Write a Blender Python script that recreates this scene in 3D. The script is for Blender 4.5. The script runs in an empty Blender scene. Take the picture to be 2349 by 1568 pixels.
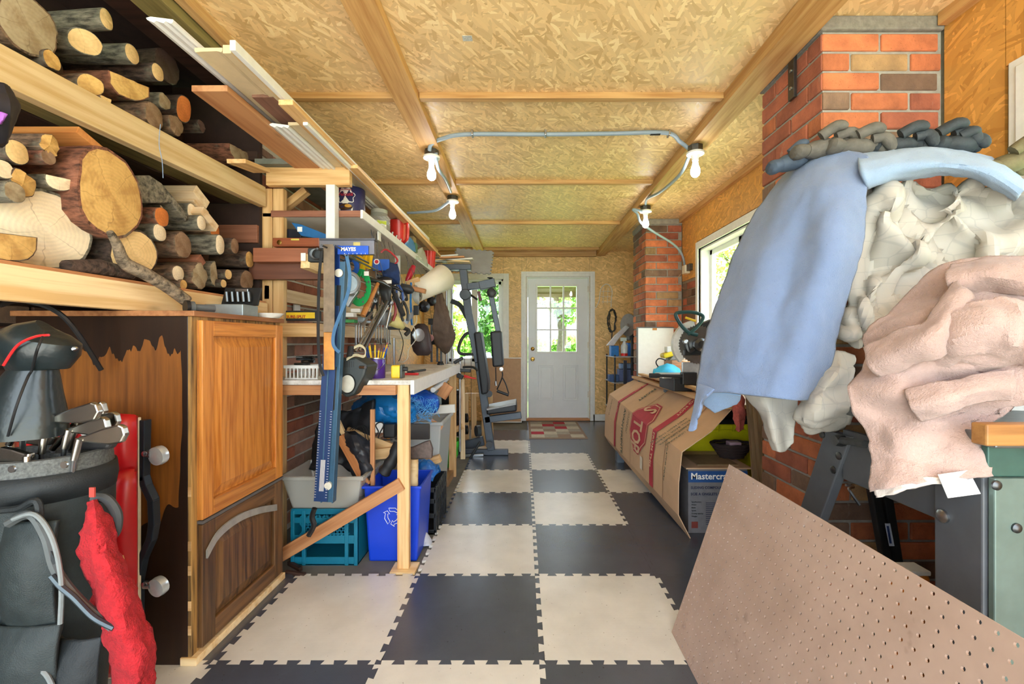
import bpy, bmesh, math, random
from mathutils import Vector, Matrix, noise
random.seed(7)
SC = bpy.context.scene
COL = SC.collection
# ------------------------------------------------------------------ camera
# world: X right, Y into the room, Z up.  Tile tops at Z = 0, camera 1.19 m above them.
CX, CY, F, H = 1200.0, 784.0, 1000.0, 1.19
cam = bpy.data.cameras.new('camera'); camo = bpy.data.objects.new('camera', cam); COL.objects.link(camo)
cam.sensor_fit = 'HORIZONTAL'; cam.sensor_width = 36.0; cam.lens = F / 2349 * 36
cam.shift_x = -(CX - 1174.5) / 2349; cam.clip_start = .05; cam.clip_end = 300
camo.location = (0, 0, H); camo.rotation_euler = (math.pi / 2, 0, 0)
SC.camera = camo
# ------------------------------------------------------------------ sky, sun, exposure
w = bpy.data.worlds.new('sky'); SC.world = w; w.use_nodes = True
bg = w.node_tree.nodes['Background']; bg.inputs[0].default_value = (.76, .88, 1, 1); bg.inputs[1].default_value = 3.4
sl = bpy.data.lights.new('sun', 'SUN'); so = bpy.data.objects.new('sun', sl); COL.objects.link(so)
sl.energy = 14; sl.angle = .01; sl.color = (1, .95, .86)
so.rotation_euler = Vector((-.42, .13, -.9)).to_track_quat('-Z', 'Y').to_euler()
vs = SC.view_settings
vs.view_transform = 'Standard'; vs.look = 'None'; vs.gamma = 1; vs.use_curve_mapping = False; vs.exposure = 1.13
BULB = 18.0

# ------------------------------------------------------------------ pixel helpers (a pixel gives a direction, Y / X / Z a depth)
def P(u, v, Y): return Vector(((u - CX) * Y / F, Y, H - (v - CY) * Y / F))
def PX(u, v, X): return P(u, v, X * F / (u - CX))
def PZ(u, v, Z): return P(u, v, (H - Z) * F / (v - CY))

# ------------------------------------------------------------------ materials
class N:
    def __init__(s, name):
        s.m = bpy.data.materials.new(name); s.m.use_nodes = True
        s.t = s.m.node_tree; s.b = s.t.nodes['Principled BSDF']
    def n(s, typ, **kw):
        nd = s.t.nodes.new(typ)
        for k, v in kw.items():
            if k.startswith('i_'): nd.inputs[k[2:].replace('_', ' ')].default_value = v
            elif k.startswith('n'): nd.inputs[int(k[1:])].default_value = v
            else: setattr(nd, k, v)
        return nd
    def l(s, a, b): s.t.links.new(a, b)
    def math(s, op, a, b=0.0, clamp=False):
        nd = s.n('ShaderNodeMath', operation=op); nd.use_clamp = clamp
        for i, x in enumerate((a, b)):
            if hasattr(x, 'links'): s.l(x, nd.inputs[i])
            else: nd.inputs[i].default_value = x
        return nd.outputs[0]
    def ramp(s, fac, stops):
        nd = s.n('ShaderNodeValToRGB'); e = nd.color_ramp.elements
        while len(e) < len(stops): e.new(.5)
        for el, (p, c) in zip(e, stops): el.position = p; el.color = (*c, 1) if len(c) == 3 else c
        s.l(fac, nd.inputs[0]); return nd.outputs[0]
    def mix(s, fac, a, b, bt='MIX'):
        nd = s.n('ShaderNodeMix', data_type='RGBA', blend_type=bt)
        for i, x in ((0, fac), (6, a), (7, b)):
            if hasattr(x, 'links'): s.l(x, nd.inputs[i])
            elif i == 0: nd.inputs[0].default_value = x
            else: nd.inputs[i].default_value = (*x, 1) if len(x) == 3 else x
        return nd.outputs[2]
    def obj(s): return s.n('ShaderNodeTexCoord').outputs['Object']
    def map(s, vec, scale=(1, 1, 1), rot=(0, 0, 0), loc=(0, 0, 0)):
        nd = s.n('ShaderNodeMapping'); s.l(vec, nd.inputs[0])
        nd.inputs['Scale'].default_value = scale; nd.inputs['Rotation'].default_value = rot; nd.inputs['Location'].default_value = loc
        return nd.outputs[0]
    def noise(s, vec, scale, detail=3, rough=.5):
        nd = s.n('ShaderNodeTexNoise'); nd.inputs['Scale'].default_value = scale; nd.inputs['Detail'].default_value = detail
        nd.inputs['Roughness'].default_value = rough; s.l(vec, nd.inputs['Vector']); return nd.outputs[0]
    def rnd(s): return s.n('ShaderNodeObjectInfo').outputs['Random']
    def bump(s, h, strength, dist=.01):
        nd = s.n('ShaderNodeBump'); nd.inputs['Strength'].default_value = strength; nd.inputs['Distance'].default_value = dist
        s.l(h, nd.inputs['Height']); s.l(nd.outputs[0], s.b.inputs['Normal'])
    def out(s, col=None, rough=.6, metal=0, spec=.5):
        if col is not None:
            if hasattr(col, 'links'): s.l(col, s.b.inputs['Base Color'])
            else: s.b.inputs['Base Color'].default_value = (*col, 1)
        if hasattr(rough, 'links'): s.l(rough, s.b.inputs['Roughness'])
        else: s.b.inputs['Roughness'].default_value = rough
        s.b.inputs['Metallic'].default_value = metal; s.b.inputs['Specular IOR Level'].default_value = spec
        return s.m
def mul(c, k): return tuple(min(1, x * k) for x in c)
def rgb(r, g, b):
    f = lambda x: ((x / 255 + .055) / 1.055) ** 2.4 if x > 10 else x / 255 / 12.92
    return (f(r), f(g), f(b))
_mc = {}
def M(col, rough=.5, metal=0, var=.12, scale=25, bump=0, bscale=120, name=None, spec=.5):
    """plain surface with fine colour wear and optional relief"""
    key = (col, rough, metal, var, scale, bump, bscale)
    if key in _mc: return _mc[key]
    n = N(name or 'surface'); c = rgb(*col); o = n.obj()
    f = n.noise(o, scale, 4, .6)
    cc = n.ramp(f, [(.3, mul(c, 1 - var)), (.7, mul(c, 1 + var))])
    if bump: n.bump(n.noise(o, bscale, 2), bump, .004)
    _mc[key] = n.out(cc, rough, metal, spec); return _mc[key]
def wood(c1, c2, axis=0, scale=1.0, rough=.55, knots=.5, name='wood', bump=.15):
    """grain running along one local axis, a random offset per object"""
    key = (c1, c2, axis, scale, rough, knots)
    if key in _mc: return _mc[key]
    n = N(name); o = n.obj(); r = n.rnd()
    off = n.n('ShaderNodeVectorMath', operation='ADD'); n.l(o, off.inputs[0])
    cmb = n.n('ShaderNodeCombineXYZ')
    for i in range(3): n.l(n.math('MULTIPLY', r, 7.3 + 5 * i), cmb.inputs[i])
    n.l(cmb.outputs[0], off.inputs[1]); v = off.outputs[0]
    s = [40 * scale] * 3; s[axis] = 1.7 * scale
    g = n.noise(n.map(v, tuple(s)), 1, 5, .62)
    s2 = [9 * scale] * 3; s2[axis] = 1.1 * scale
    wv = n.n('ShaderNodeTexWave', wave_type='BANDS', bands_direction='DIAGONAL'); n.l(n.map(v, tuple(s2)), wv.inputs['Vector'])
    wv.inputs['Scale'].default_value = 1.1; wv.inputs['Distortion'].default_value = 6; wv.inputs['Detail'].default_value = 2
    wv.inputs['Detail Scale'].default_value = 1
    t = n.math('ADD', n.math('MULTIPLY', g, .93), n.math('MULTIPLY', wv.outputs[0], .07))
    c = n.ramp(t, [(.34, rgb(*c2)), (.58, rgb(*c1))])
    sk = [9] * 3; sk[axis] = 3.2
    vo = n.n('ShaderNodeTexVoronoi', feature='F1'); n.l(n.map(v, tuple(sk)), vo.inputs['Vector']); vo.inputs['Scale'].default_value = 1
    k = n.ramp(vo.outputs['Distance'], [(.02, (1, 1, 1)), (.13, (0, 0, 0))])
    c = n.mix(n.math('MULTIPLY', k, knots), c, mul(rgb(*c2), .55))
    hsv = n.n('ShaderNodeHueSaturation'); n.l(c, hsv.inputs['Color'])
    n.l(n.math('ADD', n.math('MULTIPLY', r, .3), .85), hsv.inputs['Value'])
    n.bump(g, bump, .003)
    _mc[key] = n.out(hsv.outputs[0], rough); return _mc[key]
def osb(plane, base=(238, 202, 146), name='osb'):
    n = N(name); o = n.obj(); sx = n.n('ShaderNodeSeparateXYZ'); n.l(o, sx.inputs[0])
    cb = n.n('ShaderNodeCombineXYZ'); a, b = {'xy': (0, 1), 'xz': (0, 2), 'yz': (1, 2)}[plane]
    n.l(sx.outputs[a], cb.inputs[0]); n.l(sx.outputs[b], cb.inputs[1]); v = cb.outputs[0]
    wob = n.n('ShaderNodeTexNoise'); wob.inputs['Scale'].default_value = 9; n.l(v, wob.inputs['Vector'])
    add = n.n('ShaderNodeVectorMath', operation='MULTIPLY_ADD'); n.l(wob.outputs['Color'], add.inputs[0]); add.inputs[1].default_value = (.025, .025, 0); n.l(v, add.inputs[2]); v = add.outputs[0]
    c = rgb(*base); h = None; col = None
    main = 0 if plane == 'xy' else 1.4
    for i, (ang, sc) in enumerate(((main + .25, 1), (main - .5, .85), (main + .75, 1.2), (main - .08, .7), (main + 1.5, 1.0), (main - .95, 1.1))):
        vo = n.n('ShaderNodeTexVoronoi', feature='F1', voronoi_dimensions='2D'); vo.inputs['Scale'].default_value = 1; vo.inputs['Randomness'].default_value = 1
        rot = n.n('ShaderNodeVectorRotate', rotation_type='Z_AXIS'); n.l(v, rot.inputs['Vector']); rot.inputs['Angle'].default_value = ang
        n.l(n.map(rot.outputs[0], (9 * sc, 48 * sc, 1), (0, 0, 0), (i * 3.7, i * 1.9, 0)), vo.inputs['Vector'])
        s2 = n.n('ShaderNodeSeparateColor'); n.l(vo.outputs['Color'], s2.inputs[0])
        ci = n.ramp(s2.outputs[0], [(0, mul((c[0] * .96, c[1] * .88, c[2] * .76), .8)), (.35, mul(c, .9)), (.8, mul(c, 1.06)), (1, (min(1, c[0] * 1.26), min(1, c[1] * 1.3), min(1, c[2] * 1.45)))])
        if col is None: col, h = ci, s2.outputs[0]
        else:
            mask = n.math('MULTIPLY', n.math('GREATER_THAN', s2.outputs[1], .5), n.math('LESS_THAN', vo.outputs['Distance'], .52))
            col = n.mix(mask, col, ci)
            mh = n.n('ShaderNodeMix', data_type='FLOAT'); n.l(mask, mh.inputs[0]); n.l(h, mh.inputs[2]); n.l(s2.outputs[0], mh.inputs[3]); h = mh.outputs[0]
    dk = n.ramp(n.noise(n.map(v, (30, 90, 1), (0, 0, main + .3)), 1, 3, .6), [(.66, (1, 1, 1)), (.76, (.5, .36, .22))])
    col = n.mix(.6, col, dk, 'MULTIPLY')
    n.bump(h, .25, .003)
    return n.out(col, n.math('ADD', n.math('MULTIPLY', h, .15), .38), 0, .5)
def brickmat(c, spread=.5):
    n = N('brick_clay'); o = n.obj(); r = n.rnd()
    cmb = n.n('ShaderNodeCombineXYZ')
    for i in range(3): n.l(n.math('MULTIPLY', r, 31 + 17 * i), cmb.inputs[i])
    ad = n.n('ShaderNodeVectorMath', operation='ADD'); n.l(o, ad.inputs[0]); n.l(cmb.outputs[0], ad.inputs[1]); v = ad.outputs[0]
    cc = rgb(*c)
    g = n.noise(v, 9, 4, .6)
    col = n.ramp(g, [(.3, mul((cc[0] * .8, cc[1] * .8, cc[2] * .85), .8)), (.7, mul(cc, 1.18))])
    sp = n.ramp(n.noise(v, 170, 2), [(.66, (1, 1, 1)), (.72, (.4, .35, .33))])
    col = n.mix(.6, col, sp, 'MULTIPLY')
    mo = n.ramp(n.noise(n.map(v, (14, 14, 5)), 1, 4, .65), [(.66, (0, 0, 0)), (.74, (.55, .55, .55))])
    col = n.mix(mo, col, rgb(176, 166, 150))
    hs = n.n('ShaderNodeHueSaturation'); n.l(col, hs.inputs['Color']); n.l(n.math('ADD', n.math('MULTIPLY', r, spread), 1 - spread / 2), hs.inputs['Value'])
    n.bump(n.noise(v, 60, 4, .7), .5, .006)
    return n.out(hs.outputs[0], .85)
def glass(tint=(1, 1, 1), refl=.06):
    n = N('window_glass'); t = n.t
    tr = n.n('ShaderNodeBsdfTransparent'); tr.inputs[0].default_value = (*tint, 1)
    gl = n.n('ShaderNodeBsdfGlossy'); gl.inputs['Roughness'].default_value = .02
    mx = n.n('ShaderNodeMixShader'); mx.inputs[0].default_value = refl
    n.l(tr.outputs[0], mx.inputs[1]); n.l(gl.outputs[0], mx.inputs[2]); n.l(mx.outputs[0], t.nodes['Material Output'].inputs[0])
    return n.m
def clearplastic(c, a):
    n = N('clear_plastic')
    tr = n.n('ShaderNodeBsdfTransparent'); mx = n.n('ShaderNodeMixShader'); mx.inputs[0].default_value = a
    n.b.inputs['Base Color'].default_value = (*rgb(*c), 1); n.b.inputs['Roughness'].default_value = .25
    n.l(tr.outputs[0], mx.inputs[1]); n.l(n.b.outputs[0], mx.inputs[2]); n.l(mx.outputs[0], n.t.nodes['Material Output'].inputs[0])
    return n.m
def emit(c, s):
    n = N('lit_bulb'); n.b.inputs['Emission Color'].default_value = (*c, 1); n.b.inputs['Emission Strength'].default_value = s
    return n.out((.9, .9, .88), .3)

# ------------------------------------------------------------------ mesh helpers
class MB:
    def __init__(s): s.v = []; s.f = []; s.mi = []
    def add(s, vs, fs, mi=0):
        o = len(s.v); s.v += [tuple(x) for x in vs]; s.f += [tuple(i + o for i in f) for f in fs]; s.mi += [mi] * len(fs); return s
    def box(s, a, b, mi=0, mat=None):
        x0, y0, z0 = a; x1, y1, z1 = b
        vs = [Vector(p) for p in ((x0, y0, z0), (x1, y0, z0), (x1, y1, z0), (x0, y1, z0), (x0, y0, z1), (x1, y0, z1), (x1, y1, z1), (x0, y1, z1))]
        if mat is not None: vs = [mat @ p for p in vs]
        return s.add(vs, [(0, 3, 2, 1), (4, 5, 6, 7), (0, 1, 5, 4), (1, 2, 6, 5), (2, 3, 7, 6), (3, 0, 4, 7)], mi)
    def bar(s, p0, p1, wd, th, up=(0, 0, 1), mi=0):
        return s.box((0, -wd / 2, -th / 2), ((Vector(p1) - Vector(p0)).length, wd / 2, th / 2), mi, frame(p0, p1, up))
    def tube(s, pts, r, seg=8, mi=0, closed=False, cap=True):
        pts = [Vector(p) for p in pts]; n = len(pts); rs = r if isinstance(r, (list, tuple)) else [r] * n
        o = len(s.v); t0 = None; up = None
        for i, p in enumerate(pts):
            a = pts[(i - 1) % n] if (closed or i > 0) else p; b = pts[(i + 1) % n] if (closed or i < n - 1) else p
            t = (b - a).normalized()
            if up is None: up = t.orthogonal().normalized()
            else: up = (up - t * up.dot(t)).normalized()
            sd = t.cross(up)
            for k in range(seg):
                an = 2 * math.pi * k / seg; s.v.append(tuple(p + (up * math.cos(an) + sd * math.sin(an)) * rs[i]))
        m = n if closed else n - 1
        for i in range(m):
            for k in range(seg):
                a = o + i * seg + k; b = o + i * seg + (k + 1) % seg; j = ((i + 1) % n) * seg
                s.f.append((a, b, o + j + (k + 1) % seg, o + j + k)); s.mi.append(mi)
        if cap and not closed:
            s.f.append(tuple(o + k for k in reversed(range(seg)))); s.mi.append(mi)
            s.f.append(tuple(o + (n - 1) * seg + k for k in range(seg))); s.mi.append(mi)
        return s
    def cyl(s, p0, p1, r, seg=16, mi=0): return s.tube([p0, p1], r, seg, mi)
    def lathe(s, prof, base, axis=(0, 0, 1), seg=24, mi=0, sx=1, sy=1, cap=True):
        q = Vector(axis).to_track_quat('Z', 'Y').to_matrix().to_4x4(); m = Matrix.Translation(base) @ q; o = len(s.v)
        for r, z in prof:
            for k in range(seg):
                a = 2 * math.pi * k / seg; s.v.append(tuple(m @ Vector((r * math.cos(a) * sx, r * math.sin(a) * sy, z))))
        for i in range(len(prof) - 1):
            for k in range(seg):
                k2 = (k + 1) % seg; s.f.append((o + i * seg + k, o + i * seg + k2, o + (i + 1) * seg + k2, o + (i + 1) * seg + k)); s.mi.append(mi)
        if cap and prof[0][0] > 1e-5: s.f.append(tuple(o + k for k in reversed(range(seg)))); s.mi.append(mi)
        if cap and prof[-1][0] > 1e-5: e = o + (len(prof) - 1) * seg; s.f.append(tuple(e + k for k in range(seg))); s.mi.append(mi)
        return s
    def prism(s, poly, d, mi=0):
        """poly: 3D loop, d: extrusion vector"""
        poly = [Vector(p) for p in poly]; d = Vector(d); n = len(poly)
        return s.add(poly + [p + d for p in poly], [tuple(reversed(range(n))), tuple(range(n, 2 * n))] + [(i, (i + 1) % n, n + (i + 1) % n, n + i) for i in range(n)], mi)
    def build(s, name, mat, parent=None, bevel=0, smooth=False, seg=2, mats=None, fix=True):
        me = bpy.data.meshes.new(name); me.from_pydata(s.v, [], s.f)
        for m in ([mat] if mats is None else mats): me.materials.append(m)
        if mats: me.polygons.foreach_set('material_index', s.mi)
        if fix:
            b = bmesh.new(); b.from_mesh(me); bmesh.ops.recalc_face_normals(b, faces=b.faces); b.to_mesh(me); b.free()
        return link(name, me, parent, bevel, smooth, seg)
def link(name, me, parent=None, bevel=0, smooth=False, seg=2, mw=None):
    if smooth:
        me.polygons.foreach_set('use_smooth', [True] * len(me.polygons)); me.set_sharp_from_angle(angle=math.radians(42))
    o = bpy.data.objects.new(name, me); COL.objects.link(o)
    if mw is not None: o.matrix_world = mw
    if parent is not None:
        o.parent = parent; o.matrix_parent_inverse = Matrix.Translation(-Vector(parent.get('at', (0, 0, 0))))
    if bevel:
        md = o.modifiers.new('edge', 'BEVEL'); md.width = bevel; md.segments = seg; md.limit_method = 'ANGLE'; md.angle_limit = math.radians(40)
    return o
def frame(p0, p1, up=(0, 0, 1)):
    p0, p1 = Vector(p0), Vector(p1); x = (p1 - p0).normalized(); u = Vector(up)
    if abs(x.dot(u)) > .98: u = Vector((0, 1, 0))
    z = (u - x * x.dot(u)).normalized(); y = z.cross(x)
    return Matrix(((x.x, y.x, z.x, p0.x), (x.y, y.y, z.y, p0.y), (x.z, y.z, z.z, p0.z), (0, 0, 0, 1)))
def tag(o, label=None, cat=None, group=None, kind=None):
    for k, v in (('label', label), ('category', cat), ('group', group), ('kind', kind)):
        if v: o[k] = v
    return o
def T(name, label, cat, at=(0, 0, 0), group=None):
    o = bpy.data.objects.new(name, None); COL.objects.link(o); o.location = at; o['at'] = tuple(at); o.empty_display_size = .05
    return tag(o, label, cat, group)
def board(name, p0, p1, wd, th, mat, parent=None, up=(0, 0, 1), bevel=.002):
    """a timber whose own x axis runs p0 -> p1 (the grain), width sideways, thickness along up"""
    L = (Vector(p1) - Vector(p0)).length
    m = MB().box((0, -wd / 2, -th / 2), (L, wd / 2, th / 2))
    me = bpy.data.meshes.new(name); me.from_pydata(m.v, [], m.f); me.materials.append(mat)
    return link(name, me, parent, bevel, mw=frame(p0, p1, up))
def bx(name, a, b, mat, parent=None, bevel=0): return MB().box(a, b).build(name, mat, parent, bevel, fix=False)
def spline(pts, n=8, closed=False):
    pts = [Vector(p) for p in pts]; out = []; k = len(pts)
    for i in range(k if closed else k - 1):
        g = lambda j: pts[j % k] if closed else pts[max(0, min(k - 1, j))]
        p0, p1, p2, p3 = g(i - 1), g(i), g(i + 1), g(i + 2)
        for j in range(n):
            t = j / n
            out.append(.5 * ((2 * p1) + (p2 - p0) * t + (2 * p0 - 5 * p1 + 4 * p2 - p3) * t * t + (3 * p1 - p0 - 3 * p2 + p3) * t ** 3))
    if not closed: out.append(pts[-1])
    return out
def cloth(name, net, mat, parent=None, sub=8, thick=.006, amp=.008, fs=9, seed=0, fine=.0, ridge=.6, stretch=(1, 1, 1)):
    rows = [spline(r, sub) for r in net]; cols = len(rows[0]); g = []
    tr = [spline([r[c] for r in rows], sub) for c in range(cols)]
    R = len(tr[0]); vs = [tr[c][r] for r in range(R) for c in range(cols)]
    fs_ = [(r * cols + c, r * cols + c + 1, (r + 1) * cols + c + 1, (r + 1) * cols + c) for r in range(R - 1) for c in range(cols - 1)]
    me = bpy.data.meshes.new(name); me.from_pydata(vs, [], fs_); me.materials.append(mat)
    b = bmesh.new(); b.from_mesh(me); bmesh.ops.recalc_face_normals(b, faces=b.faces); b.to_mesh(me); b.free()
    sd = Vector((seed * 3.1, seed * 1.7, seed))
    nrm_ = [v.normal.copy() for v in me.vertices]
    for v, vn in zip(me.vertices, nrm_):
        p = Vector((v.co.x * stretch[0], v.co.y * stretch[1], v.co.z * stretch[2])) * fs + sd
        v.co += vn * (noise.noise(p) * amp + noise.noise(p * 2.4) * amp * .3 + (1 - abs(noise.noise(p * 2.1))) ** 4 * amp * ridge + noise.noise(v.co * 60) * fine)
    o = link(name, me, parent, 0, True)
    md = o.modifiers.new('thickness', 'SOLIDIFY'); md.thickness = thick; md.offset = 0
    return o
def text(s, size, mw, mat, parent, name='lettering', ext=.0006, align='LEFT', bold=0):
    cu = bpy.data.curves.new('t', 'FONT'); cu.body = s; cu.size = size; cu.extrude = ext; cu.align_x = align; cu.offset = bold; cu.resolution_u = 2
    ob = bpy.data.objects.new('t', cu); COL.objects.link(ob)
    dg = bpy.context.evaluated_depsgraph_get()
    me = bpy.data.meshes.new_from_object(ob.evaluated_get(dg)); bpy.data.objects.remove(ob); bpy.data.curves.remove(cu)
    me.materials.clear(); me.materials.append(mat)
    return link(name, me, parent, mw=mw)
def axes(o, x, y):
    x = Vector(x).normalized(); z = x.cross(Vector(y)).normalized(); y = z.cross(x)
    return Matrix(((x.x, y.x, z.x, o[0]), (x.y, y.y, z.y, o[1]), (x.z, y.z, z.z, o[2]), (0, 0, 0, 1)))
XZ = lambda p: axes(p, (1, 0, 0), (0, 0, 1))     # a plane facing the camera
NX = lambda p: axes(p, (0, 1, 0), (0, 0, 1))     # a plane facing +X (read walking into the room)

# ------------------------------------------------------------------ shared materials
PINE = wood((226, 186, 130), (196, 146, 88), 0)
PINE_L = wood((240, 212, 162), (216, 176, 116), 0, .8)
PINE_W = wood((232, 206, 168), (206, 168, 120), 0, .8)
CEDAR = wood((196, 140, 92), (166, 106, 62), 0)
BROWNB = wood((150, 98, 74), (120, 74, 54), 0)
PTREAT = wood((136, 122, 76), (106, 94, 54), 0)
DARKW = wood((70, 48, 38), (44, 28, 22), 0)
WHITE = M((232, 232, 228), .4, var=.05)
WHITEP = M((216, 214, 206), .55, var=.08, scale=8)
BLACK = M((26, 27, 29), .45, var=.25)
BLACKR = M((34, 35, 38), .75, var=.2, bump=.2)
STEEL = M((176, 178, 180), .28, 1, var=.12)
DSTEEL = M((96, 98, 100), .4, 1, var=.2)
GREYM = M((96, 104, 112), .45, .3, var=.1)
RED = M((196, 34, 36), .35, var=.08)
BLUE = M((18, 78, 166), .4, var=.12)
YEL = M((236, 196, 40), .45, var=.08)
GREEN = M((38, 172, 92), .4, var=.08)
BRASS = M((196, 160, 84), .25, 1, var=.1)
CARD = M((204, 168, 132), .8, var=.07, scale=6, bump=.1)
OSBXY, OSBXZ, OSBYZ = osb('xy'), osb('xz', (232, 192, 126)), osb('yz', (220, 160, 80))
# ================================================================== THE SETTING
ZC, YB, XR, XL, XA = 2.56, 6.6, 1.77, -1.5, -2.0
CONC = M((112, 110, 104), .8, var=.22, scale=5, bump=.3, bscale=40)
floor = tag(bx('floor', (-2.4, -1.2, -.16), (1.95, 6.8, -.012), CONC), kind='structure')
ground = tag(bx('ground', (-60, -40, -.6), (60, 90, -.17), M((116, 150, 66), .9, var=.3, scale=1.5)), kind='structure')
drive = tag(bx('driveway', (-6, -12, -.17), (6, -1.2, -.1), M((204, 200, 192), .9, var=.1, scale=3)), kind='structure')  # out of view; made pale so it bounces sunlight up onto the ceiling
# --- foam floor tiles with interlocking teeth, one mesh per colour
S = .61
def tile_mesh(mat):
    n = 7; d = .0125; th = .012; p = S / n; g = .0007
    def edge():                                # dovetail teeth along t in [0,S]
        pts = [(0, 0)]
        for i in range(n):
            a = i * p
            pts += [(a + p * .28, 0), (a + p * .2, d * 1.7), (a + p * .8, d * 1.7), (a + p * .72, 0)]
        return pts
    e = edge(); loop = []
    bot = [(t, o) for t, o in e]; right = [(S + o, t) for t, o in e]; top = [(t, S + o) for t, o in reversed(e)][:-1] ; left = [(o, t) for t, o in reversed(e)][:-1]; top = [(S, S)] + top; left = [(0, S)] + left
    loop = bot + right + top + left
    cx = S / 2; loop = [((x - cx) * (1 - g * 2) + cx, (y - cx) * (1 - g * 2) + cx) for x, y in loop]
    bm = bmesh.new(); f = bm.faces.new([bm.verts.new((x, y, 0)) for x, y in loop])
    r = bmesh.ops.extrude_face_region(bm, geom=[f]); bmesh.ops.translate(bm, verts=[v for v in r['geom'] if isinstance(v, bmesh.types.BMVert)], vec=(0, 0, -th))
    bmesh.ops.triangulate(bm, faces=[f for f in bm.faces if len(f.verts) > 4]); bmesh.ops.recalc_face_normals(bm, faces=bm.faces)
    me = bpy.data.meshes.new('foam_tile'); bm.to_mesh(me); bm.free(); me.materials.append(mat); return me
def foam(c, dirt):
    n = N('foam'); o = n.obj(); r = n.rnd()
    cmb = n.n('ShaderNodeCombineXYZ'); n.l(n.math('MULTIPLY', r, 40), cmb.inputs[0]); n.l(n.math('MULTIPLY', r, 77), cmb.inputs[1])
    ad = n.n('ShaderNodeVectorMath', operation='ADD'); n.l(o, ad.inputs[0]); n.l(cmb.outputs[0], ad.inputs[1]); v = ad.outputs[0]
    col = n.ramp(n.noise(v, 3.5, 5, .6), [(.3, mul(rgb(*c), .86)), (.7, mul(rgb(*c), 1.08))])
    st = n.ramp(n.noise(v, 14, 4, .7), [(.66, (1, 1, 1)), (.8, dirt)]); col = n.mix(.55, col, st, 'MULTIPLY')
    sp = n.ramp(n.noise(v, 85, 1), [(.74, (1, 1, 1)), (.78, (.35, .3, .26))]); col = n.mix(.7, col, sp, 'MULTIPLY')
    vo = n.n('ShaderNodeTexVoronoi'); vo.inputs['Scale'].default_value = 170; vo.inputs['Randomness'].default_value = .1; n.l(o, vo.inputs['Vector'])
    n.bump(vo.outputs['Distance'], .25, .0015)
    return n.out(col, .23, 0, .9)
TW, TB = tile_mesh(foam((222, 218, 208), (.6, .54, .44))), tile_mesh(foam((68, 75, 88), (1.5, 1.5, 1.5)))
lay = {1.0: {-1.77: 'w', -1.16: 'b', -.55: 'w', .06: 'b', .67: 'w'}, 1.61: {-1.77: 'b', -1.16: 'w', -.55: 'b', .06: 'w', .67: 'b'},
       2.22: {-.55: 'w', .06: 'b', .67: 'b'}, 2.83: {-.55: 'b', .06: 'w', .67: 'b'}, 3.44: {-.55: 'w', .06: 'b', .67: 'w'},
       4.05: {-.55: 'b', .06: 'w', .67: 'b'}, 4.66: {-.55: 'w', .06: 'b', .67: 'b'}, 5.27: {-.55: 'b', .06: 'b', .67: 'b'}, 5.88: {.06: 'b', .67: 'b'}}
for y, row in lay.items():
    for x, c in row.items():
        link('foam_tile', TW if c == 'w' else TB, floor, mw=Matrix.Translation((x, y, 0)))
# --- bricks
def brick_mesh(mat):
    bm = bmesh.new(); bmesh.ops.create_cube(bm, size=1); bmesh.ops.scale(bm, vec=(.24, .05, .07), verts=bm.verts)
    bmesh.ops.bevel(bm, geom=bm.edges[:], offset=.004, segments=1, affect='EDGES')
    me = bpy.data.meshes.new('brick'); bm.to_mesh(me); bm.free(); me.materials.append(mat); return me
B_OR = brick_mesh(brickmat((204, 120, 78))); B_RD = brick_mesh(brickmat((176, 102, 76))); B_BR = brick_mesh(brickmat((132, 104, 84))); B_BF = brick_mesh(brickmat((178, 142, 98)))
B_PK = brick_mesh(brickmat((184, 134, 110))); B_DK = brick_mesh(brickmat((92, 62, 48)))
MORT = M((158, 154, 144), .95, var=.15, scale=30, bump=.6, bscale=70, name='mortar')
MORTD = M((150, 138, 118), .95, var=.2, scale=30, bump=.6, bscale=70, name='mortar')
def bricks(parent, o, x, nrm, L, z0, z1, pal, skip=None, shift=0, seed=1):
    """running bond on the plane through o spanned by x and Z, outward normal nrm; brick faces 9 mm proud of the mortar"""
    rr = random.Random(seed); o = Vector(o); x = Vector(x); nrm = Vector(nrm); k = 0; z = z0
    while z < z1 - .03:
        t = -.125 if (k + shift) % 2 else 0
        while t < L - .02:
            a, b = max(t, 0) + .006, min(t + .25, L) - .006; zc = z + .041
            if b - a > .03 and not (skip and skip(o + x * (a + b) / 2, zc)):
                m = axes(o + x * ((a + b) / 2) + nrm * (-.0275 + rr.uniform(-.003, .003)) + Vector((0, 0, zc - o.z)), x, (nrm.cross(x) if False else Vector((0, 0, 1)).cross(x)))
                ob = link('brick', rr.choice(pal), parent, mw=m @ Matrix.Diagonal(((b - a) / .24, 1, min(1, (z1 - z - .01) / .0725), 1)))
            t += .25
        z += .0825; k += 1
# chimney breast near the camera and the far pier
ch1 = T('brick_chimney', 'square orange brick chimney rising to the ceiling behind the heaped blankets', 'chimney', (1.5, 2.07, 0))
MB().box((1.268, 1.846, -.01), (XR - .001, 2.293, ZC - .02)).build('mortar_core', MORT, ch1)
MB().box((1.25, 1.826, 2.5), (XR, 2.31, ZC)).build('mortar_cap', M((134, 130, 120), .95, var=.2, scale=40, bump=.9, bscale=60), ch1, .008)
pal1 = [B_OR, B_OR, B_OR, B_RD, B_BR, B_BF]
bricks(ch1, (1.256, 1.834, 0), (1, 0, 0), (0, -1, 0), .512, .02, 2.5, pal1, shift=1, seed=3)
bricks(ch1, (1.256, 2.305, 0), (0, -1, 0), (-1, 0, 0), .471, .02, 2.5, [B_RD, B_RD, B_BR, B_RD, B_OR], seed=4)  # darker, redder mix: the shade on this side is put into the brick colours
st = MB().box((1.236, 1.99, 2.31), (1.25, 2.035, 2.545)); st.build('metal_strap', DSTEEL, ch1, .001)
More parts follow.
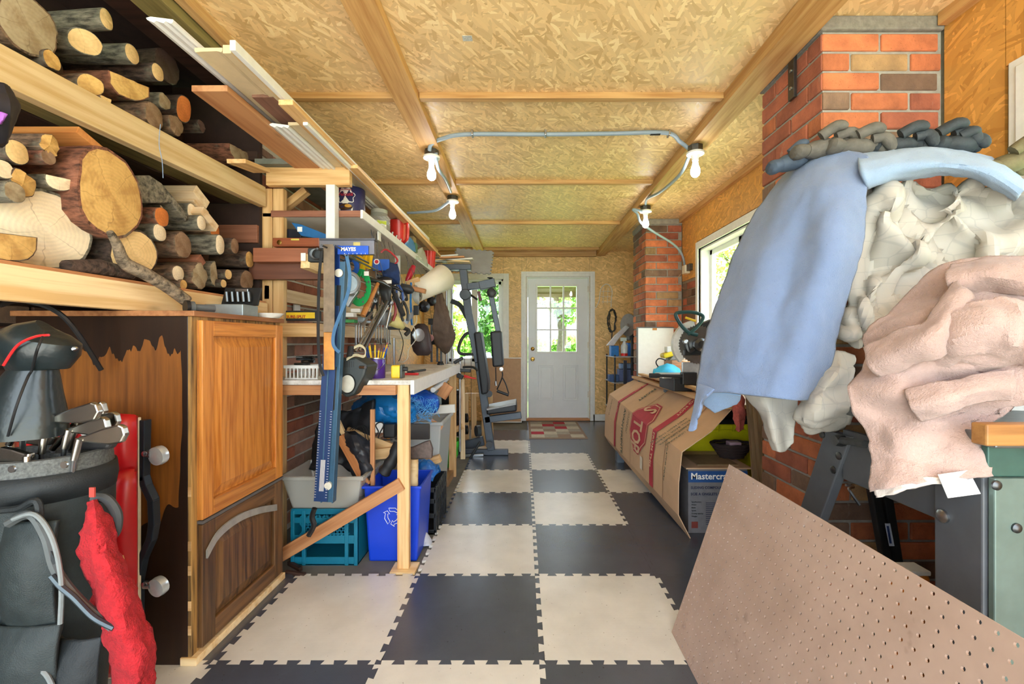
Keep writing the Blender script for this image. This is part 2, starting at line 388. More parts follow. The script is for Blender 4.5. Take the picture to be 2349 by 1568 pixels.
for z in (2.36, 2.44): MB().lathe([(.008, 0), (.008, .003), (.004, .006), (0, .006)], (1.236, 2.012, z), (-1, 0, 0), 10).build('bolt', STEEL, ch1)
ch2 = T('brick_pier', 'slender orange brick pier on the side wall between door and mitre saw', 'pier', (1.56, 5.1, 0))
MB().box((1.37, 4.862, -.01), (XR - .001, 5.378, ZC - .02)).build('mortar_core', MORT, ch2)
MB().box((1.352, 4.842, 2.5), (XR, 5.395, ZC)).build('mortar_cap', MORT, ch2, .008)
bricks(ch2, (1.358, 4.85, 0), (1, 0, 0), (0, -1, 0), .412, .76, 2.5, pal1, seed=5)
bricks(ch2, (1.358, 5.39, 0), (0, -1, 0), (-1, 0, 0), .54, .02, 2.5, [B_RD, B_BR, B_RD, B_OR], seed=6)  # again a darker mix, painting the pier's shaded side into its bricks
# --- right wall: brick to 1.86 m, sheathing above; window opening
WY0, WY1, WZ0, WZ1 = 3.06, 4.36, .98, 2.12
wr = tag(MB().box((XR + .012, -1.2, -.15), (XR + .16, 6.7, WZ0)).box((XR + .012, -1.2, WZ1), (XR + .16, 6.7, 2.7)).box((XR + .012, WY1, WZ0), (XR + .16, 6.7, WZ1))
         .box((XR + .012, 1.5, WZ0), (XR + .16, WY0, WZ1)).box((XR + .012, -1.2, WZ0), (XR + .16, .75, WZ1)).build('wall_right', MORTD), kind='structure')
bricks(wr, (XR, 4.85, 0), (0, -1, 0), (-1, 0, 0), 2.545, .02, 1.85, [B_RD, B_RD, B_DK, B_RD, B_BR], skip=lambda p, z: WY0 - .09 < p.y < WY1 + .09 and z > WZ0 - .1, seed=8)
for a, b, z0, z1 in ((5.39, YB, 0, ZC), (4.44, 4.85, 1.86, ZC), (3.0, 4.44, WZ1 + .09, ZC), (2.305, 3.0, 1.86, ZC), (-1.2, .66, 0, ZC), (.66, 1.6, 2.2, ZC), (1.6, 1.834, 0, ZC)):
    bx('osb_panel', (XR, a + .002, z0), (XR + .012, b - .002, z1), OSBYZ, wr)
# --- left wall: brick behind the workbench, sheathing beyond; dark wood store recess in front of it
wl = tag(MB().box((XL - .18, 2.5, -.15), (XL - .012, 6.7, 2.7)).build('wall_left', M((196, 190, 176), .95, var=.12, scale=30, bump=.6, bscale=70)), kind='structure')
bricks(wl, (XL, 2.5, 0), (0, 1, 0), (1, 0, 0), 2.3, .02, 2.3, [B_PK, B_PK, B_RD, B_PK, B_BR], seed=9)
for a, b in ((4.8, 5.8), (5.8, YB)): bx('osb_panel', (XL - .012, a + .002, 0), (XL, b - .002, ZC), OSBYZ, wl)
wk = tag(MB().box((XA - .15, -1.2, -.15), (XA - .012, 2.5, 2.75)).box((XA - .1, 2.475, -.15), (XL + .005, 2.499, 2.6)).box((XA - .1, 2.5, -.15), (XL - .185, 2.62, 2.65)).build('wall_recess', M((52, 34, 28), .85, var=.3, scale=8)), kind='structure')
bricks(wk, (XA, .9, 0), (0, 1, 0), (1, 0, 0), 1.1, .02, 1.36, [B_DK, B_BR, B_BF], seed=10)
# --- back wall with window and door openings
WX0, WX1, WB, WT = -1.16, -.30, .86, 2.14
DX0, DX1, DT = .05, 1.005, 2.18
wb = tag(MB().box((XL - .2, YB + .012, -.15), (WX0, YB + .14, 2.7)).box((WX0, YB + .012, -.15), (WX1, YB + .14, WB)).box((WX0, YB + .012, WT), (WX1, YB + .14, 2.7))
         .box((WX1, YB + .012, -.15), (DX0, YB + .14, 2.7)).box((DX0, YB + .012, DT), (DX1, YB + .14, 2.7)).box((DX1, YB + .012, -.15), (XR + .2, YB + .14, 2.7)).build('wall_back', M((120, 96, 70), .9)), kind='structure')
for a, b, z0, z1 in ((XL, WX0, 0, ZC), (WX0, WX1, 0, WB), (WX0, WX1, WT, ZC), (WX1, -.02, 0, ZC), (-.02, DX0, 0, ZC), (DX0, DX1, DT, ZC), (DX1, 1.03, 0, ZC), (1.03, XR, 0, ZC)):
    bx('osb_panel', (a + .0015, YB, z0), (b - .0015, YB + .012, z1), OSBXZ, wb)
# --- ceiling
ce = tag(bx('ceiling', (XL - .2, -1.2, ZC + .012), (XR + .16, 6.75, ZC + .1), DARKW), kind='structure')
bats = [-.09, 1.16, 2.41, 3.70, 4.96, 6.33]
for a, b in ((-1.32, -.64), (-.64, 1.17), (1.17, XR)):
    for y0, y1 in zip([-1.2] + bats, bats + [YB]):
        bx('osb_panel', (a + .001, y0 + .002, ZC), (b - .001, y1 - .002, ZC + .012), OSBXY, ce)
tag(bx('ceiling_recess', (XA - .15, -1.2, 2.66), (XL - .2, 2.6, 2.76), M((50, 32, 26), .9, var=.3)), kind='structure')
tn = [0]
def trim(p0, p1, wd, th, mat, up=(0, 0, 1)):
    tn[0] += 1; return tag(board('trim_%d' % tn[0], p0, p1, wd, th, mat, None, up), kind='structure')
BEAM = wood((206, 162, 104), (176, 126, 70), 0, .9)
trim((-.64, -1.2, ZC - .026), (-.64, YB - .09, ZC - .026), .135, .05, BEAM)
trim((1.17, -1.2, ZC - .036), (1.17, YB, ZC - .036), .135, .07, BEAM)
for y in bats[1:]:
    for a, b in ((-1.32, -.709), (-.571, 1.101)):
        trim((a, y, ZC - .017), (b, y, ZC - .017), .04, .034, BEAM)
trim((-1.3, YB - .03, ZC - .04), (1.1, YB - .03, ZC - .04), .06, .09, BEAM)
trim((XR - .02, 2.32, ZC - .025), (XR - .02, 4.84, ZC - .025), .04, .05, BEAM)
trim((XR - .02, -1.2, ZC - .025), (XR - .02, 1.82, ZC - .025), .04, .05, BEAM)
trim((-1.42, -1.2, ZC - .02), (-1.42, 6.5, ZC - .02), .12, .13, PTREAT)
trim((-1.33, -1.2, ZC - .02), (-1.33, 2.4, ZC - .02), .04, .06, PINE)
# baseboard right of door
tag(bx('baseboard_back', (1.06, YB - .018, 0), (1.74, YB, .1), WHITE, None, .003), kind='structure')
tag(bx('baseboard_left', (-.31, YB - .018, 0), (-.06, YB, .1), WHITE, None, .003), kind='structure')
# --- windows
GL = glass()
VIN = M((236, 238, 238), .35, var=.03)
def casing(mb, a0, a1, z0, z1, w, t, pl, d, bottom=True):
    """stepped casing boards around an opening"""
    def bxx(p0, p1, q0, q1, t0):
        if pl == 'y': mb.box((p0, d - t0, q0), (p1, d, q1))
        else: mb.box((d - t0, p0, q0), (d, p1, q1))
    for k, (ww, tt) in enumerate(((w, t), (w * .62, t * 1.45))):
        bxx(a0 - ww, a0, z0 - (w if bottom else 0), z1 + ww, tt); bxx(a1, a1 + ww, z0 - (w if bottom else 0), z1 + ww, tt); bxx(a0, a1, z1, z1 + ww, tt)
        if bottom: bxx(a0, a1, z0 - ww, z0, tt)
w1 = tag(T('window_1', None, None, (-.73, YB, WB)), kind='structure')
m = MB(); casing(m, WX0, WX1, WB, WT, .085, .018, 'y', YB); m.build('casing', WHITE, w1, .003)
m = MB(); y0, y1 = YB + .005, YB + .1
m.box((WX0, y0, WB), (WX0 + .03, y1, WT)).box((WX1 - .03, y0, WB), (WX1, y1, WT)).box((WX0, y0, WT - .03), (WX1, y1, WT)).box((WX0, y0, WB), (WX1, y1, WB + .03)); m.build('window_frame', VIN, w1, .003)
for a, b in ((WX0 + .03, -.74), (-.74, WX1 - .03)):
    m = MB(); y0, y1 = YB + .05, YB + .085
    m.box((a, y0, WB + .03), (a + .045, y1, WT - .03)).box((b - .045, y0, WB + .03), (b, y1, WT - .03)).box((a, y0, WT - .075), (b, y1, WT - .03)).box((a, y0, WB + .03), (b, y1, WB + .08))
    s_ = m.build('sash', VIN, w1, .003)
    bx('pane', (a + .045, YB + .065, WB + .08), (b - .045, YB + .07, WT - .075), GL, s_)
def side_window(name, a0, a1, z0, z1):
    w = tag(T(name, None, None, (XR, (a0 + a1) / 2, z0)), kind='structure')
    m = MB(); casing(m, a0, a1, z0, z1, .075, .018, 'x', XR); m.build('casing', WHITE, w, .003)
    m = MB(); x0, x1 = XR + .002, XR + .15
    m.box((x0, a0, z0), (x1, a0 + .02, z1)).box((x0, a1 - .02, z0), (x1, a1, z1)).box((x0, a0, z1 - .02), (x1, a1, z1)).box((x0, a0, z0), (x1, a1, z0 + .02)); m.build('window_frame', VIN, w, .002)
    mid = (a0 + a1) / 2
    for a, b in ((a0 + .02, mid), (mid, a1 - .02)):
        m = MB(); x0, x1 = XR + .09, XR + .13
        m.box((x0, a, z0 + .02), (x1, a + .05, z1 - .02)).box((x0, b - .05, z0 + .02), (x1, b, z1 - .02)).box((x0, a, z1 - .07), (x1, b, z1 - .02)).box((x0, a, z0 + .02), (x1, b, z0 + .07))
        s_ = m.build('sash', VIN, w, .003); bx('pane', (XR + .108, a + .05, z0 + .07), (XR + .112, b - .05, z1 - .07), GL, s_)
side_window('window_2', WY0, WY1, WZ0, WZ1)
side_window('window_3', .75, 1.5, WZ0, WZ1)
# --- back door
d1 = tag(T('door_1', None, None, (.53, YB, 0)), kind='structure')
m = MB(); casing(m, DX0 - .005, DX1 + .005, 0, DT, .075, .018, 'y', YB, False); m.build('casing', WHITE, d1, .003)
DW = M((226, 229, 230), .38, var=.04, scale=4)
x0, x1 = .075, .985; zt = 2.155; g0, g1, gz0, gz1 = .218, .812, 1.045, 2.035; yf = YB + .03
MB().box((DX0, YB + .002, 0), (x0 - .004, YB + .12, zt + .005)).box((x1 + .004, YB + .002, 0), (DX1, YB + .12, zt + .005)).box((DX0, YB + .002, zt + .005), (DX1, YB + .12, DT)).build('jamb', WHITE, d1, .002)
m = MB().box((x0, yf, .04), (g0, yf + .045, zt)).box((g1, yf, .04), (x1, yf + .045, zt)).box((g0, yf, gz1), (g1, yf + .045, zt)).box((g0, yf, .04), (g1, yf + .045, gz0))
sl_ = m.build('slab', DW, d1, .001)
m = MB()
for a, b, c, d in ((g0 - .03, g0, gz0 - .03, gz1 + .03), (g1, g1 + .03, gz0 - .03, gz1 + .03), (g0, g1, gz1, gz1 + .03), (g0, g1, gz0 - .03, gz0)): m.box((a, yf - .012, c), (b, yf, d))
m.build('lite_frame', WHITE, d1, .003)
m = MB()
for k in (1, 2):
    xx = g0 + (g1 - g0) * k / 3; zz = gz0 + (gz1 - gz0) * k / 3
    m.box((xx - .012, yf - .004, gz0), (xx + .012, yf + .014, gz1)).box((g0, yf - .003, zz - .012), (g1, yf + .0135, zz + .012))
m.build('muntin', WHITE, d1)
for i in range(3):
    for j in range(3):
        bx('pane', (g0 + (g1 - g0) * i / 3, yf + .016, gz0 + (gz1 - gz0) * j / 3), (g0 + (g1 - g0) * (i + 1) / 3, yf + .02, gz0 + (gz1 - gz0) * (j + 1) / 3), GL, d1)
for a, b in ((.235, .465), (.605, .84)):
    m = MB(); c, d = .30, .845
    for q, ww, dep in ((0, .018, .010), (.034, .01, .007)):
        A, B, C, D = a + q, b - q, c + q, d - q
        m.box((A, yf - dep, C), (A + ww, yf + .004, D)).box((B - ww, yf - dep, C), (B, yf + .004, D)).box((A + ww, yf - dep, C), (B - ww, yf + .004, C + ww)).box((A + ww, yf - dep, D - ww), (B - ww, yf + .004, D))
    m.build('door_panel', DW, d1, .004)
MB().lathe([(.034, 0), (.034, .006), (.014, .012), (.012, .035), (.026, .045), (.03, .06), (.024, .072), (0, .076)], (.145, yf, .93), (0, -1, 0), 20).build('knob', BRASS, d1, 0, True)
MB().lathe([(.03, 0), (.03, .01), (.022, .016), (0, .018)], (.145, yf, 1.085), (0, -1, 0), 20).build('deadbolt', BRASS, d1, 0, True)
MB().box((DX0, YB - .02, 0), (DX1, YB + .13, .035)).build('threshold', CEDAR, d1, .004)
for z in (.35, 1.1, 1.95): bx('hinge', (x1 + .0, yf - .006, z), (x1 + .012, yf + .004, z + .09), BRASS, d1)
# --- outdoors
LEAF = [M((126, 170, 66), .7, var=.5, scale=3), M((96, 144, 60), .7, var=.5, scale=3), M((180, 206, 90), .7, var=.4, scale=3)]
BARKG = M((112, 100, 86), .9, var=.3, scale=14, bump=.6)
def tree(label, x, y, h, tr, blobs, mat, lean=0, nleaf=1500, seed=0, group='trees outside the back wall'):
    r = random.Random(seed); t = T('leafy_tree', label, 'tree', (x, y, -.17), group)
    top = Vector((x + lean, y, h * .75)); base = Vector((x, y, -.19))
    m = MB().tube([base, base.lerp(top, .35) + Vector((.08, 0, 0)), base.lerp(top, .7), top], [tr, tr * .8, tr * .6, tr * .25], 10)
    for bx_, bz, br in blobs: m.tube([base.lerp(top, min(.9, max(.3, (bz - .6) / h))), Vector((x + bx_, y, bz))], [tr * .4, tr * .12], 6)
    m.build('trunk', BARKG, t, 0, True)
    m = MB()
    for bx_, bz, br in blobs:
        for k in range(nleaf // len(blobs)):
            d = Vector((r.gauss(0, 1), r.gauss(0, 1), r.gauss(0, .8))).normalized() * br * r.random() ** .5
            p = Vector((x + bx_, y, bz)) + d; a = Vector((r.uniform(-1, 1), r.uniform(-1, 1), r.uniform(-1, 1))).normalized(); b = a.orthogonal().normalized(); s = r.uniform(.06, .13) * max(1, y / 14)
            m.add([p - a * s, p + b * s * .5, p + a * s, p - b * s * .5], [(0, 1, 2, 3)])
    m.build('crown', mat, t, fix=False)
tree('grey trunk with thin leaves seen through the door lites, nearer the lock', 1.1, 13.5, 6, .17, [(-.2, 2.9, .9), (.7, 3.6, 1.1), (.3, 2.2, .5), (-.7, 3.8, .8)], LEAF[0], .1, 1500, 1)
tree('leaning trunk seen through the middle column of door lites', 2.15, 17.6, 7, .18, [(.8, 3.2, .9), (1.2, 2.5, .7), (.2, 3.9, .8)], LEAF[1], .9, 1300, 2)
tree('dense green tree filling the far half of the back window', -.95, 13, 5, .1, [(0, 1.6, .55), (.1, 2.3, .6), (-.1, 3.0, .5), (.15, .9, .5), (0, 3.6, .4)], LEAF[1], 0, 2600, 3)
tree('small pale sapling behind the gym upright in the back window', -2.0, 12, 3, .05, [(0, 1.3, .4), (.2, 2.0, .35), (-.2, 1.8, .3), (-.1, 2.7, .3)], LEAF[2], 0, 900, 4)
tree('broad light green tree outside the side window', 6.5, 12, 6, .2, [(0, 3, 1.5), (1, 4, 1.5), (-1, 3.6, 1.2), (0, 5, 1.3)], LEAF[2], 0, 3200, 5)
for i, (x, y, h, mt) in enumerate(((-3.2, 30, 3, 0), (.4, 29, 2.0, 2), (3.4, 33, 2.2, 0), (6.6, 30, 2.4, 1))):
    tree(['pale hedge tree far behind the gym window', 'low lime bush far beyond the door', 'distant bush at the far field edge beyond the door hinge side', 'distant dark bush beyond the pier side of the door'][i], x, y, h, .1, [(0, h * .4, h * .4), (.5, h * .45, h * .35), (-.5, h * .35, h * .35)], LEAF[mt], 0, 1500, 20 + i)
gz = T('gazebo', 'dark canvas gazebo roof seen through the top door lites', 'gazebo', (1.25, 11, -.17))
m = MB(); A = [Vector(p) for p in ((-.2, 9.6, 2.62), (3.0, 9.6, 2.62), (3.0, 12.4, 2.62), (-.2, 12.4, 2.62))]; ap = Vector((1.4, 11, 3.35))
for i in range(4): m.add([A[i], A[(i + 1) % 4], ap, A[i] - Vector((0, 0, .16)), A[(i + 1) % 4] - Vector((0, 0, .16))], [(0, 1, 2), (0, 1, 4, 3)])
cn = m.build('canopy', M((104, 84, 72), .8, var=.1), gz, fix=False)
cn.modifiers.new('thickness', 'SOLIDIFY').thickness = .01
for a in A: MB().cyl((a.x, a.y, -.18), (a.x, a.y, 2.6), .035, 10).build('pole', DSTEEL, gz)
tp = tag(MB().add([(-3.4, 9, -.17), (-.4, 9, -.17), (-.4, 11, -.17), (-3.4, 11, -.17), (-1.9, 9.2, .75), (-.8, 9.4, .95), (-.8, 10.6, .95), (-1.9, 10.8, .75)],
    [(0, 1, 5, 4), (1, 2, 6, 5), (2, 3, 7, 6), (3, 0, 4, 7), (4, 5, 6, 7)]).build('tarp_cover', M((150, 166, 190), .6, var=.1), None, .03), 'pale blue tarpaulin cover outside under the back window', 'tarpaulin')
# ================================================================== WOOD STORE (left)
rack = T('wood_rack', 'rough pine two-tier rack holding the firewood above the oak cabinet', 'rack', (-1.75, 1.5, 0))
board('upper_rail', (-1.48, .55, 1.945), (-1.48, 2.475, 2.012), .04, .112, PINE_L, rack)
board('lower_rail', (-1.47, .55, 1.358), (-1.47, 2.475, 1.358), .04, .102, PINE_L, rack)
board('rail_cap', (-1.475, .55, 1.414), (-1.475, 2.475, 1.414), .03, .014, CEDAR, rack)
for k, x in enumerate((-1.58, -1.75, -1.91)):
    board('deck_plank', (x, .55, 1.395), (x, 2.49, 1.395), .155, .02, BROWNB, rack)
    board('deck_plank', (x, .55, 1.955), (x, 2.49, 1.985), .155, .02, DARKW if k else PTREAT, rack)
board('post', (-1.475, 2.52, -.012), (-1.475, 2.52, 2.07), .07, .04, PINE, rack, (0, 1, 0))
board('post', (-1.405, 2.52, -.012), (-1.405, 2.52, 2.07), .06, .04, PINE, rack, (0, 1, 0))
board('rear_rail', (-1.98, 2.47, 1.80), (-1.5, 2.47, 1.80), .03, .1, BROWNB, rack)
board('rear_rail', (-1.98, 2.47, 2.24), (-1.5, 2.47, 2.24), .03, .05, DARKW, rack)
board('post', (-1.95, 2.44, -.012), (-1.95, 2.44, 2.55), .06, .06, DARKW, rack, (0, 1, 0))
board('post', (-1.95, .6, -.012), (-1.95, .6, 2.55), .06, .06, DARKW, rack, (0, 1, 0))
board('post', (-1.5, .58, -.012), (-1.5, .58, 2.5), .06, .04, PINE, rack, (0, 1, 0))
# ---- firewood
def barkmat(c, ridg=1.0):
    n = N('bark'); v = n.obj(); g = n.noise(n.map(v, (16, 55, 55)), 1, 5, .65)
    col = n.ramp(g, [(.36, mul(rgb(*c), .3)), (.5, rgb(*c)), (.66, mul(rgb(*c), 1.7))])
    li = n.ramp(n.noise(v, 11, 3), [(.58, (0, 0, 0)), (.68, (.6, .6, .6))]); col = n.mix(li, col, rgb(126, 122, 104))
    n.bump(g, .8 * ridg, .012); return n.out(col, .9)
def cutmat(c, dark=.5):
    n = N('sawn_end'); v = n.obj()
    sx = n.n('ShaderNodeSeparateXYZ'); n.l(v, sx.inputs[0])
    wob = n.noise(v, 9, 3)
    rr = n.math('SQRT', n.math('ADD', n.math('POWER', sx.outputs[1], 2.0), n.math('POWER', sx.outputs[2], 2.0)))
    ring = n.math('SINE', n.math('MULTIPLY', n.math('ADD', rr, n.math('MULTIPLY', wob, .03)), 520))
    col = n.ramp(n.math('ADD', n.math('MULTIPLY', ring, .5), .5), [(0, mul(rgb(*c), .95)), (1, mul(rgb(*c), 1.03))])
    sp = n.ramp(n.noise(v, 16, 4, .65), [(.44, (1, 1, 1)), (.64, (.5, .36, .22))]); col = n.mix(dark, col, sp, 'MULTIPLY')
    at = n.n('ShaderNodeMath', operation='ARCTAN2'); n.l(sx.outputs[1], at.inputs[0]); n.l(sx.outputs[2], at.inputs[1])
    cr = n.math('ABSOLUTE', n.math('SINE', n.math('ADD', n.math('MULTIPLY', at.outputs[0], 2.5), n.math('MULTIPLY', wob, 3))))
    ck = n.ramp(cr, [(.0, (.3, .2, .12)), (.06, (1, 1, 1))]); col = n.mix(.45, col, ck, 'MULTIPLY')
    n.bump(n.noise(v, 60, 3), .4, .004); return n.out(col, .8)
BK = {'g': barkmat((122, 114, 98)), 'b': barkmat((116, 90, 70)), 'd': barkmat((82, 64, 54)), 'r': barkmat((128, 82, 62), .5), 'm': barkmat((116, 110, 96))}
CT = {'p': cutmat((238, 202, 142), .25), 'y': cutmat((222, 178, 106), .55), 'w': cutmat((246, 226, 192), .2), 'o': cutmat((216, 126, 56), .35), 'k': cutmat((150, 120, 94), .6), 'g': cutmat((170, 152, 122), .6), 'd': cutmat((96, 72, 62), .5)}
def log(label, u, v, r, X=-1.5, L=.44, bk='b', ct='p', el=1.0, yaw=0, pitch=0, cut=0.0, half=None, rough=.06, seed=None, dry=.0, name='firewood_log', cat='log', taper=.9):
    """face centre at pixel (u,v) in the rack's front plane X; r in pixels; body runs back into the rack"""
    c = PX(u, v, X); R = r * 1.1 * c.y / F; L = min(L, X + 1.96); rr = random.Random(seed if seed is not None else hash((u, v)) % 9999)
    seg = 22; rings = 6; vs = []; fs = []; mi = []
    prof = [1 + rr.uniform(-rough, rough) for _ in range(seg)]; prof = [(prof[i - 1] + 2 * prof[i] + prof[(i + 1) % seg]) / 4 for i in range(seg)]
    for j in range(rings):
        t = j / (rings - 1)
        for k in range(seg):
            a = 2 * math.pi * k / seg; q = R * prof[k] * (taper + (1 - taper) * (1 - t)) * (1 + .03 * math.sin(5 * t + k))
            y, z = math.cos(a) * q * el, math.sin(a) * q
            if half == 't': z = min(z, R * .15 + .1 * y)
            if half == 's': y = min(y, R * .2 - .2 * z)
            x = -t * L + (cut * (y + z * .5) * (1 - t)) + (noise.noise(Vector((y * 40, z * 40, rr.random() * 3 if rough > .15 else 0))) * R * rough * .8 if j == 0 else 0)
            vs.append((x, y, z))
    for j in range(rings - 1):
        for k in range(seg):
            k2 = (k + 1) % seg; fs.append((j * seg + k, j * seg + k2, (j + 1) * seg + k2, (j + 1) * seg + k)); mi.append(0)
    # fanned faces with a raised-inset ring, so the sawn end has its own edge
    o = len(vs); cc = Vector((0, 0, 0)); 
    for k in range(seg): cc += Vector(vs[k]) / seg
    for k in range(seg): vs.append(tuple(cc + (Vector(vs[k]) - cc) * .93 + Vector((.002, 0, 0))))
    vs.append(tuple(cc + Vector((.003, 0, 0)))); ce_ = len(vs) - 1
    for k in range(seg):
        k2 = (k + 1) % seg; fs.append((k2, k, o + k, o + k2)); mi.append(0); fs.append((o + k2, o + k, ce_)); mi.append(1)
    fs.append(tuple((rings - 1) * seg + k for k in range(seg))); mi.append(1)
    me = bpy.data.meshes.new(name); me.from_pydata(vs, [], fs); me.materials.append(BK[bk]); me.materials.append(CT[ct]); me.polygons.foreach_set('material_index', mi)
    b = bmesh.new(); b.from_mesh(me); bmesh.ops.recalc_face_normals(b, faces=b.faces); b.to_mesh(me); b.free()
    mw = Matrix.Translation(c) @ Matrix.Rotation(yaw, 4, 'Z') @ Matrix.Rotation(pitch, 4, 'Y') 
    return tag(link(name, me, None, 0, True, mw=mw), label, cat, 'firewood in the rack')
U = [ # upper tier
 ('widest grey stump of the upper tier, at its near end', 64, 56, 60, dict(X=-1.53, bk='b', ct='g', el=.85, cut=.15, L=.36)),
 ('long thin grey-green log topmost on the upper tier', 243, 44, 22, dict(X=-1.56, bk='g', ct='p', el=.7, pitch=-.06)),
 ('pale half-split stick beside the widest upper stump', 140, 88, 17, dict(X=-1.6, bk='d', ct='w', half='t')),
 ('slanted yellow oval log end above the greenish one', 194, 96, 25, dict(X=-1.54, bk='m', ct='p', cut=.5)),
 ('smooth round pale log end just under the topmost thin log', 302, 124, 20, dict(X=-1.56, bk='m', ct='p', el=.9)),
 ('small round pale log in front of the dark one', 361, 166, 18, dict(X=-1.54, bk='d', ct='p', el=.9)),
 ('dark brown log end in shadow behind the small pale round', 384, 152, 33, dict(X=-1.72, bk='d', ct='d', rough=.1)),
 ('frayed greenish-yellow log end low beside the wide grey stump', 119, 138, 19, dict(X=-1.52, bk='d', ct='y', rough=.14)),
 ('big split log with ragged yellow face on the upper tier', 297, 188, 38, dict(X=-1.53, bk='r', ct='y', half='t', cut=.25, rough=.12)),
 ('small oval log end right above the upper rail', 207, 194, 20, dict(X=-1.5, bk='b', ct='y', cut=.5)),
 ('split orange kindling splinter lying on the upper rail', 240, 224, 12, dict(X=-1.49, bk='r', ct='p', rough=.3, half='t', L=.2)),
 ('deep-furrowed bark log with ringed end on the upper rail', 353, 266, 26, dict(X=-1.5, bk='b', ct='k', el=.9, rough=.08)),
 ('log with vivid orange sawn end on the upper tier', 421, 250, 28, dict(X=-1.6, bk='d', ct='o', el=.6, cut=.2)),
 ('grey knotted branch stub beside the orange-ended log', 376, 232, 17, dict(X=-1.55, bk='g', ct='g', rough=.2)),
 ('crooked barky limb below the orange-ended log', 404, 290, 20, dict(X=-1.52, bk='b', ct='k', rough=.25)),
 ('ragged driftwood snag pointing out past the orange-ended log', 462, 290, 11, dict(X=-1.62, bk='d', ct='d', rough=.3)),
 ('thick split timber with brown flat side at the far rail end', 548, 345, 31, dict(X=-1.55, bk='r', ct='g', rough=.12, half='t')),
 ('short grey log end behind the thick split timber', 574, 338, 22, dict(X=-1.62, bk='g', ct='g', el=.7)),
 ('small round log end resting beside the shelf cross beam', 604, 366, 14, dict(X=-1.6, bk='g', ct='k', el=.7)),
]
Lw = [ # lower tier
 ('round pale log end high on the near end of the lower tier', 38, 349, 25, dict(bk='d', ct='p', el=.9)),
 ('twin-lobed rotten log end near the lower tier top', 112, 333, 21, dict(bk='b', ct='y', rough=.3)),
 ('small pinkish round log end under the twin-lobed one', 110, 361, 15, dict(bk='r', ct='k')),
 ('narrow grey oval log end beneath the cedar plank', 183, 350, 17, dict(X=-1.56, bk='d', ct='g', el=.5)),
 ('white log end cut off at the picture edge', 6, 388, 20, dict(bk='g', ct='w')),
 ('D-shaped bright log end left of the giant round', 135, 410, 25, dict(bk='g', ct='w', half='t', cut=.2)),
 ('hollow rotten brown log end above the giant stump', 50, 422, 28, dict(bk='d', ct='y', rough=.3)),
 ('rounded grey knob of wood above the giant stump', 33, 441, 21, dict(X=-1.47, bk='g', ct='g', rough=.08)),
 ('giant pale stump with one long crack, widest in the rack', 100, 527, 82, dict(X=-1.55, bk='g', ct='w', el=1.0, cut=.25, L=.38, rough=.08)),
 ('tan half-disc slab leaning before the giant stump', 22, 545, 52, dict(X=-1.47, bk='b', ct='y', half='t', L=.12)),
 ('giant mottled round log standing proud under the upper rail', 256, 446, 90, dict(X=-1.47, bk='r', ct='y', el=.82, L=.46, rough=.07)),
 ('cracked tan log end under the giant mottled round', 308, 581, 49, dict(X=-1.5, bk='d', ct='p', el=.95, cut=.2, rough=.08)),
 ('broken hollow log end with orange notch', 371, 497, 20, dict(bk='r', ct='o', rough=.1)),
 ('pale log end with one vertical crack', 366, 534, 18, dict(bk='m', ct='w')),
 ('pale half-round tucked below the grey slab', 380, 476, 16, dict(X=-1.58, bk='m', ct='w', half='t')),
 ('white oval log end nearest the lumber offcuts', 439, 484, 16, dict(X=-1.55, bk='m', ct='w', el=.8)),
 ('white log end on the speckled bark branch', 461, 511, 16, dict(bk='m', ct='w', el=.85)),
 ('orange-brown log end under the barcoded offcut', 492, 529, 15, dict(X=-1.53, bk='b', ct='o')),
 ('grey weathered round log with radial checks, mid lower tier', 419, 562, 28, dict(bk='b', ct='k', el=.85)),
 ('bright white frosty log end in the lower tier centre', 504, 561, 21, dict(X=-1.48, bk='m', ct='w', el=.7)),
 ('small pinkish log end beside the bright white one', 538, 564, 17, dict(bk='d', ct='k', el=.8)),
 ('plain tan round log end farthest along the lower tier', 572, 595, 18, dict(bk='d', ct='y', el=.8)),
 ('tiny yellow stick end between bigger dark logs', 523, 629, 11, dict(bk='d', ct='p')),
 ('rough dark split round by the rack post', 566, 643, 22, dict(bk='d', ct='k', rough=.15)),
 ('pale log end resting on the lower rail mid-way', 408, 627, 17, dict(bk='b', ct='w')),
 ('shaggy splintered log end on the lower rail', 456, 632, 25, dict(X=-1.49, bk='b', ct='g', rough=.3)),
 ('smooth grey-tan slab end next to the shaggy log', 493, 627, 27, dict(X=-1.53, bk='g', ct='g', el=.6, half='s')),
 ('small amber round end low on the lower rail', 420, 652, 10, dict(X=-1.485, bk='y' if 'y' in BK else 'b', ct='y', L=.1)),
 ('tiny pale stick end behind the open tin', 512, 650, 9, dict(bk='d', ct='p')),
]
for lb, u, v, r, kw in U + Lw: log(lb, u, v, r, **kw)
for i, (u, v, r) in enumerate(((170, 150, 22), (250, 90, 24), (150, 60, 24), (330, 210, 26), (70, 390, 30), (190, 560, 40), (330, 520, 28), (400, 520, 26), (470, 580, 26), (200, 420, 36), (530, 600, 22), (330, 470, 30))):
    log('dark bark log deep in the pile behind the front row', u - 50, v, r, X=-1.7, L=.25, bk='d', ct='d', seed=100 + i)
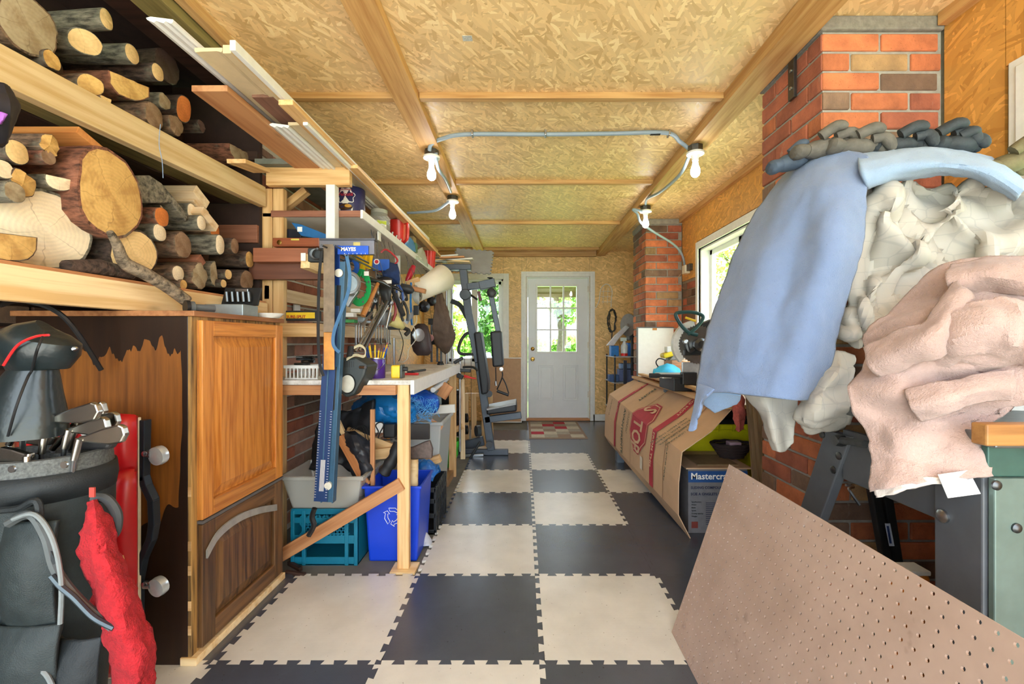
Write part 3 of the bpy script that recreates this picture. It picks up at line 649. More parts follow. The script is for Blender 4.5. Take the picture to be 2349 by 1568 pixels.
# slab, plank, offcuts, branches in the pile
def offcut(label, u, v, X, L, wd, th, mat, roll=0, yaw=0):
    c = PX(u, v, X); d = Vector((-math.cos(yaw), -math.sin(yaw), 0))
    return tag(board('lumber_offcut', c, c + d * L, wd, th, mat, None, (0, math.sin(roll), math.cos(roll))), label, 'offcut', 'lumber offcuts in the rack')
offcut('orange cedar plank end sticking out under the upper rail', 225, 335, -1.5, .4, .15, .025, wood((222, 150, 84), (196, 120, 60), 0), .35)
offcut('pale two-by-four offcut, topmost of three', 463, 452, -1.52, .4, .1, .045, PINE_W, .55)
offcut('middle pale two-by-four offcut of three', 462, 474, -1.54, .4, .1, .035, PINE_W, .55)
bo = offcut('barcoded two-by-four offcut, lowest of three', 482, 503, -1.5, .42, .12, .04, PINE_W, .55)
offcut('reddish painted board end lying across the lower logs', 462, 598, -1.49, .42, .045, .04, BROWNB, .8)
sb = tag(MB().prism([PX(*q, -1.52) for q in ((318, 402), (345, 402), (372, 420), (432, 492), (428, 508), (395, 465), (318, 466))], (-.38, 0, 0)).build('split_slab', BK['g'], None, .006), 'weathered grey split slab slanting above the small pale ends', 'firewood')
pts = [PX(252, 532, -1.40), PX(268, 560, -1.41), PX(286, 602, -1.42), PX(330, 626, -1.40), PX(380, 655, -1.38), PX(428, 690, -1.36)]
tag(MB().tube(spline(pts, 6), [.010 + .013 * min(1, i / 14) for i in range(31)], 10).build('driftwood_branch', barkmat((128, 112, 92)), None, 0, True), 'crooked weathered branch leaning over the lower rail onto the cabinet', 'branch')
tag(MB().tube([PX(150, 610, -1.48), PX(225, 612, -1.485), PX(300, 628, -1.49)], [.02, .028, .022], 10).build('bark_pole', BK['d'], None, 0, True), 'dark bark pole lying along the lower rail under the giant stump', 'branch')
tag(MB().tube(spline([PX(368, 285, -1.455), PX(365, 330, -1.45), PX(372, 370, -1.45), PX(374, 408, -1.45)], 5), .0013, 5).build('blue_string', M((140, 160, 190), .8), None, 0, True), 'thin blue string dangling over the upper rail', 'string')

# ================================================================== OAK CABINET
def stained():
    n = N('black_stained_veneer'); v = n.obj(); sx = n.n('ShaderNodeSeparateXYZ'); n.l(v, sx.inputs[0])
    g = n.noise(n.map(v, (40, 40, 2)), 1, 5, .6); col = n.ramp(g, [(.3, rgb(92, 50, 14)), (.7, rgb(146, 88, 30))])
    dr = n.noise(n.map(v, (26, 26, 2.2)), 1, 2, .5); dr2 = n.noise(n.map(v, (7, 7, 1.5), (0, 0, 0), (3, 1, 4)), 1, 2)
    # brushed black paint: from the top edge, the front edge and the lower half, each with its own ragged boundary
    top = n.math('GREATER_THAN', n.math('ADD', sx.outputs[2], n.math('MULTIPLY', n.math('ADD', dr, dr2), .26)), 1.40)
    low = n.math('LESS_THAN', n.math('ADD', sx.outputs[2], n.math('MULTIPLY', dr2, .5)), .86)
    frt = n.math('GREATER_THAN', n.math('ADD', sx.outputs[0], n.math('MULTIPLY', dr2, .08)), -1.225)
    mk = n.math('MAXIMUM', n.math('MAXIMUM', top, low), frt)
    col = n.mix(n.math('MULTIPLY', mk, .93), col, rgb(22, 16, 14))
    return n.out(col, n.math('SUBTRACT', .5, n.math('MULTIPLY', mk, .1)))
OAK = wood((206, 136, 62), (166, 96, 34), 2, 1.7, .32, .0, 'oak')
OAKY = wood((208, 138, 64), (168, 98, 36), 1, 1.7, .32, .0, 'oak')
DOAK = wood((112, 78, 44), (56, 38, 24), 2, 1.3, .45, .0, 'dark_oak')
DOAKY = wood((128, 90, 52), (76, 52, 30), 1, 1.2, .45, .0, 'dark_oak')
cb = T('oak_cabinet', 'tall oak-fronted cabinet with black-brushed side standing under the rack', 'cabinet', (-1.53, 1.89, 0))
bx('body', (-1.87, 1.606, .0), (-1.235, 2.19, 1.285), stained(), cb, .002)
bx('top_board', (-1.88, 1.596, 1.285), (-1.205, 2.2, 1.305), wood((176, 120, 76), (140, 88, 52), 1), cb, .002)
bx('face_frame', (-1.235, 1.606, .03), (-1.222, 2.19, 1.285), wood((196, 150, 84), (60, 42, 26), 2, 1.2), cb, .001)
bx('plinth', (-1.26, 1.6, 0), (-1.2, 2.2, .03), PINE_L, cb, .002)
for k, z in enumerate((.11, .2, .33, .42, .62)): bx('edge_patch', (-1.234, 1.6045, z), (-1.2225, 1.607, z + .035), PINE, cb)
y0, y1 = 1.632, 2.178
def door(z0, z1, mat, maty, panel, fr, arch=False):
    xb, xf = -1.222, -1.2
    mm = MB().box((xb, y0, z0), (xb + .006, y1, z1)); d = mm.build('door', mat, cb, .001)
    for ya in (y0, y1 - fr): bx('stile', (xb + .006, ya, z0), (xf, ya + fr, z1), mat, d, .003)
    for za in (z0, z1 - fr): bx('rail', (xb + .006, y0 + fr, za), (xf, y1 - fr, za + fr), maty, d, .003)
    a, b, c, e = y0 + fr, y1 - fr, z0 + fr, z1 - fr; i = .045
    m = MB(); x1, x2 = xb + .0065, xf - .002
    q = [(x1, a, c), (x1, b, c), (x1, b, e), (x1, a, e), (x1, a + .008, c + .008), (x1, b - .008, c + .008), (x1, b - .008, e - .008), (x1, a + .008, e - .008),
         (x2, a + i, c + i), (x2, b - i, c + i), (x2, b - i, e - i), (x2, a + i, e - i)]
    f = []
    for s in (0, 4):
        for k in range(4): f.append((s + k, s + (k + 1) % 4, s + 4 + (k + 1) % 4, s + 4 + k))
    f.append((8, 9, 10, 11)); m.add(q, f).build('raised_panel', panel, d)
    return d
door(.522, 1.272, OAK, OAKY, OAK, .06)
dl = door(.045, .505, DOAK, DOAKY, DOAK, .07)
ap_ = [PX(u, v, -1.198) for u, v in ((472, 1262), (500, 1215), (545, 1180), (590, 1163), (632, 1156))]
ap2 = [p - Vector((0, 0, .03)) for p in ap_]
m = MB(); n_ = len(ap_); a1 = spline(ap_, 5); a2 = spline(ap2, 5)
for i in range(len(a1) - 1): m.prism([a1[i], a1[i + 1], a2[i + 1], a2[i]], (.008, 0, 0))
m.build('arch_moulding', M((150, 146, 138), .4, var=.15), dl)
bx('door_edge', (-1.221, y0, .508), (-1.198, y1, .519), M((96, 92, 90), .5), cb)
# ---- things on the cabinet top (1.305 m)
tn_ = T('metal_tin', 'grey tin socket box with its lid open on the oak cabinet', 'tool box', (-1.3, 1.95, 1.305))
c = P(530, 700, 1.95); x, y, z = c.x, 1.95, 1.305
bx('body', (x - .085, y - .05, z), (x + .085, y + .06, z + .05), M((150, 160, 164), .4, .4, var=.1), tn_, .003)
me = bpy.data.meshes.new('lid'); mb = MB().box((-.085, -.045, -.004), (.085, .045, .004)); me.from_pydata(mb.v, [], mb.f); me.materials.append(BLACK)
link('lid', me, tn_, .002, mw=axes((x, y + .075, z + .095), (1, 0, 0), (0, .35, 1)))
for k in range(5): MB().cyl((x - .05 + k * .025, y + .052, z + .07), (x - .053 + k * .025, y + .05, z + .115), .009, 8).build('socket', DSTEEL, tn_)
bx('lid_catch', (x - .03, y + .072, z + .118), (x + .03, y + .08, z + .132), STEEL, tn_, .002)
fl = T('flashlight', 'stubby grey torch lying where the branch meets the cabinet', 'torch', P(455, 695, 1.75))
a, b = P(428, 692, 1.72), P(492, 704, 1.80); a.z = b.z = 1.328
MB().tube([a, a.lerp(b, .25), a.lerp(b, .3), b], [.024, .024, .014, .014], 14).build('body', M((92, 96, 98), .5), fl, 0, True)
MB().tube([a - (b - a) * .05, a + (b - a) * .08], .027, 14).build('head', BLACK, fl, 0, True)
tag(MB().lathe([(.055, 0), (.07, .012), (.078, .022), (.072, .022), (.06, .012), (0, .010)], (P(618, 715, 2.12).x, 2.1, 1.305), (0, 0, 1), 24, 0, 1, .7).build('soap_dish', WHITEP, None, 0, True), 'small shallow white dish at the far cabinet corner', 'dish')

# ================================================================== GOLF BAG, CREEPER
NYL = M((34, 42, 42), .6, var=.2, scale=40, bump=.3, bscale=400); NYL2 = M((24, 29, 31), .65, var=.2, bump=.25, bscale=300); MESHG = M((84, 86, 84), .7, var=.5, scale=160)
gb = T('golf_bag', 'black nylon golf bag full of irons standing at the picture edge', 'golf bag', (-1.25, 1.12, 0))
def ell(c, rx, ry, n=28, ph=0): return [Vector((c[0] + rx * math.cos(2 * math.pi * k / n), c[1] + ry * math.sin(2 * math.pi * k / n), c[2])) for k in range(n)]
def loft(loops, name, mat, parent, smooth=True, cap=True, th=0):
    n = len(loops[0]); m = MB(); m.add([p for l in loops for p in l], [(i * n + k, i * n + (k + 1) % n, (i + 1) * n + (k + 1) % n, (i + 1) * n + k) for i in range(len(loops) - 1) for k in range(n)])
    if cap: m.f += [tuple(reversed(range(n))), tuple(range((len(loops) - 1) * n, len(loops) * n))]; m.mi += [0, 0]
    o = m.build(name, mat, parent, 0, smooth)
    if th: o.modifiers.new('thickness', 'SOLIDIFY').thickness = th
    return o
loft([ell((-1.31 + .06 * t, 1.16 - .02 * t, .0 + .8 * t), .14 + .012 * math.sin(3 * t), .13) for t in [i / 8 for i in range(9)]], 'body', NYL, gb)
loft([ell((-1.25, 1.14, .80), .142, .132), ell((-1.248, 1.138, .835), .147, .137), ell((-1.248, 1.138, .868), .144, .133)], 'collar', NYL2, gb, th=.008, cap=False)
loft([ell((-1.248, 1.138, .86), .139, .128), ell((-1.248, 1.138, .905), .135, .124), ell((-1.248, 1.138, .905), .115, .104), ell((-1.248, 1.138, .87), .113, .1)], 'mesh_rim', MESHG, gb, cap=False)
MB().box((-1.375, 1.13, .86), (-1.165, 1.145, .9)).box((-1.277, 1.035, .86), (-1.263, 1.24, .9)).build('divider', MESHG, gb, .004)
def pocket(nm, u0, u1, v0, v1, Y, d, mat, bul=.03):
    net = []
    for j in range(5):
        row = []
        for i in range(5):
            s, t = i / 4, j / 4; e = (math.sin(math.pi * min(.98, max(.02, s))) * math.sin(math.pi * min(.98, max(.02, t)))) ** .4
            row.append(P(u0 + (u1 - u0) * s, v0 + (v1 - v0) * t, Y) + Vector((0, -bul * e, 0)))
        net.append(row)
    return cloth(nm, net, mat, gb, 6, .012, .003, 14, d)
pocket('side_pocket', 20, 140, 1190, 1440, 1.03, 1, NYL, .045)
pocket('ball_pocket', -30, 148, 1425, 1640, 1.02, 2, NYL, .05)
pocket('low_pocket', 138, 240, 1455, 1660, 1.05, 3, NYL2, .05)
def strip(nm, pts, r, mat, par, n=6): return MB().tube(spline(pts, n), r, 7).build(nm, mat, par, 0, True)
strip('zip', [P(*q, .985) for q in ((30, 1190), (80, 1180), (120, 1235), (140, 1330), (138, 1430))], .005, M((120, 126, 126), .5), gb)
strip('zip', [P(*q, .99) for q in ((0, 1520), (60, 1522), (105, 1545), (130, 1600))], .005, M((120, 126, 126), .5), gb)
strip('grab_handle', [P(*q, 1.06) for q in ((215, 1140), (245, 1145), (268, 1180), (262, 1225), (232, 1232))], .011, M((60, 64, 66), .6), gb)
strip('strap', [P(*q, 1.0) for q in ((20, 1200), (70, 1180), (105, 1230), (130, 1310), (190, 1385), (262, 1440))], .010, M((90, 94, 94), .5, .3), gb)
strip('webbing', [P(*q, 1.0) for q in ((0, 1170), (45, 1165), (85, 1150), (95, 1215), (130, 1290))], .008, NYL2, gb)
for q in ((150, 1065), (30, 1075)): MB().lathe([(.008, 0), (.008, .004), (.004, .004)], P(*q, .99), (0, -1, 0), 12).build('eyelet', STEEL, gb)
bx('brand_patch', P(204, 1140, 1.03), P(216, 1118, 1.03) + Vector((0, .004, 0)), M((170, 60, 50), .6), gb)
IRON = M((172, 168, 160), .25, 1, var=.1)
def iron(label, hosel, heel, toe, Y, grip=.55):
    t = T('golf_iron', label, 'golf club', (-1.2, Y, .4), 'irons in the golf bag')
    h = P(*hosel, Y); k = P(*heel, Y); e = P(*toe, Y)
    MB().tube([h, Vector((-1.27, 1.16, .36))], .0052, 10).build('shaft', STEEL, t, 0, True)
    MB().tube([h, k.lerp(h, .45), k], [.0075, .0078, .0078], 10).build('hosel', IRON, t, 0, True)
    d = (e - k); L = d.length; d.normalize(); up = Vector((-d.z, 0, d.x))
    if up.z < 0: up = -up
    pr = [(-.004, -.008), (.12 * L, -.012), (.6 * L, -.026), (.9 * L, -.026), (1.02 * L, -.008), (1.0 * L, .012), (.9 * L, .02), (.5 * L, .015), (.1 * L, .006), (-.004, .006)]
    lp = [k + d * a + up * b for a, b in pr]
    MB().prism(lp, (0, .016, 0)).build('club_head', IRON, t, .004)
iron('iron with the biggest uppermost head beside the headcover', (95, 1040), (108, 962), (222, 938), 1.09)
iron('iron whose head peeks out behind the uppermost one', (120, 1030), (196, 945), (236, 936), 1.17)
iron('iron head second from the top, pointing at the cabinet', (155, 1030), (180, 972), (266, 960), 1.15)
iron('iron with shaded grey head in the middle of the fan', (147, 1028), (158, 985), (242, 972), 1.11)
iron('lowest iron of the fan with rounded toe', (170, 1054), (182, 1006), (283, 990), 1.08)
iron('iron lying low behind the headcover', (20, 1020), (28, 1005), (120, 998), 1.16)
iron('iron head nearest the picture edge in the bag mouth', (62, 1068), (62, 1046), (-10, 1044), 1.04)
hc = T('club_headcover', 'shiny black leather headcover pulled over a driver in the golf bag', 'headcover', P(65, 990, 1.1))
LEA = M((30, 38, 40), .32, var=.2, scale=18, bump=.35, bscale=45)
ax = [((55, 1000), .088), ((58, 960), .085), ((62, 900), .07), ((70, 865), .058), ((76, 848), .05), ((80, 828), .066), ((84, 800), .082), ((92, 775), .078), ((100, 760), .055), ((108, 752), .02)]
lps = []
for (q, r) in ax:
    c = P(*q, 1.1); n = 30; lps.append([Vector((c.x + (r * (1.12 if q[1] < 830 else 1)) * math.cos(2 * math.pi * k / n) * (1 + .05 * math.sin(k * 5) * (q[1] > 830)), 1.1 + r * .8 * math.sin(2 * math.pi * k / n), c.z + .02 * math.cos(2 * math.pi * k / n) * (q[1] < 840) * -1)) for k in range(n)])
loft(lps, 'cover', LEA, hc)
strip('piping', [P(u, v, 1.012 + d) for u, v, d in ((18, 1000, .02), (38, 930, .01), (62, 868, .035), (74, 846, .045), (86, 800, .0), (104, 760, .03))], .0028, BLACK, hc)
strip('red_trim', [P(u, v, 1.03) for u, v in ((8, 838), (40, 792), (80, 772), (112, 768))], .003, RED, hc)
MB().lathe([(.0, 0), (.007, .004), (.004, .012), (0, .014)], P(166, 800, 1.1), (1, 0, .2), 10).build('stud', STEEL, hc)
MB().cyl(P(52, 1000, 1.1), P(50, 1120, 1.12), .006, 10).build('shaft', STEEL, hc)
pc = T('putter_cover', 'flat black and white putter headcover between the irons', 'headcover', P(195, 1012, 1.14), None)
m = MB().prism([P(*q, 1.16) for q in ((135, 990), (150, 976), (235, 1008), (254, 1012), (246, 1032), (150, 1034))], (0, .03, 0)); m.build('cover', M((46, 44, 44), .4), pc, .008)
MB().prism([P(*q, 1.157) for q in ((150, 982), (235, 1010), (252, 1013), (200, 1014), (160, 1004))], (0, .002, 0)).build('white_top', M((206, 206, 202), .5, var=.4, scale=60), pc)
MB().prism([P(*q, 1.155) for q in ((168, 1000), (180, 992), (192, 1006), (182, 1009))], (0, .002, 0)).build('red_mark', RED, pc)
# red towel hung on the bag
RT = M((168, 26, 34), .95, var=.22, scale=60, bump=.9, bscale=220)
net = [[P(208, 1150, 1.06), P(215, 1146, 1.04), P(222, 1152, 1.06)], [P(202, 1210, 1.03), P(222, 1205, 1.0), P(246, 1215, 1.04)],
       [P(200, 1270, 1.04), P(232, 1262, .995), P(262, 1262, 1.04)], [P(222, 1350, 1.04), P(255, 1340, .99), P(285, 1330, 1.04)], [P(232, 1430, 1.04), P(275, 1420, .985), P(316, 1405, 1.04)],
       [P(255, 1500, 1.04), P(300, 1490, .99), P(345, 1490, 1.04)], [P(280, 1590, 1.05), P(318, 1600, 1.0), P(346, 1570, 1.05)]]
tag(cloth('golf_towel', net, RT, None, 8, .012, .012, 16, 4, .0015), 'red terry towel hanging down from the golf bag', 'towel')
strip_ = tag(strip('bag_tether', [P(*q, .985) for q in ((118, 1320), (140, 1345), (170, 1370), (215, 1415), (262, 1440))], .0065, M((70, 78, 82), .35, .6), None), 'grey beaded tether clipped between golf bag and red towel', 'strap')
# mechanic's creeper leaning on the cabinet side
cr = T('mechanic_creeper', 'red padded mechanic creeper stood upright against the black cabinet side', 'creeper', (-1.36, 1.5, 0))
RV = M((186, 20, 28), .3, var=.1, scale=8)
yy = 1.50
def pad(z0, z1, bul):
    m = MB(); a, b = -1.72, -1.325; n = 8; vs = []; 
    for j in range(n + 1):
        for i in range(n + 1):
            s, t = i / n, j / n; e = (max(0, math.sin(math.pi * s)) * max(0, math.sin(math.pi * t))) ** .25
            vs.append((a + (b - a) * s, yy - bul * e, z0 + (z1 - z0) * t))
    return m.add(vs, [(j * (n + 1) + i, j * (n + 1) + i + 1, (j + 1) * (n + 1) + i + 1, (j + 1) * (n + 1) + i) for j in range(n) for i in range(n)])
for z0, z1 in ((.06, .32), (.32, .755), (.755, .935)):
    o = pad(z0, z1, .035).build('pad', RV, cr, 0, True); o.modifiers.new('thickness', 'SOLIDIFY').thickness = .02
bx('deck', (-1.72, yy, .03), (-1.325, yy + .014, .93), M((210, 196, 170), .7), cr, .003)
rp = [P(u, v, 1.52) for u, v in ((333, 962), (330, 1090), (336, 1112), (352, 1145), (354, 1200), (348, 1235), (328, 1280), (318, 1330), (317, 1420), (316, 1530))]
m = MB()
for i in range(len(rp) - 1): m.bar(rp[i], rp[i + 1] + (rp[i + 1] - rp[i]) * .08, .03, .022, (1, 0, 0))
m.build('side_rail', M((34, 42, 50), .4, .4), cr, .003)
for v in (1040, 1340):
    q = P(356, v, 1.52)
    cs = MB().cyl(q - Vector((.035, 0, 0)), q - Vector((.012, 0, 0)), .014, 12).build('caster', STEEL, cr, 0, True)
    MB().lathe([(.012, -.014), (.032, -.012), (.034, 0), (.032, .012), (.012, .014)], q + Vector((.012, 0, -.006)), (.2, 1, .1), 20).build('wheel', M((196, 204, 208), .25, .5), cs, 0, True)
    MB().lathe([(.009, 0), (.009, .004), (0, .007)], P(332, v, 1.50), (0, -1, 0), 12).build('bolt', STEEL, cr, 0, True)
tag(MB().prism([P(*q, 1.46) for q in ((272, 1275), (282, 1273), (292, 1306), (286, 1310))], (0, .002, 0)).build('price_tag', M((230, 190, 120), .6)), 'small orange and cream paper tag on the red creeper', 'tag')
tag(strip('alignment_stick', [P(232, 848, 1.55), P(150, 730, 1.45), P(60, 690, 1.4), P(0, 700, 1.35)], .008, BLACK, None), 'thin black stick rising from behind the headcover to the rack', 'stick')
gv = T('hanging_glove', 'black and purple sports glove hanging at the picture edge', 'glove', P(10, 260, 1.05))
cloth('glove_body', [[P(-40, 190, 1.06), P(0, 195, 1.03), P(18, 200, 1.06)], [P(-40, 230, 1.04), P(5, 230, 1.0), P(34, 240, 1.05)], [P(-40, 270, 1.04), P(0, 268, 1.0), P(26, 262, 1.05)], [P(-40, 335, 1.05), P(-5, 335, 1.02), P(10, 318, 1.05)]], M((30, 28, 36), .6), gv, 5, .02, .006, 12, 2)
cloth('purple_panel', [[P(-40, 255, 1.0), P(0, 256, .985), P(18, 262, .99)], [P(-40, 285, 1.0), P(-4, 283, .985), P(8, 276, .99)]], M((150, 80, 170), .6), gv, 4, .006, .003, 12, 3)
# ================================================================== TOOL SHELF (white, over the bench)
SH = T('tool_shelf', 'white wall shelf running over the workbench with pine cross beams', 'shelf', (-1.2, 3.5, 0))
bx('shelf_board', (-1.495, 2.5, 1.907), (-.93, 4.62, 1.93), WHITEP, SH, .002)
bx('end_strip', (-1.44, 2.488, 1.905), (-.93, 2.5, 1.94), BROWNB, SH, .001)
bx('front_lip', (-.93, 2.49, 1.895), (-.915, 4.62, 1.945), WHITE, SH, .002)
board('cross_beam', (-1.44, 2.46, 2.118), (-.972, 2.46, 2.118), .04, .1, PINE, SH)
board('cross_beam', (-1.49, 4.5, 2.118), (-.94, 4.5, 2.118), .04, .1, PINE, SH)
bx('upright', (-1.10, 2.43, 1.76), (-1.05, 2.485, 2.068), WHITE, SH, .002)
bx('upright', (-1.06, 3.6, 1.5), (-1.02, 3.63, 1.905), WHITE, SH, .002)
bx('bracket', (-.93, 2.78, 1.84), (-.922, 2.83, 1.9), WHITE, SH, .002)
for u_, v_, Y_ in ((738, 562, 2.03), (766, 562, 2.03), (792, 584, 2.03), (728, 570, 2.03)):
    q_ = P(u_, v_, Y_); MB().cyl((q_.x, 2.485, q_.z), (q_.x, Y_, q_.z), .005, 8).build('peg', DSTEEL, SH, 0, True)
board('knee_brace', (-1.49, 2.62, 1.95), (-1.3, 2.62, 2.1), .04, .05, PINE, SH, (0, 1, 0))
board('wall_batten', (-1.47, 2.5, 1.475), (-1.47, 4.75, 1.475), .03, .08, PINE_W, SH)
# lower rail shelf where spanners hang
RS = T('rail_shelf', 'pine-fronted ledge with hanging spanners along the brick wall', 'shelf', (-1.35, 3.5, 1.2))
board('front_rail', (-1.19, 2.5, 1.258), (-1.19, 4.55, 1.258), .035, .075, PINE_W, RS)
board('end_rail', (-1.495, 2.49, 1.258), (-1.175, 2.49, 1.258), .035, .078, PINE, RS)
bx('ledge', (-1.495, 2.51, 1.262), (-1.21, 4.55, 1.275), CEDAR, RS)
bx('angle_iron', (-1.5, 2.47, 1.03), (-1.46, 2.484, 1.2), GREYM, RS)
# ---- stored lumber and mouldings on the cross beams (2.168 m)
def long(label, u, v, X, Y1, wd, th, mat, z1=2.19, name='stored_board', prof=None):
    a = PX(u, v, X); a.z = max(a.z, 2.17 + th / 2 - .03); b = Vector((X + .02, Y1, z1 + th / 2 - .02))
    if prof is None: return tag(board(name, a, b, wd, th, mat, None), label, 'board', 'boards stored overhead')
    L = (b - a).length; m = MB().prism([(0, y, z) for y, z in prof], (L, 0, 0)); me = bpy.data.meshes.new(name); me.from_pydata(m.v, [], m.f); me.materials.append(mat)
    return tag(link(name, me, None, mw=frame(a, b)), label, 'moulding', 'boards stored overhead')
crown = [(-.045, -.012), (-.038, -.018), (-.02, -.01), (-.012, -.016), (.012, -.008), (.02, -.014), (.042, -.004), (.045, .002), (.03, .006), (-.045, -.004)]
casing_p = [(-.05, -.006), (-.046, -.012), (-.03, -.008), (.03, -.010), (.046, -.012), (.05, -.006), (.05, .004), (-.05, .004)]
CREAM = M((216, 196, 156), .5, var=.06); STAIN = wood((134, 96, 78), (106, 74, 60), 0)
long('wide knotty cedar board, lowest of the overhead lumber', 480, 202, -1.215, 4.45, .14, .024, wood((206, 150, 104), (176, 116, 74), 0, .7), 2.185)
long('white crown moulding whose end reaches nearest the camera', 366, 42, -1.2, 3.6, .09, .02, WHITE, 2.29, 'crown_moulding', crown)
long('cream casing moulding beside the nearest white crown', 478, 112, -1.115, 4.2, .1, .02, CREAM, 2.245, 'casing_moulding', casing_p)
long('narrow cream moulding between cream casing and white strip', 520, 112, -1.045, 4.4, .03, .03, CREAM, 2.25)
long('narrow white strip on the ceiling side of the lumber', 533, 103, -.985, 4.45, .02, .035, WHITE, 2.235)
long('thin honey pine lath above the wide cedar board', 575, 212, -1.165, 4.4, .03, .024, PINE, 2.20)
long('dark stained moulding end under the cream casing', 602, 218, -1.085, 4.45, .09, .018, STAIN, 2.21)
long('pale pine board along the ceiling side of the stack', 655, 234, -.965, 4.7, .06, .022, PINE, 2.18)
long('shorter white crown moulding nearest the cross beam', 640, 285, -1.1, 4.45, .08, .02, WHITE, 2.178, 'crown_moulding', crown)
long('shorter cream casing moulding beside the short white crown', 686, 282, -1.015, 4.45, .095, .02, CREAM, 2.178, 'casing_moulding', casing_p)
long('thin white batten on the aisle edge of the lumber', 700, 285, -.955, 4.65, .022, .018, WHITE, 2.16)
long('long pine strip reaching toward the gym machine', 810, 400, -.93, 5.3, .05, .02, PINE, 2.12)
tag(board('painted_block', (-1.12, 2.44, 2.195), (-1.0, 2.44, 2.195), .06, .05, M((118, 66, 52), .7, var=.3, scale=30), None), 'chipped dark red painted block on the cross beam', 'block')
tag(board('grey_plank', (-1.38, 2.40, 2.185), (-1.36, 4.4, 2.185), .2, .03, M((120, 122, 112), .8, var=.2, scale=12)), 'weathered grey painted plank at the wall side of the cross beam', 'plank')
tag(board('plank_offcut', PX(600, 392, -1.36), PX(560, 376, -1.36) + Vector((0, -.06, -.01)), .09, .02, PINE), 'short pine offcut laid on the cross beam by the logs', 'offcut')

# ---- things on the white shelf (top 1.93)
zs = 1.93
def can(label, u, Y, r, h, name, mat, cat, z=zs, X=None, lid=None):
    x = (u - CX) * Y / F if X is None else X
    t = T(name, label, cat, (x, Y, z))
    MB().lathe([(r * .97, 0), (r, .004), (r, h - .004), (r * .97, h), (r * .9, h), (r * .9, h - .01), (0, h - .01)], (x, Y, z), (0, 0, 1), 28).build('body', mat, t, 0, True)
    return t, Vector((x, Y, z))
cc_, p = can('navy coffee tin with cup picture and white splash on the shelf', 806, 2.74, .083, .215, 'coffee_tin', M((44, 46, 88), .35, var=.1), 'tin')
def decal(poly, c, r, z0, off, mat, par, name):
    """flat print wrapped on a cylinder; poly = (arc metres, height)"""
    m = MB(); vs = []
    for a, h in poly:
        an = -math.pi / 2 + a / r; vs.append((c.x + (r + off) * math.cos(an), c.y + (r + off) * math.sin(an), z0 + h))
    ctr = sum((Vector(v) for v in vs), Vector()) / len(vs); d = Vector((ctr.x - c.x, ctr.y - c.y, 0)).normalized() * (r + off); vs.append((c.x + d.x, c.y + d.y, ctr.z))
    n = len(poly); m.add(vs, [(i, (i + 1) % n, n) for i in range(n)]); return m.build(name, mat, par, fix=False)
def circ(cx, cz, rx, rz, n=24, wob=0): return [(cx + rx * (1 + wob * math.sin(7 * a)) * math.cos(a), cz + rz * (1 + wob * math.sin(7 * a)) * math.sin(a)) for a in [2 * math.pi * k / n for k in range(n)]]
WP = M((236, 232, 224), .5, var=.03)
decal(circ(-.005, .15, .055, .05, 32, .12), p, .083, zs, .0008, WP, cc_, 'splash_print')
decal([(-.05, .085), (.04, .085), (.035, .04), (.015, .018), (-.025, .018), (-.045, .04)], p, .083, zs, .0014, WP, cc_, 'cup_print')
decal(circ(-.005, .085, .044, .02), p, .083, zs, .0018, M((70, 44, 26), .4), cc_, 'coffee_print')
decal(circ(.012, .09, .02, .01), p, .083, zs, .0022, M((206, 150, 50), .4), cc_, 'glint_print')
RDT = M((176, 36, 60), .5)
text('Velouté', .03, XZ((p.x - .05, p.y - .0868, zs + .15)), RDT, cc_, bold=.0006)
text('Notre mélange', .014, XZ((p.x - .05, p.y - .0868, zs + .185)), RDT, cc_)
strip2 = lambda nm, pts, r, mat, par=None, n=6: MB().tube(spline(pts, n), r, 6).build(nm, mat, par, 0, True)
tag(strip2('garden_wire', [p + Vector((.03 * math.cos(a * 1.9) + .02 * math.sin(a * .7), .03 * math.sin(a * 2.1), .225 + .022 * math.sin(a * 1.3) + (.03 if a > 10 else 0))) for a in range(16)], .0022, M((90, 190, 70), .5), None, 5), 'tangle of bright green wire on the coffee tin', 'wire')
jr = T('plastic_jar', 'clear plastic jar of odds and ends with white label on the shelf', 'jar', (-1.03, 3.12, zs))
jc = Vector((-1.03, 3.12, zs)); CLP = clearplastic((220, 222, 214), .3)
MB().lathe([(.07, 0), (.076, .01), (.076, .14), (.06, .165), (.055, .18), (.05, .18)], jc, (0, 0, 1), 24).build('body', CLP, jr, 0, True)
MB().lathe([(.058, .175), (.058, .2), (0, .2)], jc, (0, 0, 1), 24).build('lid', M((190, 186, 170), .5), jr, 0, True)
decal([(-.02, .03), (.075, .03), (.075, .115), (-.02, .115)], jc, .0765, zs, .0012, WP, jr, 'paper_label')
decal([(.012, .085), (.075, .085), (.075, .112), (.012, .112)], jc, .0765, zs, .002, M((190, 204, 60), .5), jr, 'green_band')
text('8 x 2"', .018, XZ((jc.x + .012, jc.y - .078, zs + .055)), BLACK, jr)
for k in range(6): MB().cyl(jc + Vector((random.uniform(-.04, .04), random.uniform(-.04, .04), .004)), jc + Vector((random.uniform(-.04, .04), random.uniform(-.04, .04), .12)), .007, 7).build('contents', M((196, 110, 60), .6), jr)
tag(MB().lathe([(.07, 0), (.085, .03), (.09, .05), (.084, .05), (.065, .006), (0, .004)], (-1.03, 2.98, zs), (0, 0, 1), 24).build('margarine_tub', clearplastic((226, 222, 206), .6), None, 0, True), 'cloudy plastic tub in front of the jar on the shelf edge', 'tub')
pt = T('red_pitcher', 'red plastic pitcher with side handle on the shelf', 'pitcher', (-1.0, 3.5, zs)); pc_ = Vector((-1.0, 3.5, zs))
REDT = M((214, 52, 44), .3, var=.05)
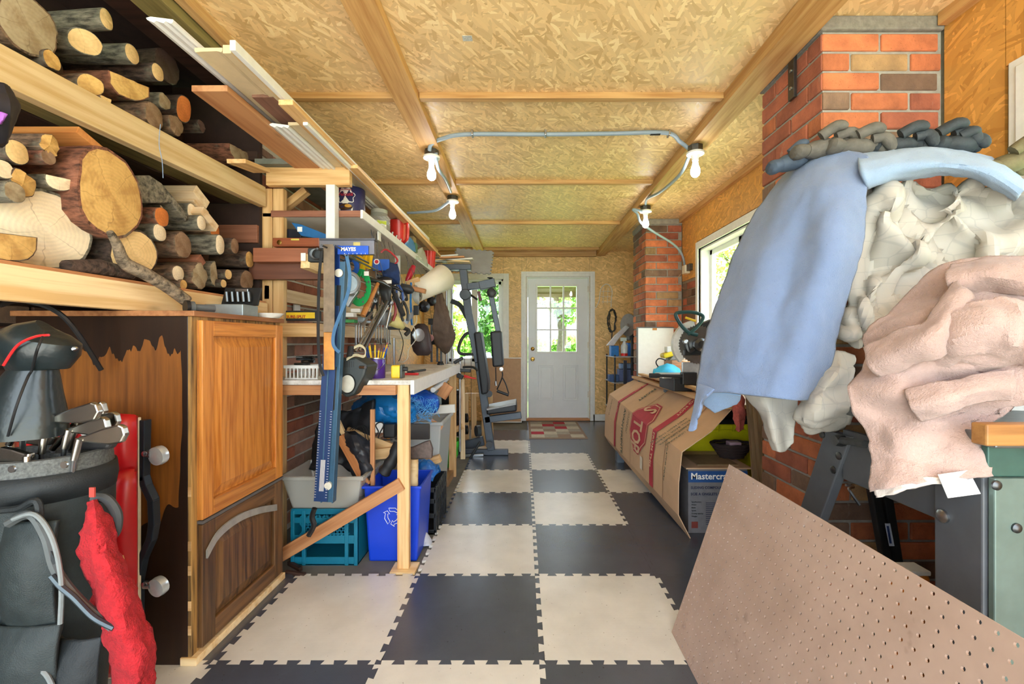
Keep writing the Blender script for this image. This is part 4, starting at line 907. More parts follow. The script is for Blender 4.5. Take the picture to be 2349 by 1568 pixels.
o = MB().lathe([(.0, .004), (.06, .004), (.064, .02), (.075, .22), (.078, .225)], pc_, (0, 0, 1), 28).build('body', REDT, pt, 0, True); o.modifiers.new('thickness', 'SOLIDIFY').thickness = .004
strip2('handle', [pc_ + Vector(q) for q in ((.06, -.045, .2), (.09, -.07, .19), (.092, -.072, .08), (.055, -.045, .05))], .011, REDT, pt)
tag(MB().box((-1.05, 3.82, zs), (-.96, 3.92, zs + .19)).build('cardboard_carton', M((180, 154, 110), .8), None, .003), 'small tan carton with red cap behind the blue pouch', 'carton')
gbx = tag(MB().prism([(-1.0, 3.78, zs + z) if k == 0 else (-.93, 3.78, zs + z) for k, z in ((0, .02), (1, .02), (1, .09), (1, .12), (0, .14))], (0, .07, 0)).build('green_case', M((86, 122, 88), .5), None, .005), 'green hard plastic case in front of the tan carton', 'case')
tag(cloth('blue_pouch', [[PX(u, v, -.94) for u, v in ((932, 548), (938, 543), (948, 552))], [PX(u, v, -.925) for u, v in ((928, 562), (938, 558), (952, 566))], [PX(u, v, -.92) for u, v in ((922, 571), (938, 572), (955, 578))]], M((40, 130, 196), .3), None, 5, .008, .006, 20, 3), 'shiny blue plastic pouch lying on the shelf edge', 'pouch')
for k, (u, v) in enumerate(((896, 540), (905, 550), (915, 556))): tag(MB().lathe([(.02, 0), (.021, .02), (.008, .03), (.006, .055), (0, .056)], (PX(u, v, -.955).x, PX(u, v, -.955).y, zs), (.3, 0, 1), 12).build('hose_fitting', STEEL, None, 0, True), ['metal hose fitting nearest the jar', 'middle metal hose fitting on the shelf', 'metal hose fitting beside the red pitcher'][k], 'fitting', 'fittings on the shelf edge')
ct_ = T('red_basket', 'red fluted plastic cup at the far end of the white shelf', 'cup', (-.965, 4.45, zs)); c0 = Vector((-.965, 4.45, zs)); m = MB()
for z, r in ((0, .055), (.18, .07)):
    m.v += [tuple(c0 + Vector((r * (1 + .05 * (k % 2)) * math.cos(2 * math.pi * k / 36), r * (1 + .05 * (k % 2)) * math.sin(2 * math.pi * k / 36), z))) for k in range(36)]
m.f += [(k, (k + 1) % 36, 36 + (k + 1) % 36, 36 + k) for k in range(36)] + [tuple(reversed(range(36)))]; m.mi += [0] * 37
m.build('body', REDT, ct_)
tag(cloth('plastic_bag', [[PX(u, v, -.95) for u, v in ((955, 575), (968, 568), (976, 585))], [PX(u, v, -.92) for u, v in ((950, 588), (966, 590), (980, 600))], [PX(u, v, -.918) for u, v in ((948, 592), (962, 598), (980, 612))]], clearplastic((206, 214, 200), .6), None, 5, .004, .01, 24, 5), 'crumpled clear bag between green case and red cup', 'bag')

# ---- things under the white shelf near the cabinet: torpedo level, boards, saw, clamp
tl = T('torpedo_level', 'old wooden spirit level with brass vials resting on brown boards', 'level', (-1.28, 2.4, 1.68))
bx('body', P(625, 565, 2.4), P(732, 545, 2.4) + Vector((0, .04, 0)), wood((150, 82, 50), (122, 60, 36), 0, 1, .35, 0), tl, .003)
MB().lathe([(.013, 0), (.013, .003), (.008, .004), (0, .004)], P(641, 556, 2.398), (0, -1, 0), 16).build('round_vial', BRASS, tl, 0, True)
bx('top_vial', P(667, 551, 2.398), P(686, 547, 2.398) + Vector((0, .004, 0)), M((206, 190, 90), .3), tl, .002)
def slab(name, label, u0, u1, v0, v1, Y, d, mat, cat='board', group=None): return tag(bx(name, P(u0, v1, Y), P(u1, v0, Y) + Vector((0, d, 0)), mat, None, .003), label, cat, group)
slab('brown_board', 'smooth reddish brown board carrying the wooden spirit level', 580, 735, 568, 600, 2.38, .12, wood((168, 104, 74), (140, 82, 56), 0, .7))
slab('brown_board', 'dark brown square beam end below the wooden spirit level', 570, 735, 600, 640, 2.44, .05, wood((118, 74, 56), (96, 58, 44), 0, .7))
pb = tag(board('stud_offcut', P(700, 598, 2.25), P(735, 612, 2.38), .05, .075, PINE_L), 'pale pine stud end with barcode sticking out by the framing square', 'offcut')
bx('barcode_sticker', P(690, 598, 2.225), P(701, 580, 2.225) + Vector((0, .002, 0)), WP, pb).parent = None
for o in [x for x in bpy.data.objects if x.name.startswith('barcode_sticker')]:
    o.parent = pb; o.matrix_parent_inverse = pb.matrix_world.inverted() if False else frame(P(700, 598, 2.25), P(735, 612, 2.38)).inverted()
slab('black_book', 'black boxed tool set with white print on the batten', 648, 690, 525, 545, 2.55, .1, M((26, 28, 40), .4), 'box')
bsw = T('blue_saw_case', 'blue pointed saw blade guard slanting under the white shelf', 'saw', P(700, 535, 2.45))
MB().prism([P(*q, 2.46) for q in ((668, 510), (690, 514), (772, 546), (772, 556), (690, 540))], (0, .03, 0)).build('guard', M((20, 92, 148), .45), bsw, .003)
bx('white_patch', P(682, 531, 2.457), P(693, 520, 2.457) + Vector((0, .001, 0)), WP, bsw)
# ---- hanging measuring tools at the bench end (Y about 2.1 .. 2.25)
GSQ = T('level_beam', 'grey aluminium level lying across the top of the hanging tools', 'level', P(795, 562, 2.3))
bx('body', P(732, 583, 2.3), P(858, 547, 2.3) + Vector((0, .03, 0)), M((126, 124, 132), .4, .6, var=.06), GSQ, .002)
bx('flange', P(732, 550, 2.29), P(860, 546, 2.29) + Vector((0, .05, 0)), M((96, 96, 104), .4, .6), GSQ, .001)
bx('vial', P(810, 570, 2.297), P(826, 555, 2.297) + Vector((0, .004, 0)), M((220, 200, 120), .3), GSQ, .002)
BLM = M((30, 62, 130), .35, .5, var=.08)
sq = T('try_square', 'blue drywall square blade lettered MAYES hanging on the tool rack', 'square', P(775, 600, 2.12))
bx('blade', P(768, 810, 2.13), P(779, 562, 2.13) + Vector((0, .006, 0)), BLM, sq, .001)
bx('head', P(774, 583, 2.105), P(845, 563, 2.105) + Vector((0, .012, 0)), M((20, 74, 176), .3, .3), sq, .001)
text('MAYES', .024, XZ(P(782, 575, 2.104)), WP, sq, bold=.0008)
for k in range(6): bx('tick_mark', P(790 + k * 9.5, 583, 2.1045), P(790.8 + k * 9.5, 580, 2.1045) + Vector((0, .0006, 0)), WP, sq)
blv = T('box_level', 'long blue steel box level hanging down in front of the bench', 'level', P(765, 1100, 2.12))
lm = axes(P(753, 1150, 2.12), (P(782, 600, 2.14) - P(753, 1150, 2.12)), (-1, 0, 0)); Lb = (P(782, 600, 2.14) - P(753, 1150, 2.12)).length
def loc(name, a, b, mat, par, bev=.001):
    m = MB().box(a, b); me = bpy.data.meshes.new(name); me.from_pydata(m.v, [], m.f); me.materials.append(mat); return link(name, me, par, bev, mw=lm)
BV = M((62, 98, 124), .4, .2, var=.1)
loc('web', (0, -.026, -.008), (Lb, .026, .008), BV, blv); loc('flange', (0, -.03, -.02), (Lb, -.024, .02), BV, blv); loc('flange', (0, .024, -.02), (Lb, .03, .02), BV, blv)
for t in (.07, .95):
    v_ = MB().lathe([(.02, 0), (.02, .012), (.012, .014), (0, .014)], lm @ Vector((Lb * t, 0, .008)), lm.to_3x3() @ Vector((0, 0, 1)), 18).build('vial', M((210, 206, 190), .25), blv, 0, True)
for t0, t1 in ((.38, .56), (.73, .9)): loc('hand_slot', (Lb * t0, -.011, .0075), (Lb * t1, .011, .0095), BLACK, blv, .004)
rul = T('blue_rule', 'wide navy metal rule with white marks hanging beside the box level', 'ruler', P(740, 1100, 2.1))
lm = axes(P(738, 1150, 2.1), (P(758, 830, 2.12) - P(738, 1150, 2.1)), (-1, 0, 0)); Lr = (P(758, 700, 2.12) - P(738, 1150, 2.1)).length
loc('blade', (0, -.026, -.002), (Lr, .038, .002), M((40, 66, 112), .4, .3, var=.06), rul)
for k in range(34):
    for y in (.033, -.02): loc('tick_mark', (.02 + k * .0125, y - .004, .002), (.0215 + k * .0125, y + .004, .0026), WP, rul, 0)
for k in range(7): loc('print_line', (.05, -.006 + k * .0033, .002), (.2, -.0045 + k * .0033, .0025), WP, rul, 0)
wr_ = T('wooden_rule', 'worn steel and wood framing rule with rounded yellowed end', 'ruler', P(755, 840, 2.08))
lm = axes(P(755, 848, 2.085), (0, 0, 1), (-1, 0, 0)); Lw_ = .60
loc('blade', (.18, -.026, -.004), (Lw_, .026, .004), M((124, 106, 86), .5, .2, var=.3, scale=18), wr_); loc('yellow_end', (0, -.026, -.0041), (.18, .026, .0041), M((196, 132, 58), .5, var=.3, scale=14), wr_, .004)
tag(strip2('black_strap', [P(u, v, 2.07) for u, v in ((738, 575), (732, 640), (730, 760), (733, 830), (742, 862))], .007, BLACKR), 'flat black rubber strap hanging beside the wooden rule', 'strap')
blk = tag(strip2('blue_tube', [P(u, v, 2.05) for u, v in ((795, 585), (802, 625), (800, 665), (785, 710), (768, 755), (764, 785), (770, 800), (780, 808))], .0085, M((70, 112, 152), .4)), 'bent blue-grey rubber tube hanging over the box level', 'tube')
tag(strip2('black_webbing', [P(u, v, 2.12) for u, v in ((722, 1165), (716, 1185), (720, 1205), (708, 1228))], .013, BLACK), 'black webbing end dangling below the hanging rule', 'strap')
cl = T('spring_clamp', 'black quick clamp hooked on top of the hanging rules', 'clamp', P(730, 580, 2.12))
bx('jaw', P(705, 600, 2.12), P(742, 568, 2.12) + Vector((0, .03, 0)), M((40, 44, 46), .5), cl, .006)
for k in range(3): strip2('wire_loop', [P(725 + 14 * math.cos(a) + k * 2, 582 + 12 * math.sin(a), 2.1) for a in (0, 1, 2, 3, 4, 5, 6)], .0025, DSTEEL, cl)

# ---- hanging hand tools; PX planes: the tools hang in front of the brick wall
def hang(label, name, cat, u, v, Y=None): return T(name, label, cat, P(u, v, Y or 2.6), 'hand tools hanging over the bench')
# jigsaw / circular tool: blue grip and grey cast arc
js = hang('blue-handled electric saw with round silver gauge', 'power_saw', 'power saw', 800, 650, 2.4)
strip2('grip', [P(u, v, 2.4) for u, v in ((792, 600), (808, 594), (818, 606), (816, 622), (800, 630))], .015, BLUE, js)
MB().lathe([(.03, 0), (.062, 0), (.066, .012), (.06, .02), (.05, .02), (.046, .012), (.03, .012)], P(802, 650, 2.36), (0, -1, 0), 28).build('gauge_ring', M((186, 190, 192), .3, .8), js, 0, True)
MB().lathe([(.044, 0), (.044, .006), (0, .006)], P(802, 650, 2.35), (0, -1, 0), 28).build('gauge_face', M((190, 214, 230), .3), js, 0, True)
MB().prism([P(*q, 2.38) for q in ((790, 612), (802, 622), (812, 660), (822, 668), (806, 690), (798, 704), (790, 700), (794, 672), (786, 650))], (0, .03, 0)).build('body', M((160, 164, 166), .35, .7), js, .004)
# green fish tape reel
ft = hang('bright green round fish tape reel with scalloped grip', 'tape_reel', 'reel', 828, 660, 2.45)
ctr = P(824, 660, 2.45); ring = MB(); n = 56; out_, inn = [], []
for k in range(n):
    a = 2 * math.pi * k / n; ro = .104; ri = .062 + .006 * math.cos(14 * a)
    d = Vector((math.cos(a) * .75, math.cos(a) * .66 * -.6, math.sin(a)))
    out_.append(ctr + d * ro); inn.append(ctr + d * ri)
nr = Vector((.4, -.75, 0)).normalized() * .022
m = MB(); m.add(out_ + inn + [p + nr for p in out_] + [p + nr for p in inn], [f for k in range(n) for f in ((k, (k + 1) % n, n + (k + 1) % n, n + k), (2 * n + k, 2 * n + (k + 1) % n, 3 * n + (k + 1) % n, 3 * n + k), (k, (k + 1) % n, 2 * n + (k + 1) % n, 2 * n + k), (n + k, n + (k + 1) % n, 3 * n + (k + 1) % n, 3 * n + k))])
m.build('reel', GREEN, ft, .003)
for a in (.3, 1.9, 3.6, 5.1):
    d = Vector((math.cos(a) * .75, math.cos(a) * -.4, math.sin(a))); MB().cyl(ctr + d * .088 + nr * .9, ctr + d * .088 + nr * 1.12, .007, 10).build('rivet', BLACK, ft)
bx('sticker', P(835, 632, 2.38), P(846, 622, 2.38) + Vector((0, .001, 0)), WP, ft)
# clear-lensed yellow torches
for k, (u0, v0, u1, v1) in enumerate(((812, 588, 848, 610), (832, 615, 842, 582), (846, 614, 850, 584))):
    t = hang(['yellow pistol-grip tool on top of the hanging tools', 'yellow clear-handled screwdriver next to the blue packet', 'second clear yellow screwdriver against the blue packet'][k], 'yellow_handle_tool', 'tool', u0, v0, 2.55)
    strip2('handle', [P(u0, v0, 2.55), P((u0 + u1) / 2, (v0 + v1) / 2 - 3, 2.53), P(u1, v1, 2.55)], .017 if k else .02, M((232, 190, 36), .25), t)
    strip2('shank', [P(u0, v0, 2.55), P(u0 - 8, v0 + 16, 2.55)], .004, STEEL, t)
pk = T('blue_packet', 'blue blister packet with red round logo hanging under the shelf', 'packet', P(875, 605, 2.75))
bx('card', P(855, 620, 2.75), P(892, 594, 2.75) + Vector((0, .02, 0)), M((26, 86, 180), .4), pk, .002)
MB().lathe([(.018, 0), (.018, .001), (0, .001)], P(864, 600, 2.748), (0, -1, 0), 20).build('logo_ring', WP, pk); MB().lathe([(.012, 0), (.012, .001), (0, .001)], P(864, 600, 2.746), (0, -1, 0), 20).build('logo', RED, pk)
for k, pts in enumerate((((874, 579), (884, 572), (898, 580), (912, 596), (906, 605)), ((865, 621), (874, 622), (884, 628), (893, 620)))):
    tag(strip2('bike_hook', [P(u, v, 2.8) for u, v in pts], .006, M((168, 44, 50), .4)), ['red rubber-coated hook under the shelf, upper one', 'lower red rubber-coated hook by the denim pouch'][k], 'hook', 'red storage hooks')
# hammers
def hammer(label, a, b, Y, mh, headmat=DSTEEL):
    t = hang(label, 'claw_hammer', 'hammer', *a, Y); A, B = P(*a, Y), P(*b, Y - .12)
    MB().tube([A, A.lerp(B, .3), A.lerp(B, .8), B], [.010, .012, .017, .015], 12).build('handle', mh, t, 0, True)
    MB().tube([A + Vector((-.06, .0, .02)), A + Vector((-.02, 0, .012)), A + Vector((.03, 0, .0)), A + Vector((.07, 0, -.025))], [.016, .014, .012, .004], 12).build('head', headmat, t, 0, True)
    return t
hammer('claw hammer with honey hickory handle hanging by its head', (868, 648), (832, 724), 2.55, wood((196, 132, 70), (160, 98, 44), 0, 1, .4, 0))
hammer('hammer with black rubber grip crossing the denim pouch', (898, 660), (925, 722), 2.75, BLACKR, BLACK)
hammer('axe-like hammer with slim steel shank and black grip', (885, 640), (893, 700), 2.95, BLACKR)
dn = T('denim_pouch', 'folded navy denim work pouch hung among the hammers', 'pouch', P(890, 615, 2.8))
cloth('pouch', [[P(u, v, 2.8) for u, v in ((872, 618), (890, 602), (912, 606))], [P(u, v, 2.74) for u, v in ((876, 626), (893, 622), (916, 625))], [P(u, v, 2.76) for u, v in ((884, 640), (902, 642), (916, 648))], [P(u, v, 2.8) for u, v in ((900, 652), (908, 652), (916, 652))]], M((30, 50, 92), .9, var=.3, scale=40, bump=.4, bscale=300), dn, 6, .012, .01, 14, 7)
bk2 = hang('black leather tool holster with white buckle', 'tool_holster', 'holster', 885, 665, 2.7)
cloth('holster', [[P(u, v, 2.72) for u, v in ((868, 640), (884, 636), (900, 642))], [P(u, v, 2.66) for u, v in ((872, 665), (886, 662), (898, 664))], [P(u, v, 2.68) for u, v in ((880, 690), (889, 700), (896, 690))]], BLACK, bk2, 6, .02, .004, 14, 3)
bx('buckle', P(878, 650, 2.655), P(898, 642, 2.655) + Vector((0, .004, 0)), WP, bk2, .002)
# screwdriver with red handle
sd = hang('red-handled screwdriver tilted against the shelf edge', 'screwdriver', 'screwdriver', 945, 630, 3.6)
MB().tube([P(949, 610, 3.6), P(944, 622, 3.58), P(936, 640, 3.56), P(932, 645, 3.55)], [.018, .026, .022, .010], 12).build('handle', M((176, 30, 48), .3), sd, 0, True)
MB().cyl(P(932, 645, 3.55), P(922, 672, 3.5), .005, 8).build('shank', STEEL, sd)
# saw with pine rib, wood blocks and white lampshade
ls = T('lamp_shade', 'cream plastic shade pointing upward beyond the hanging tools', 'lamp shade', P(985, 655, 3.6))
a, b = P(953, 672, 3.5), P(1018, 636, 3.75); ax_ = (b - a)
o = MB().lathe([(.075, 0), (.115, ax_.length)], a, ax_, 28, 0, 1, 1, False).build('shade', M((226, 218, 198), .5, var=.03), ls, 0, True); o.modifiers.new('thickness', 'SOLIDIFY').thickness = .004
for f in list(o.data.polygons): pass
for k, (u0, v0, u1, v1, Y) in enumerate(((935, 650, 962, 640, 3.5), (940, 660, 976, 668, 3.4), (930, 662, 950, 650, 3.45))):
    tag(board('wood_block', P(u0, v0, Y), P(u1, v1, Y), .05, .035, PINE if k != 1 else CEDAR), ['pale pine block clamped behind the red screwdriver', 'tan wood peg in front of the cream shade', 'short pine peg between screwdriver and safety glasses'][k], 'block', 'wooden pegs among the tools')
sg = T('safety_glasses', 'clear safety glasses hung by one arm', 'glasses', P(957, 690, 3.45)); 
cloth('lens', [[P(u, v, 3.45) for u, v in ((948, 658), (955, 654), (962, 668))], [P(u, v, 3.4) for u, v in ((946, 680), (954, 682), (962, 692))], [P(u, v, 3.43) for u, v in ((952, 694), (957, 698), (960, 700))]], clearplastic((190, 200, 206), .45), sg, 5, .003, .002, 8, 2)
strip2('arm', [P(948, 655, 3.45), P(958, 660, 3.5), P(964, 680, 3.55)], .003, BLACK, sg)
tag(strip2('blue_pry_bar', [P(943, 648, 3.4), P(942, 690, 3.38), P(944, 735, 3.36), P(945, 744, 3.34)], .009, M((34, 110, 176), .4)), 'slim blue handled bar hanging straight down', 'pry bar')
# hanging hand saw blade, chrome tube bundle, clamps
hs = hang('grey handsaw blade slanting behind the cream torch cup', 'hand_saw', 'saw', 935, 730, 3.3)
MB().prism([P(*q, 3.3) for q in ((926, 736), (952, 706), (958, 712), (934, 744))], (0, .002, 0)).build('blade', STEEL, hs); bx('handle', P(948, 722, 3.28), P(960, 700, 3.28) + Vector((0, .02, 0)), BLACK, hs, .004)
tc = hang('cream torch cup with black trigger lying on the rail ledge', 'spot_torch', 'torch', 905, 735, 3.0)
o = MB().lathe([(.02, 0), (.05, .1)], P(925, 752, 3.0), (P(900, 732, 2.95) - P(925, 752, 3.0)), 20, 0, 1, 1, False).build('cup', M((206, 196, 130), .5), tc, 0, True); o.modifiers.new('thickness', 'SOLIDIFY').thickness = .004
strip2('handle', [P(925, 752, 3.0), P(938, 758, 3.0), P(930, 768, 2.98)], .014, BLACK, tc)
bl_ = tag(MB().lathe([(.03, 0), (.045, .03), (.05, .08), (.03, .1), (0, .1)], P(880, 745, 2.85), (0, 0, 1), 20).build('cable_bell', M((120, 124, 128), .4, .5), None, 0, True), 'small grey bell-shaped socket hanging above the spanners', 'socket')
for k, (u, l) in enumerate(((816, 48), (822, 50), (828, 46), (836, 40), (862, 34), (868, 38), (874, 44), (882, 34), (886, 46), (890, 50), (894, 44))):
    a = PX(u, 742, -1.14); L = l * a.y / F
    t = T('spanner', 'chrome combination spanner hanging from the rail ledge', 'spanner', a, 'spanners on the rail ledge')
    m = MB().box((-.0055, -.002, -L), (.0055, .002, 0), 0, Matrix.Translation(a)); m.build('shank', STEEL, t, .001)
    MB().lathe([(.006, -.004), (.011, -.004), (.011, .004), (.006, .004), (.006, -.004)], a, (0, 1, 0), 14, 0, 1, 1, False).build('ring_end', STEEL, t)
    e = a - Vector((0, 0, L)); MB().prism([e + Vector(q) for q in ((-.005, 0, 0), (-.011, 0, -.008), (-.010, 0, -.022), (-.005, 0, -.012), (.005, 0, -.012), (.010, 0, -.022), (.011, 0, -.008), (.005, 0, 0))], (0, .005, 0)).build('open_end', STEEL, t)
for k, (u, v, w, h, m) in enumerate(((800, 722, 20, 9, WP), (815, 712, 22, 8, WP), (800, 736, 26, 7, M((70, 160, 90), .5)), (828, 733, 16, 10, M((150, 160, 170), .4, .4)), (845, 738, 18, 6, STEEL), (905, 752, 30, 7, BLACK), (842, 720, 16, 12, BLACK))):
    a = P(u - w / 2, v + h / 2, 2.72 + .05 * k); tag(bx('small_box', a, a + Vector((w * .0028, .06, h * .003)), m, None, .003), ['small white carton on the ledge, lower one', 'small white carton stacked upper on the ledge', 'green blister strip on the ledge', 'pale grey bit case on the ledge', 'flat steel bit rail on the ledge', 'flat black case on the ledge by the torch cup', 'small black case behind the honey hammer'][k], 'box', 'odds and ends on the ledge')
slab('yellow_blade_card', 'long black and yellow blade card lettered SURE-SPLIT on the ledge', 655, 728, 712, 735, 2.46, .05, M((40, 40, 42), .5), 'package')
yb = slab('yellow_label', 'yellow printed sleeve on the black blade card', 656, 722, 716, 730, 2.455, .004, YEL, 'label'); text('SURE-SPLIT', .022, XZ(P(657, 729, 2.453)), M((170, 30, 30), .5), yb, bold=.0005)
tag(bx('power_outlet', PX(672, 716, -1.498) , PX(685, 688, -1.498) + Vector((.012, 0, 0)), WHITE, None, .002), 'white electrical outlet box on the brick above the ledge', 'outlet')
# ear muffs, tool belt, sander, coil, hanging things toward the gym
em = T('ear_muffs', 'black ear defenders hanging above the tool belt', 'ear muffs', P(975, 700, 3.7))
MB().lathe([(.0, -.045), (.03, -.04), (.045, -.015), (.05, .01), (.04, .035), (0, .04)], P(972, 703, 3.7), (.8, -1, 0), 22).build('cup', M((22, 24, 30), .2), em, 0, True)
MB().lathe([(.0, -.03), (.03, -.03), (.045, 0), (.03, .03), (0, .035)], P(990, 690, 3.85), (.8, -1, 0), 22).build('cup', M((22, 24, 30), .3), em, 0, True)
strip2('headband', [P(u, v, 3.75) for u, v in ((972, 690), (980, 668), (1000, 660), (998, 685))], .006, BLACK, em)
tb = T('tool_belt', 'brown leather tool belt pouch hanging near the gym machine', 'tool belt', P(1015, 740, 4.1)); LEAB = M((92, 74, 62), .7, var=.2, scale=15, bump=.4, bscale=90)
cloth('pouch', [[P(u, v, 4.15) for u, v in ((1000, 672), (1010, 668), (1018, 690))], [P(u, v, 4.08) for u, v in ((996, 710), (1015, 715), (1032, 730))], [P(u, v, 4.05) for u, v in ((992, 750), (1018, 760), (1044, 765))], [P(u, v, 4.08) for u, v in ((996, 780), (1020, 790), (1042, 778))], [P(u, v, 4.12) for u, v in ((1010, 800), (1022, 812), (1030, 800))]], LEAB, tb, 7, .03, .015, 9, 4)
MB().lathe([(.028, 0), (.034, .012), (.03, .03), (0, .034)], P(989, 775, 4.02), (-.3, -1, 0), 18).build('roll', M((170, 120, 116), .5), tb, 0, True)
strip2('belt', [P(1012, 672, 4.12), P(1004, 660, 4.15), P(1000, 640, 4.2)], .014, LEAB, tb)
hd = T('helmet_bag', 'dark brown leather bag hanging beside the belt pouch', 'bag', P(965, 780, 3.8))
loft([[Vector((P(966 + du, v, 3.8).x + r * math.cos(2 * math.pi * k / 20), 3.8 + r * .6 * math.sin(2 * math.pi * k / 20), P(966, v, 3.8).z)) for k in range(20)] for v, r, du in ((742, .03, 0), (748, .06, 0), (765, .085, -2), (785, .09, 0), (805, .085, 4), (815, .05, 4))], 'bag', M((58, 44, 44), .5, var=.2, bump=.3), hd)
cg = T('caulking_disc', 'chrome oval sander disc hanging before the dark bag', 'sander', P(958, 770, 3.55)); MB().lathe([(.0, 0), (.05, .002), (.075, .008), (.07, .016), (0, .02)], P(958, 768, 3.6), (1, -.5, 0), 24, 0, 1, .75).build('disc', STEEL, cg, 0, True); strip2('grip', [P(946, 760, 3.6), P(946, 790, 3.6)], .016, BLACK, cg)
for k, pts in enumerate((((948, 745), (955, 775), (938, 800), (935, 820), (925, 830), (915, 828)), ((915, 755), (925, 785), (918, 820), (914, 828)), ((952, 700), (956, 735), (945, 752)))):
    tag(strip2('loose_cable', [P(u, v, 3.4) for u, v in pts], .0035, M((206, 198, 180), .5) if k != 1 else BLACK), ['cream cable looping down to the bench from the sander', 'dark cable hanging from the ledge to the bench', 'thin cream cable by the safety glasses'][k], 'cable', 'cables over the bench')
tag(MB().cyl(P(904, 775, 3.1), P(904, 838, 3.1), .008, 10).build('metal_conduit', STEEL), 'upright thin metal conduit behind the bench against the brick', 'conduit')
for k, (u, v0, v1) in enumerate(((990, 730, 830), (1003, 650, 830), (1012, 640, 836))): 
    t = T('bar_clamp', ['black bar clamp nearest the bag', 'middle black bar clamp behind the tool belt', 'black bar clamp nearest the window'][k], 'clamp', P(u, v1, 4.3), 'bar clamps by the window'); MB().bar(P(u, v1, 4.3), P(u, v0, 4.3), .02, .008, (0, 1, 0)).build('bar', DSTEEL, t); bx('jaw', P(u - 8, v0 + 14, 4.28), P(u + 8, v0, 4.28) + Vector((0, .03, 0)), BLACK, t, .004); bx('screw_jaw', P(u - 8, v0 + 60, 4.28), P(u + 8, v0 + 46, 4.28) + Vector((0, .03, 0)), BLACK, t, .004)
# ---- magnifier work lamp hanging over the bench front
wl_ = T('work_lamp', 'black flat-faced swing-arm work lamp hanging in front of the bench', 'lamp', P(805, 870, 2.2))
for o_ in (0, 9, 18):
    MB().tube([P(815 + o_, 805 - o_ * .2, 2.25), P(875 + o_ * .8, 700, 2.45)], .006, 10).build('arm', STEEL, wl_, 0, True)
MB().tube([P(836, 800, 2.23), P(888, 690, 2.44)], .009, 10).build('arm', DSTEEL, wl_, 0, True)
strip2('spring', [P(830, 745, 2.33), P(855, 715, 2.4)], .007, STEEL, wl_)
MB().cyl(P(806, 795, 2.22), P(802, 818, 2.2), .016, 12).build('neck', BLACK, wl_)
hp = [P(*q, 2.2) for q in ((776, 820), (815, 820), (842, 836), (836, 860), (812, 905), (792, 912), (776, 900), (774, 868))]
MB().prism(hp, (.02, .12, 0)).build('head', M((44, 50, 50), .5, var=.1), wl_, .012)
MB().lathe([(.044, 0), (.044, .002), (0, .002)], P(797, 880, 2.196), (0, -1, .05), 28, 0, .82, 1).build('lens', M((190, 186, 172), .3), wl_)
MB().lathe([(.044, 0), (.047, .006), (.05, 0)], P(797, 880, 2.194), (0, -1, .05), 28, 0, .82, 1, False).build('lens_ring', BLACK, wl_)
for k in range(7): bx('vent_slot', P(780 + k * 5, 842, 2.199), P(782 + k * 5, 828, 2.199) + Vector((0, .002, 0)), BLACK, wl_)
MB().cyl(P(826, 842, 2.2), P(838, 842, 2.18), .008, 10).build('knob', STEEL, wl_)
for k in range(3): strip2('cord', [P(u, v + k * 2, 2.2 - k * .01) for u, v in ((795, 822), (815, 812), (835, 815), (838, 800), (826, 790), (812, 795))], .0022, M((206, 194, 160), .5), wl_)

# ================================================================== WORKBENCH
WBn = T('workbench', 'plank workbench with worn white top and thin pine front leg', 'workbench', (-1.05, 3.1, 0))
def wtop():
    n = N('worn_white'); v = n.obj(); col = n.ramp(n.noise(v, 12, 5, .7), [(.35, rgb(176, 170, 160)), (.55, rgb(226, 224, 218))]); sp = n.ramp(n.noise(n.map(v, (30, 8, 30)), 1, 3), [(.68, (1, 1, 1)), (.74, (.4, .38, .36))])
    return n.out(n.mix(.7, col, sp, 'MULTIPLY'), .5)
bx('bench_top', (-1.495, 2.28, .965), (-.59, 3.95, .99), wtop(), WBn, .002)
bx('front_fascia', (-.59, 2.28, .915), (-.57, 3.95, .99), WHITE, WBn, .002)
board('end_rail', (-1.49, 2.27, .94), (-.66, 2.27, .94), .03, .05, CEDAR, WBn)
board('leg', (-.63, 2.305, -.0), (-.63, 2.305, .965), .062, .035, PINE, WBn, (0, 1, 0))
board('leg', (-.63, 3.9, -.012), (-.63, 3.9, .965), .062, .035, PINE, WBn, (0, 1, 0))
board('leg', (-1.46, 2.36, -.012), (-1.46, 2.36, .965), .05, .05, PINE, WBn, (0, 1, 0))
board('brace', P(645, 1272, 2.30), P(922, 1108, 2.285), .035, .066, CEDAR, WBn)
bx('foot_pad', (-.69, 2.25, -.012), (-.56, 2.36, 0), PINE_L, WBn)
MB().cyl((-.62, 3.0, .86), (-.62, 3.55, .89), .018, 12).build('towel_bar', WHITE, WBn, 0, True)
zb = .99
# bench-top things
pu, p = can('glossy purple paint tin full of pencils on the bench', 863, 2.42, .049, .112, 'pencil_tin', M((74, 40, 132), .2, var=.08), 'tin', zb)
strip2('wire_handle', [p + Vector(q) for q in ((-.049, -.02, .09), (-.03, -.05, .055), (.03, -.05, .05), (.05, -.015, .085))], .0015, STEEL, pu)
MB().lathe([(.049, .104), (.053, .108), (.053, .113), (.047, .113)], p, (0, 0, 1), 28).build('rim', STEEL, pu, 0, True)
for k in range(13):
    a = k * 2.4; r = .03; b_ = p + Vector((r * math.cos(a) * .6, r * math.sin(a) * .6, .01)); e_ = p + Vector((r * math.cos(a) * 2.0, r * math.sin(a) * 1.2, .165 + .02 * math.sin(k)))
    pn = T('pencil', 'yellow pencil standing in the purple tin' if k % 3 else 'blue pencil standing in the purple tin', 'pencil', b_, 'pencils in the purple tin'); MB().cyl(b_, e_, .0042, 6).build('shaft', YEL if k % 3 else BLUE, pn); MB().cyl(e_, e_ + (e_ - b_).normalized() * .012, .0044, 8).build('eraser', M((150, 90, 80), .7), pn)
